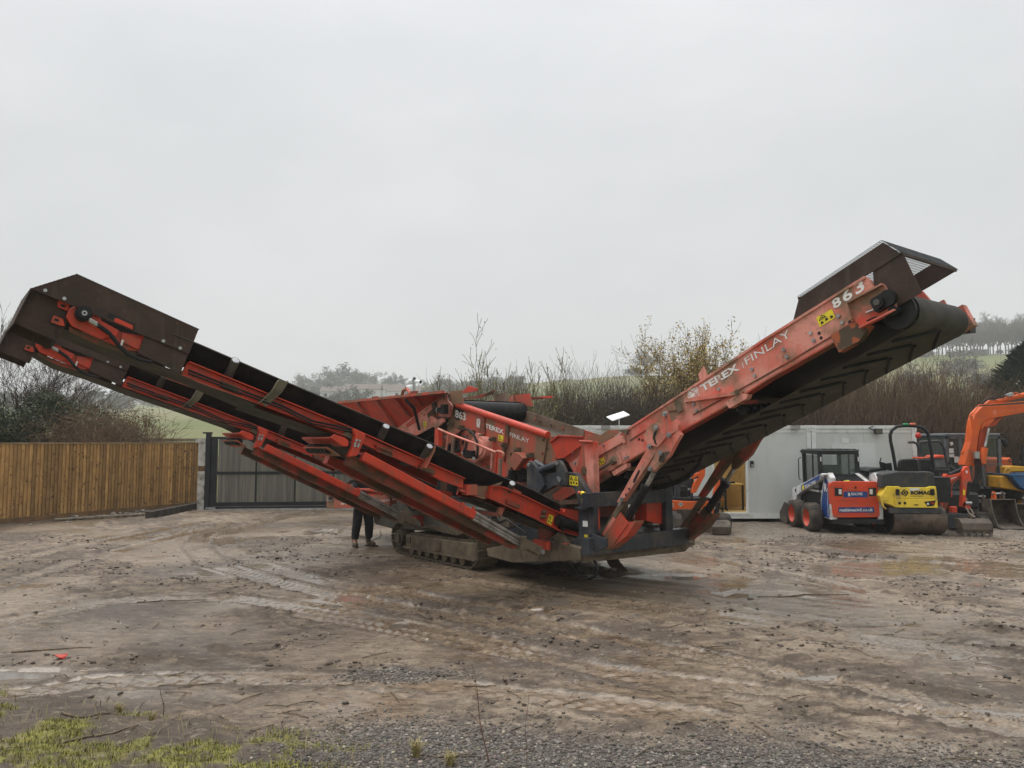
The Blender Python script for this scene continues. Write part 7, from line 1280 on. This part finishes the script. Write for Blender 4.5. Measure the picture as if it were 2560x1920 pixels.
# ------------------------------------------------------------ micro excavator with roll hoop (behind the roller)
KY = 19.0; KX = px2x(2372, 20.2); Q = thing('micro_excavator', (KX, 20.2, 0), 'small red micro excavator reaching forward with a grading bucket beside the roller', 'excavator')
bo = vp('boom', OR, D4((75, 860), (215, 180), (240, 90), (270, 40), (300, 60), (330, 95), (640, 10), (690, -20), (720, 40), (640, 70), (420, 230), (360, 310), (170, 880)), KY, .16, Q, .01)
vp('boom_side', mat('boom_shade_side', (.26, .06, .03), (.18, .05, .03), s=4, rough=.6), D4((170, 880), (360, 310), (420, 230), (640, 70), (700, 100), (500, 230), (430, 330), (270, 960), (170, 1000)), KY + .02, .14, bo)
di = vp('dipper', OR, D4((665, -30), (750, -140), (830, -150), (900, 200), (920, 260), (840, 230), (790, 290), (760, 600), (740, 880), (700, 880), (650, 880), (670, 600)), KY - .06, .14, Q, .01); vp('dipper_link', OR, D4((650, 840), (760, 700), (800, 780), (880, 880), (860, 940), (790, 930)), KY - .06, .10, di)
vp('warning_sticker', M['yel'], D4((680, 440), (735, 450), (730, 585), (680, 575)), KY - .066, .004, di); vp('warning_sticker', M['yel'], D4((205, 550), (245, 560), (205, 680), (175, 660)), KY - .006, .004, bo)
for px, Y_, p_ in ((((285, 245), (315, 200), (340, 245), (312, 295)), KY - .006, bo), (((745, -10), (775, -50), (805, -5), (775, 45)), KY - .066, di)): vp('diamond_mark', M['white'], D4(*px), Y_, .004, p_)
vt('Kubota', D4((365, 190), (515, 140), (355, 150)), KY - .004, 'white', bo, bold=.02)
MB().cyl(aty(*D4((330, 70))[0], KY + .06), aty(*D4((690, -90))[0], KY + .06), .045).build('dipper_cylinder', M['black'], Q); MB().cyl(aty(*D4((800, 330))[0], KY), aty(*D4((770, 620))[0], KY), .05).build('bucket_cylinder', M['black'], Q); MB().cyl(aty(*D4((760, 640))[0], KY), aty(*D4((770, 800))[0], KY), .022).build('cylinder_rod', M['chrome'], Q)
MB().cyl(aty(*D4((740, 780))[0], KY - .06), aty(*D4((900, 785))[0], KY - .1), .04).build('bucket_pivot', M['steel'], Q); MB().bar(aty(*D4((760, 900))[0], KY - .2), aty(*D4((840, 1060))[0], KY - .5), .03, .04).bar(aty(*D4((860, 920))[0], KY - .2), aty(*D4((950, 1070))[0], KY - .5), .03, .04).bar(aty(*D4((840, 1060))[0], KY - .5), aty(*D4((960, 1160))[0], KY - .6), .10, .06).build('bucket_link', BKT, Q)
bc0, bc1 = aty(*D4((560, 1330))[0], KY - .62), aty(*D4((1290, 1320))[0], KY - .62); BYc = KY - .62
pf = [(BYc - .16, .06), (BYc - .20, .16), (BYc - .17, .30), (BYc - .05, .385), (BYc + .16, .39), (BYc + .18, .37), (BYc - .03, .36), (BYc - .14, .28), (BYc - .165, .16), (BYc - .12, .08)]
gbk = MB().prism([(bc0[0], y, z) for y, z in pf], (bc1[0] - bc0[0], 0, 0)).build('grading_bucket', BKT, Q)
for xx in (bc0[0] - .014, bc1[0]): MB().prism([(xx, y, z) for y, z in ((BYc - .165, .04), (BYc - .205, .17), (BYc - .17, .305), (BYc - .05, .395), (BYc + .18, .395), (BYc + .05, .05))], (.014, 0, 0)).build('bucket_cheek', BKT, gbk)
for k in range(5): x = bc0[0] + .04 + k * (bc1[0] - bc0[0] - .08) / 4; MB().prism([(x - .03, BYc - .17, .10), (x - .03, BYc - .13, .06), (x - .03, BYc - .22, -.01)], (.06, 0, 0)).build('bucket_tooth', BKT, gbk)
MB().abox(px2x(2357, KY + .3), px2x(2410, KY + .3), KY + .3, KY + .36, .06, .42).build('dozer_blade', M['grey'], Q, bev=.01)
for xx in (KX - .50, KX + .22):
    tr = MB().prism([(xx, y, z) for y, z in ((19.5, .02), (19.38, .14), (19.42, .34), (19.55, .42), (20.9, .42), (21.03, .30), (21.0, .12), (20.9, .02))], (.25, 0, 0)).build('rubber_track', TYR, Q, bev=.03)
    for k in range(12): MB().abox(xx - .004, xx + .254, 19.45 + k * .125, 19.50 + k * .125, .415, .435).build('track_lug', TYR, tr)
hs = MB().abox(KX - .48, KX + .42, 19.7, 21.1, .50, .92).build('house', DK, Q, bev=.06); MB().abox(px2x(2340, 19.9), px2x(2358, 19.9), 19.62, 19.9, .78, 1.06).build('side_tank', OR, hs, bev=.03); MB().abox(px2x(2366, 19.6), px2x(2381, 19.6), 19.55, 19.7, .36, .58).build('swing_post', OR, hs, bev=.02)
vp('engine_hood', mat('grey_hood', (.10, .105, .11), (.14, .145, .15), s=5, rough=.5), B5((890, 640), (1010, 640), (1040, 740), (1020, 760), (900, 760)), 20.7, .5, hs, .04); vp('hood_top', OR, B5((880, 630), (895, 600), (960, 588), (1010, 592), (1015, 632)), 20.65, .5, hs, .02); vp('hood_top', OR, B5((725, 640), (730, 618), (820, 618), (825, 640)), 20.65, .5, hs, .015); vp('seat_back', M['black'], B5((720, 640), (850, 640), (900, 860), (730, 860)), 20.4, .15, hs, .03)
MB().tube([aty(*p, 20.9) for p in B5((556, 432), (620, 428), (665, 450), (690, 520), (715, 680), (735, 860))], .035, 8).build('roll_hoop', M['grey'], Q); MB().tube([aty(*p, 21.2) for p in B5((690, 428), (820, 422), (930, 416), (975, 440), (1005, 510), (1025, 620), (1050, 760))], .035, 8).build('roll_hoop', M['grey'], Q)
MB().cyl(aty(*B5((680, 372))[0], 20.9), aty(*B5((680, 430))[0], 20.9), .02).build('beacon_stem', M['black'], Q); c = aty(*B5((680, 342))[0], 20.9); MB().lathe(c, (0, 0, 1), [(-.08, .05), (-.04, .075), (.03, .07), (.07, .03), (.075, 0.001)], 16).build('beacon', REDL, Q)
vp('control_console', DK, B5((900, 760), (1060, 770), (1150, 860), (1100, 980), (900, 960)), 20.1, .3, hs, .02); MB().tube([aty(*p, 19.8) for p in B5((890, 905), (1010, 908))], .012).tube([aty(*p, 19.8) for p in B5((955, 820), (970, 880), (1010, 935))], .008).build('control_lever', M['chrome'], hs)
# ------------------------------------------------------------ larger orange excavator
EY = 20.7; E_ = thing('orange_excavator', (px2x(2440, 22), 22, 0), 'large orange excavator with its boom raised and a glazed grey cab', 'excavator')
bm = vp('boom', ORD, [(2409.6, 1163), (2427, 1105), (2431, 1070), (2434, 1052), (2440, 1033), (2456, 1016), (2560, 1010.5), (2680, 1004), (2760, 1010), (2760, 1020), (2690, 1020), (2560, 1032), (2502, 1042), (2468, 1049), (2458, 1058), (2451, 1070), (2446, 1095), (2438, 1166)], EY, .30, E_, .012)
dks = mat('boom_shaded_orange', (.40, .055, .014), (.30, .05, .016), s=3, rough=.5)  # darker orange: shade on the boom's inner and lower faces, as colour
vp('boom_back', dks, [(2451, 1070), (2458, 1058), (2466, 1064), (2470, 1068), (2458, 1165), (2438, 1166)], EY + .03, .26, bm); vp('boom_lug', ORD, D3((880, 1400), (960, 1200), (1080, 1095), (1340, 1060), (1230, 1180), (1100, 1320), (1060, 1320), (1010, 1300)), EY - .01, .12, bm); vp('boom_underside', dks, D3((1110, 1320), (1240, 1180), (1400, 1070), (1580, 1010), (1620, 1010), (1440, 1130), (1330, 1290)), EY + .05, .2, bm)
c = aty(*D3((1075, 1250))[0], EY - .01); MB().cyl(c - V3(0, .012, 0), c, .032).build('pivot_pin', ORD, bm)
b = MB().tube([aty(*p, EY - .03) for p in D3((610, 1380), (605, 1180), (560, 1010), (590, 930), (720, 820), (830, 640), (1100, 630), (2212, 545), (3000, 520))], .015, 6).tube([aty(*p, EY - .02) for p in D3((650, 1250), (640, 1120), (600, 980))], .016, 6); b.build('oil_pipe', ORD, bm)
MB().cyl(aty(*D3((1370, 545))[0], EY + .1), aty(*D3((2600, 230))[0], EY + .1), .062, n=14).build('stick_cylinder', ORD, bm); vp('cylinder_lug', ORD, D3((1040, 600), (1180, 490), (1290, 500), (1350, 600)), EY + .06, .10, bm); MB().tube([aty(*p, EY + .05) for p in D3((930, 610), (1000, 510), (1150, 440), (1350, 440), (1600, 410))], .02, 6).build('boom_hose', M['black'], bm); MB().box(aty(*D3((1760, 330))[0], EY + .05), V3(.08, 0, .03), V3(0, .05, 0), V3(-.02, 0, .035)).build('pipe_clamp', M['steel'], bm); MB().tube([aty(*p, EY + .05) for p in D3((1830, 290), (1930, 265), (2100, 310))], .014).build('oil_pipe', ORD, bm)
FADE = mat('faded_boom_lettering', (.70, .20, .10), rough=.5); vp('diamond_mark', FADE, D3((1240, 870), (1310, 770), (1390, 860), (1320, 975)), EY - .004, .003, bm); vt('HARTLAND LTD', D3((1430, 890), (2150, 850), (1425, 800)), EY - .002, FADE, bm)
MB().cyl(aty(*B5((1515, 500))[0], EY - .1), aty(*B5((1485, 700))[0], EY - .1), .085).build('lift_cylinder', ORD, E_); MB().cyl(aty(*B5((1570, 255))[0], EY - .04), aty(*B5((1520, 490))[0], EY - .08), .035).build('cylinder_rod', M['chrome'], E_); MB().box(aty(*B5((1412, 590))[0], EY - .1), V3(.06, 0, 0), V3(0, .05, 0), V3(0, 0, .09)).build('hose_manifold', M['steel'], E_)
for k in range(4): MB().tube([aty(*p, EY - .12 - .02 * k) for p in B5((1390 + 24 * k, 640), (1405 + 22 * k, 760), (1400 + 24 * k, 860), (1380 + 14 * k, 940))], .018, 6).build('hydraulic_hose', M['black'], E_)
vp('boom_foot', M['black'], B5((1340, 930), (1440, 900), (1480, 1000), (1440, 1090), (1330, 1060)), EY + .0, .5, E_, .03)
vp('hand_lever', ORD, B5((1220, 560), (1275, 515), (1285, 530), (1232, 572)), EY + .2, .04, E_)
CY0 = 21.5; x0, x1 = px2x(2361, CY0), px2x(2500, CY0); zt2, zb2_ = aty(2430, 1083, CY0)[2], aty(2430, 1222, CY0)[2]
ef = MB().abox(x0, x1, CY0, CY0 + 1.5, zt2 - .10, zt2).build('cab_roof', mat('grey_cab_paint', (.10, .11, .12), (.14, .15, .16), s=4, rough=.45), E_, bev=.03); CBG = ef.data.materials[0]
b = MB()
for x in (x0 + .04, x1 - .06):
    for y in (CY0 + .03, CY0 + 1.44): b.bar((x, y, zb2_), (x, y, zt2 - .08), .08, .08, up=(0, 1, 0))
b.bar((x0 + .42, CY0 + .02, zb2_ + .5), (x0 + .40, CY0 + .02, zt2 - .08), .09, .07, up=(0, 1, 0)).bar((x1 - .52, CY0 + .02, zb2_), (x1 - .58, CY0 + .02, zt2 - .08), .07, .07, up=(0, 1, 0)).bar((x0, CY0 + .02, zb2_ + .75), (x0 + .55, CY0 + .02, zb2_ + .25), .06, .06, up=(0, 1, 0)).bar((x1 - .55, CY0 + .01, zb2_ + .68), (x1, CY0 + .01, zb2_ + .68), .02, .03)
for y in (CY0 + .02, CY0 + 1.44): b.bar((x0, y, zb2_ + .03), (x1, y, zb2_ + .03), .07, .06).bar((x0, y, zt2 - .12), (x1, y, zt2 - .12), .06, .06)
for x in (x0 + .04, x1 - .06): b.bar((x, CY0, zb2_ + .03), (x, CY0 + 1.46, zb2_ + .03), .06, .06)
b.build('cab_frame', CBG, E_)
for a, c2 in ((x0 + .08, x0 + .38), (x1 - .5, x1 - .1), (x0 + .46, x1 - .56)): MB().abox(a, c2, CY0 + .03, CY0 + .038, zb2_ + .06, zt2 - .10).build('window', GLS, ef)
MB().abox(x0 + .03, x0 + .036, CY0 + .08, CY0 + 1.4, zb2_ + .3, zt2 - .10).build('window', GLS, ef); MB().abox(x0 + .1, x1 - .1, CY0 + 1.40, CY0 + 1.44, zb2_, zb2_ + .7).build('cab_back', M['black'], ef); MB().abox(x0 + .55, x1 - .65, CY0 + .7, CY0 + .9, zb2_, zb2_ + .85).build('seat', M['black'], ef, bev=.04)
for px in (((1078, 430), (1115, 425), (1125, 462), (1090, 475)), ((1055, 508), (1125, 508), (1130, 570), (1058, 565)), ((1135, 608), (1200, 612), (1205, 690), (1138, 685)), ((1060, 575), (1135, 580), (1130, 620), (1062, 615))): vp('window_notice', M['white'], B5(*px), CY0 - .0, .003, ef)
MB().abox(x0 - .1, x1 + .9, CY0 + .1, CY0 + 2.6, .62, zb2_ + .02).build('turntable_deck', M['black'], E_, bev=.03); MB().abox(x1 + .1, x1 + .95, CY0 + 1.0, CY0 + 2.7, zb2_, 1.75).build('engine_cover', ORD, E_, bev=.06)
for y in (CY0 - .0, CY0 + 1.9): MB().prism([(x0 - .25, y - .30, .0), (x0 - .45, y - .30, .2), (x0 - .42, y - .30, .5), (x0 - .2, y - .30, .62), (x1 + .8, y - .30, .62), (x1 + 1.0, y - .30, .4), (x1 + .9, y - .30, .02)], (0, .42, 0)).build('crawler_track', TYR, E_, bev=.04)
MB().tube([aty(*p, CY0 + .2) for p in B5((1650, 330), (1740, 328), (1790, 365), (1800, 420))], .022, 6).build('mirror_arm', DK, E_); vp('mirror', DK, B5((1735, 390), (1795, 380), (1830, 490), (1775, 495), (1745, 430)), CY0 + .1, .08, E_, .02)
# ------------------------------------------------------------ loose buckets
def bucket(pl, pr, Y, z1_, dep, name, label, orange=False):
    xa, xb = px2x(pl, Y), px2x(pr, Y); t = thing(name, ((xa + xb) / 2, Y + .3, 0), label, 'bucket', None)
    prof = [(Y - .30, .02), (Y - .05, .04), (Y + dep * .55, .10), (Y + dep * .85, z1_ * .40), (Y + dep * .80, z1_ * .75), (Y + dep * .45, z1_), (Y + dep * .10, z1_), (Y + dep * .42, z1_ - .03), (Y + dep * .74, z1_ * .72), (Y + dep * .78, z1_ * .42), (Y + dep * .5, .14), (Y - .05, .07), (Y - .30, .04)]
    MB().prism([(xa, y, z) for y, z in prof], (xb - xa, 0, 0)).build('shell', BKT, t)
    for x in (xa - .012, xb - .008): MB().prism([(x, y, z) for y, z in ((Y - .20, .03), (Y + .02, z1_ * .55), (Y + dep * .10, z1_ + .01), (Y + dep * .45, z1_ + .01), (Y + dep * .82, z1_ * .76), (Y + dep * .87, z1_ * .4), (Y + dep * .55, .09), (Y, .03))], (.02, 0, 0)).build('cheek', BKT, t)
    MB().abox(xa - .01, xb + .01, Y - .34, Y - .22, .015, .035).build('cutting_edge', mat('polished_edge', (.22, .20, .18), rough=.45, metal=.5), t)
    for x in ((xa + xb) / 2 - .12, (xa + xb) / 2 + .10): MB().prism([(x, Y + dep * .25, z1_ + .01), (x, Y + dep * .30, z1_ + .18), (x, Y + dep * .45, z1_ + .20), (x, Y + dep * .55, z1_ - .05)], (.03, 0, 0)).build('hanger', ORD if orange and x < (xa + xb) / 2 else BKT, t)
    MB().cyl(((xa + xb) / 2 - .16, Y + dep * .38, z1_ + .14), ((xa + xb) / 2 + .18, Y + dep * .38, z1_ + .14), .028).build('pin', M['steel'], t); return t
bucket(2472, 2532, 19.9, .72, .75, 'digging_bucket', 'muddy digging bucket standing on the gravel with an orange hanger', True); bucket(2534, 2620, 20.2, .58, .7, 'digging_bucket', 'wide brown bucket standing below the blue skip')
t = bucket(2437, 2462, 20.3, .62, .6, 'trenching_bucket', 'narrow rusty trenching bucket beside the micro excavator arm')
# ------------------------------------------------------------ dumper
DY = 21.0; D_ = thing('site_dumper', (px2x(2560, DY), DY + .5, 0), 'yellow site dumper with a blue skip beyond the loose buckets', 'dumper')
vp('chassis', AMB, D4((1610, 110), (1790, 90), (1860, 100), (1900, 180), (2200, 400), (2500, 430), (2500, 560), (1900, 440), (1620, 400)), DY, .9, D_, .02); vp('fender', AMB, B5((1790, 740), (1880, 725), (2010, 735), (2100, 760), (2100, 800), (1850, 800), (1800, 860)), DY + .2, .5, D_, .02)
vp('skip', SKB, D4((1870, 85), (2300, 70), (2900, 80), (2900, 330), (2500, 520), (2220, 450), (2120, 380)), DY - .25, 1.1, D_, .02); vp('skip_rim', SKB, D4((1860, 60), (2900, 55), (2900, 90), (1870, 95)), DY - .28, 1.16, D_)
vp('reflective_strip', mat('lime_reflector', (.55, .65, .45), rough=.4), D4((1850, 170), (1900, 160), (2010, 290), (1960, 320)), DY - .03, .02, D_)
MB().tube([aty(*p, DY + .15) for p in B5((1770, 850), (1765, 790), (1790, 760), (1850, 770))], .02).build('grab_rail', AMB, D_); MB().cyl(aty(*B5((1780, 860))[0], DY + .1), aty(*B5((1770, 920))[0], DY + .1), .02).build('rail_stay', AMB, D_)
c = aty(*B5((1890, 668))[0], DY + .5); MB().tube([c + V3(.16 * math.cos(a), .10 * math.sin(a), .06 * math.sin(a)) for a in np.linspace(0, 2 * math.pi, 20)], .013, 6).bar(c, c - V3(0, .05, .25), .03, .03).bar(c - V3(.15, 0, 0), c + V3(.15, 0, 0), .02, .02).build('steering_wheel', M['black'], D_)
for p, q in (((1985, 700), (1990, 460)), ((2200, 700), (2210, 460))): MB().tube([aty(*a, DY + .9) for a in B5(p, q)], .04, 8).build('roll_bar', DK, D_)
for xx in (px2x(2555, DY), px2x(2690, DY)):
    for y in (DY - .05, DY + 1.3): wheel(D_, (xx, y, .40), .40, .30, AMB, (1, 0, 0), lug=16)
# ------------------------------------------------------------ mini excavator seen through the legs
NY = 19.2; N_ = thing('mini_excavator', (px2x(1735, NY), NY + .3, 0), 'orange mini excavator with mesh cab guard behind the conveyor legs', 'excavator')
hs = vp('house', ORD, D5((290, 795), (690, 825), (1100, 820), (1245, 825), (1245, 900), (1060, 1060), (560, 1060), (300, 1040)), NY, .9, N_, .03); vp('house_skirt', mat('pale_grey_skirt', (.36, .36, .34), (.30, .30, .28), s=4, rough=.6), D5((300, 1045), (560, 1065), (1060, 1065), (1000, 1130), (400, 1140), (305, 1105)), NY + .03, .8, hs)
vp('number_label', M['white'], D5((325, 890), (388, 880), (385, 965), (328, 960)), NY - .004, .004, hs); vt('80', D5((335, 950), (378, 950), (335, 900)), NY - .006, 'ink', hs, bold=.03); vp('diamond_sticker', mat('pale_teal_sticker', (.42, .50, .47), rough=.5), D5((500, 900), (555, 850), (608, 905), (550, 960)), NY - .004, .004, hs); vp('sticker_print', mat('teal_print', (.10, .22, .22), rough=.5), D5((525, 912), (555, 868), (585, 912)), NY - .008, .004, hs)
vp('deck', M['black'], D5((300, 770), (1245, 770), (1245, 825), (690, 828), (295, 800)), NY + .02, .9, hs)
b = MB()
for a, c in (((340, 520), (370, 790)), ((440, 380), (440, 790)), ((500, 330), (515, 740)), ((820, 330), (800, 770)), ((340, 340), (830, 350)), ((440, 430), (830, 420))): b.bar(aty(*D5(a)[0], NY + .1), aty(*D5(c)[0], NY + .1), .05, .06, up=(0, 1, 0))
cbf = b.build('cab_frame', M['grey'], N_, kind='stuff'); b = MB()
for k in range(6): b.bar(aty(*D5((560 + 48 * k, 350))[0], NY + .06), aty(*D5((560 + 48 * k, 600))[0], NY + .06), .012, .012, up=(0, 1, 0))
for y in (360, 470, 590): b.bar(aty(*D5((540, y))[0], NY + .06), aty(*D5((820, y))[0], NY + .06), .012, .012)
b.build('guard_mesh', M['grey'], cbf, kind='stuff'); vp('cab_back', M['black'], D5((330, 330), (820, 330), (820, 790), (330, 790)), NY + .8, .03, cbf); vp('cab_roof', ORD, D5((260, 420), (330, 410), (350, 440), (300, 470)), NY + .1, .7, cbf); vp('seat', M['black'], D5((560, 480), (700, 480), (720, 770), (550, 770)), NY + .45, .15, cbf, .03); vp('paper', M['white'], D5((715, 540), (775, 540), (775, 580), (715, 585)), NY + .3, .004, cbf)
bm = vp('boom', ORD, D5((800, 660), (850, 460), (930, 330), (960, 200), (930, 90), (1030, 0), (1060, -120), (1120, -120), (1110, 80), (1100, 260), (900, 640)), NY - .1, .16, N_, .01); vp('lamp_housing', ORD, D5((800, 300), (820, 230), (930, 190), (965, 220), (950, 290), (850, 350)), NY - .2, .12, bm, .01); vp('boom_lamp', M['black'], D5((860, 310), (940, 265), (945, 300), (870, 340)), NY - .21, .02, bm); MB().cyl(aty(*D5((1080, -160))[0], NY - .05), aty(*D5((1200, 20))[0], NY - .05), .05).build('boom_cylinder', M['grey'], bm)
di = vp('dipper', ORD, D5((1385, 310), (1440, 300), (1445, 700), (1390, 850), (1330, 870), (1260, 1260), (1200, 1290), (1170, 1250), (1290, 790), (1310, 600)), NY - .5, .14, N_, .01); vp('hose_tray', M['black'], D5((1440, 320), (1480, 290), (1515, 320), (1500, 600), (1450, 840), (1400, 850), (1445, 700)), NY - .48, .10, di)
for y in (460, 550, 630, 705, 800): vp('tray_strap', ORD, D5((1430, y), (1505, y - 6), (1505, y + 6), (1430, y + 10)), NY - .485, .11, di)
vp('decal', M['white'], D5((1355, 720), (1375, 560), (1405, 560), (1390, 730)), NY - .506, .004, di); vp('decal', M['white'], D5((1215, 1050), (1245, 920), (1262, 930), (1235, 1060)), NY - .506, .004, di)
MB().cyl(aty(*D5((1400, 860))[0], NY - .5), aty(*D5((1330, 1230))[0], NY - .5), .05).build('bucket_cylinder', M['black'], N_); MB().cyl(aty(*D5((1330, 1230))[0], NY - .5), aty(*D5((1300, 1400))[0], NY - .5), .025).build('cylinder_rod', M['chrome'], N_)
xa, xb = px2x(1770, NY - .6), px2x(1816, NY - .6); MB().prism([(xa, y, z) for y, z in ((NY - .8, .02), (NY - .85, .20), (NY - .7, .33), (NY - .45, .33), (NY - .6, .05))], (xb - xa, 0, 0)).build('bucket', BKT, N_, bev=.01)
for px in ((1674, 1694), (1780, 1813)): MB().prism([(px2x(px[0], NY), y, z) for y, z in ((NY - .3, .02), (NY - .42, .15), (NY - .38, .38), (NY - .25, .45), (NY + 1.1, .45), (NY + 1.2, .3), (NY + 1.15, .02))], (px2x(px[1], NY) - px2x(px[0], NY), 0, 0)).build('rubber_track', TYR, N_, bev=.03)
MB().abox(px2x(1690, NY), px2x(1785, NY), NY - .2, NY + .8, .2, .55).build('undercarriage', M['mudd'], N_); MB().abox(px2x(1725, NY - .55), px2x(1772, NY - .55), NY - .55, NY - .5, .03, .30).build('dozer_blade', BKT, N_)
# ============================================================ PERSON AT THE ENGINE DOOR
pc = gp(905, 1366); face = U; side = V3(-face[1], face[0], 0)            # stands along the machine side
def pp(f, s, z): return pc + face * f + side * s + V3(0, 0, z)
def skinmesh(name, verts, edges, radii, mt, parent, root=0, sub=1):
    me = bpy.data.meshes.new(name); me.from_pydata([tuple(np.asarray(v) - ORG[PE.name]) for v in verts], edges, []); o = bpy.data.objects.new(name, me); COL.objects.link(o); o.parent = parent; ORG[o.name] = ORG[PE.name]; me.materials.append(mt)
    m = o.modifiers.new('skin', 'SKIN'); m.use_smooth_shade = True
    for i, r in enumerate(radii): me.skin_vertices[0].data[i].radius = (r, r) if not isinstance(r, tuple) else r; me.skin_vertices[0].data[i].use_root = (i == root)
    s = o.modifiers.new('sub', 'SUBSURF'); s.levels = sub; s.render_levels = sub; return o
PE = thing('person', (pc[0], pc[1], 0), 'person in dark trousers and muddy tan boots standing behind the open engine door', 'person')
SKN = mat('skin', (.45, .26, .18), rough=.6); TRO = mat('dark_work_trousers', (.014, .015, .019), (.025, .026, .031), s=14, rough=.85, bump=.5, bs=18); JAC = mat('dark_jacket', (.02, .022, .03), rough=.85); BOO = mat('muddy_tan_boot', (.13, .095, .062), (.085, .065, .045), s=16, rough=.85)
J = dict(pel=(0, 0, .95), wai=(.02, 0, 1.12), che=(.06, 0, 1.32), nec=(.10, 0, 1.47), hea=(.15, 0, 1.62), top=(.15, 0, 1.72))
vs = [pp(*J[k]) for k in ('pel', 'wai', 'che', 'nec', 'hea', 'top')]; es = [(0, 1), (1, 2), (2, 3), (3, 4), (4, 5)]; rd = [.14, .13, .15, .055, .095, .07]
for s in (1, -1):
    b0 = len(vs); vs += [pp(0, s * .11, .90), pp(.03, s * .14, .50), pp(-.02, s * .16, .10), pp(.06, s * .17, .05)]; es += [(0, b0), (b0, b0 + 1), (b0 + 1, b0 + 2), (b0 + 2, b0 + 3)]; rd += [.085, .06, .045, .045]
    b1 = len(vs); vs += [pp(.08, s * .20, 1.40), pp(.16, s * .24, 1.14), pp(.38, s * .18, 1.10), pp(.46, s * .17, 1.11)]; es += [(2, b1), (b1, b1 + 1), (b1 + 1, b1 + 2), (b1 + 2, b1 + 3)]; rd += [.06, .045, .035, .03]
    for q in range(4): c_ = len(vs); y = s * .17 + (q - 1.5) * .02; vs += [pp(.52, y, 1.11), pp(.56 + .01 * (q in (1, 2)), y, 1.09)]; es += [(b1 + 3, c_), (c_, c_ + 1)]; rd += [.010, .008]
    c_ = len(vs); vs += [pp(.50, s * .17 - s * .05, 1.12), pp(.53, s * .17 - s * .06, 1.11)]; es += [(b1 + 3, c_), (c_, c_ + 1)]; rd += [.011, .009]
skinmesh('body', vs, es, rd, SKN, PE)
tv = [pp(0, 0, .98), pp(0, .02, .90)]; te_ = [(0, 1)]; tr_ = [.155, .15]
for s, f0_, sp in ((1, .02, .10), (-1, -.03, .12)):
    b0 = len(tv); tv += [pp(0, s * .10, .84), pp(.02, s * (.115), .66), pp(.05 + f0_, s * (.13), .48), pp(.01 + f0_, s * (.14), .34), pp(.0 + f0_, s * .15, .20), pp(.0 + f0_, s * .15, .145)]; te_ += [(1, b0), (b0, b0 + 1), (b0 + 1, b0 + 2), (b0 + 2, b0 + 3), (b0 + 3, b0 + 4), (b0 + 4, b0 + 5)]; tr_ += [.128, .115, .102, .098, .082, .078]
skinmesh('trousers', tv, te_, tr_, TRO, PE, sub=2)
jv = [pp(0, 0, .92), pp(.02, 0, 1.12), pp(.06, 0, 1.32), pp(.09, 0, 1.44)]; je = [(0, 1), (1, 2), (2, 3)]; jr = [.165, .155, .175, .08]
for s in (1, -1): b0 = len(jv); jv += [pp(.08, s * .21, 1.39), pp(.16, s * .25, 1.13), pp(.36, s * .185, 1.10)]; je += [(2, b0), (b0, b0 + 1), (b0 + 1, b0 + 2)]; jr += [.075, .06, .048]
skinmesh('jacket', jv, je, jr, JAC, PE)
skinmesh('hair', [pp(.13, 0, 1.66), pp(.12, 0, 1.73)], [(0, 1)], [.10, .06], M['black'], PE)
for sgn in (.03, -.03): MB().cyl(pp(.235, sgn, 1.63), pp(.245, sgn, 1.63), .012, n=8).build('eye', M['ink'], PE)
MB().prism([pp(.24, -.012, 1.62), pp(.24, .012, 1.62), pp(.265, 0, 1.59)], face * -.01).build('nose', SKN, PE); MB().box(pp(.237, 0, 1.565), side * .022, face * .004, V3(0, 0, .004)).build('mouth', mat('lips', (.3, .12, .1), rough=.6), PE)
for sgn in (.095, -.095): MB().box(pp(.14, sgn, 1.62), face * .02, side * .008, V3(0, 0, .03)).build('ear', SKN, PE)
for s, f0_, tw in ((1, .02, .55), (-1, -.03, -.25)):
    fx = unit(face + side * tw); sx = V3(-fx[1], fx[0], 0); c = pp(f0_, s * .15, 0)
    bt = skinmesh('boot', [c - fx * .03 + V3(0, 0, .21), c - fx * .02 + V3(0, 0, .13), c - fx * .01 + V3(0, 0, .065), c + fx * .09 + V3(0, 0, .055), c + fx * .17 + V3(0, 0, .045)], [(0, 1), (1, 2), (2, 3), (3, 4)], [.058, .056, .060, .055, .045], BOO, PE, sub=2)
    prof = [(-.085, .035), (-.06, .05), (.06, .052), (.16, .048), (.215, .03), (.215, -.03), (.16, -.048), (.06, -.045), (-.06, -.05), (-.085, -.035)]
    MB().prism([c + fx * a + sx * b_ + V3(0, 0, -.012) for a, b_ in prof], (0, 0, .035)).build('boot_sole', mat('dark_sole', (.04, .032, .025), rough=.9), bt)
# thin cable on the ground beside the boots
tag(MB().tube([V3(*gp(*p)[:2], .012 + .0 * i) for i, p in enumerate([(893, 1335), (905, 1343), (918, 1348), (932, 1352), (948, 1345), (953, 1337), (950, 1326)])], .007, 6).build('cable', M['black'], org=gp(920, 1348)), 'thin black cable lying on the mud beside the boots', 'cable')
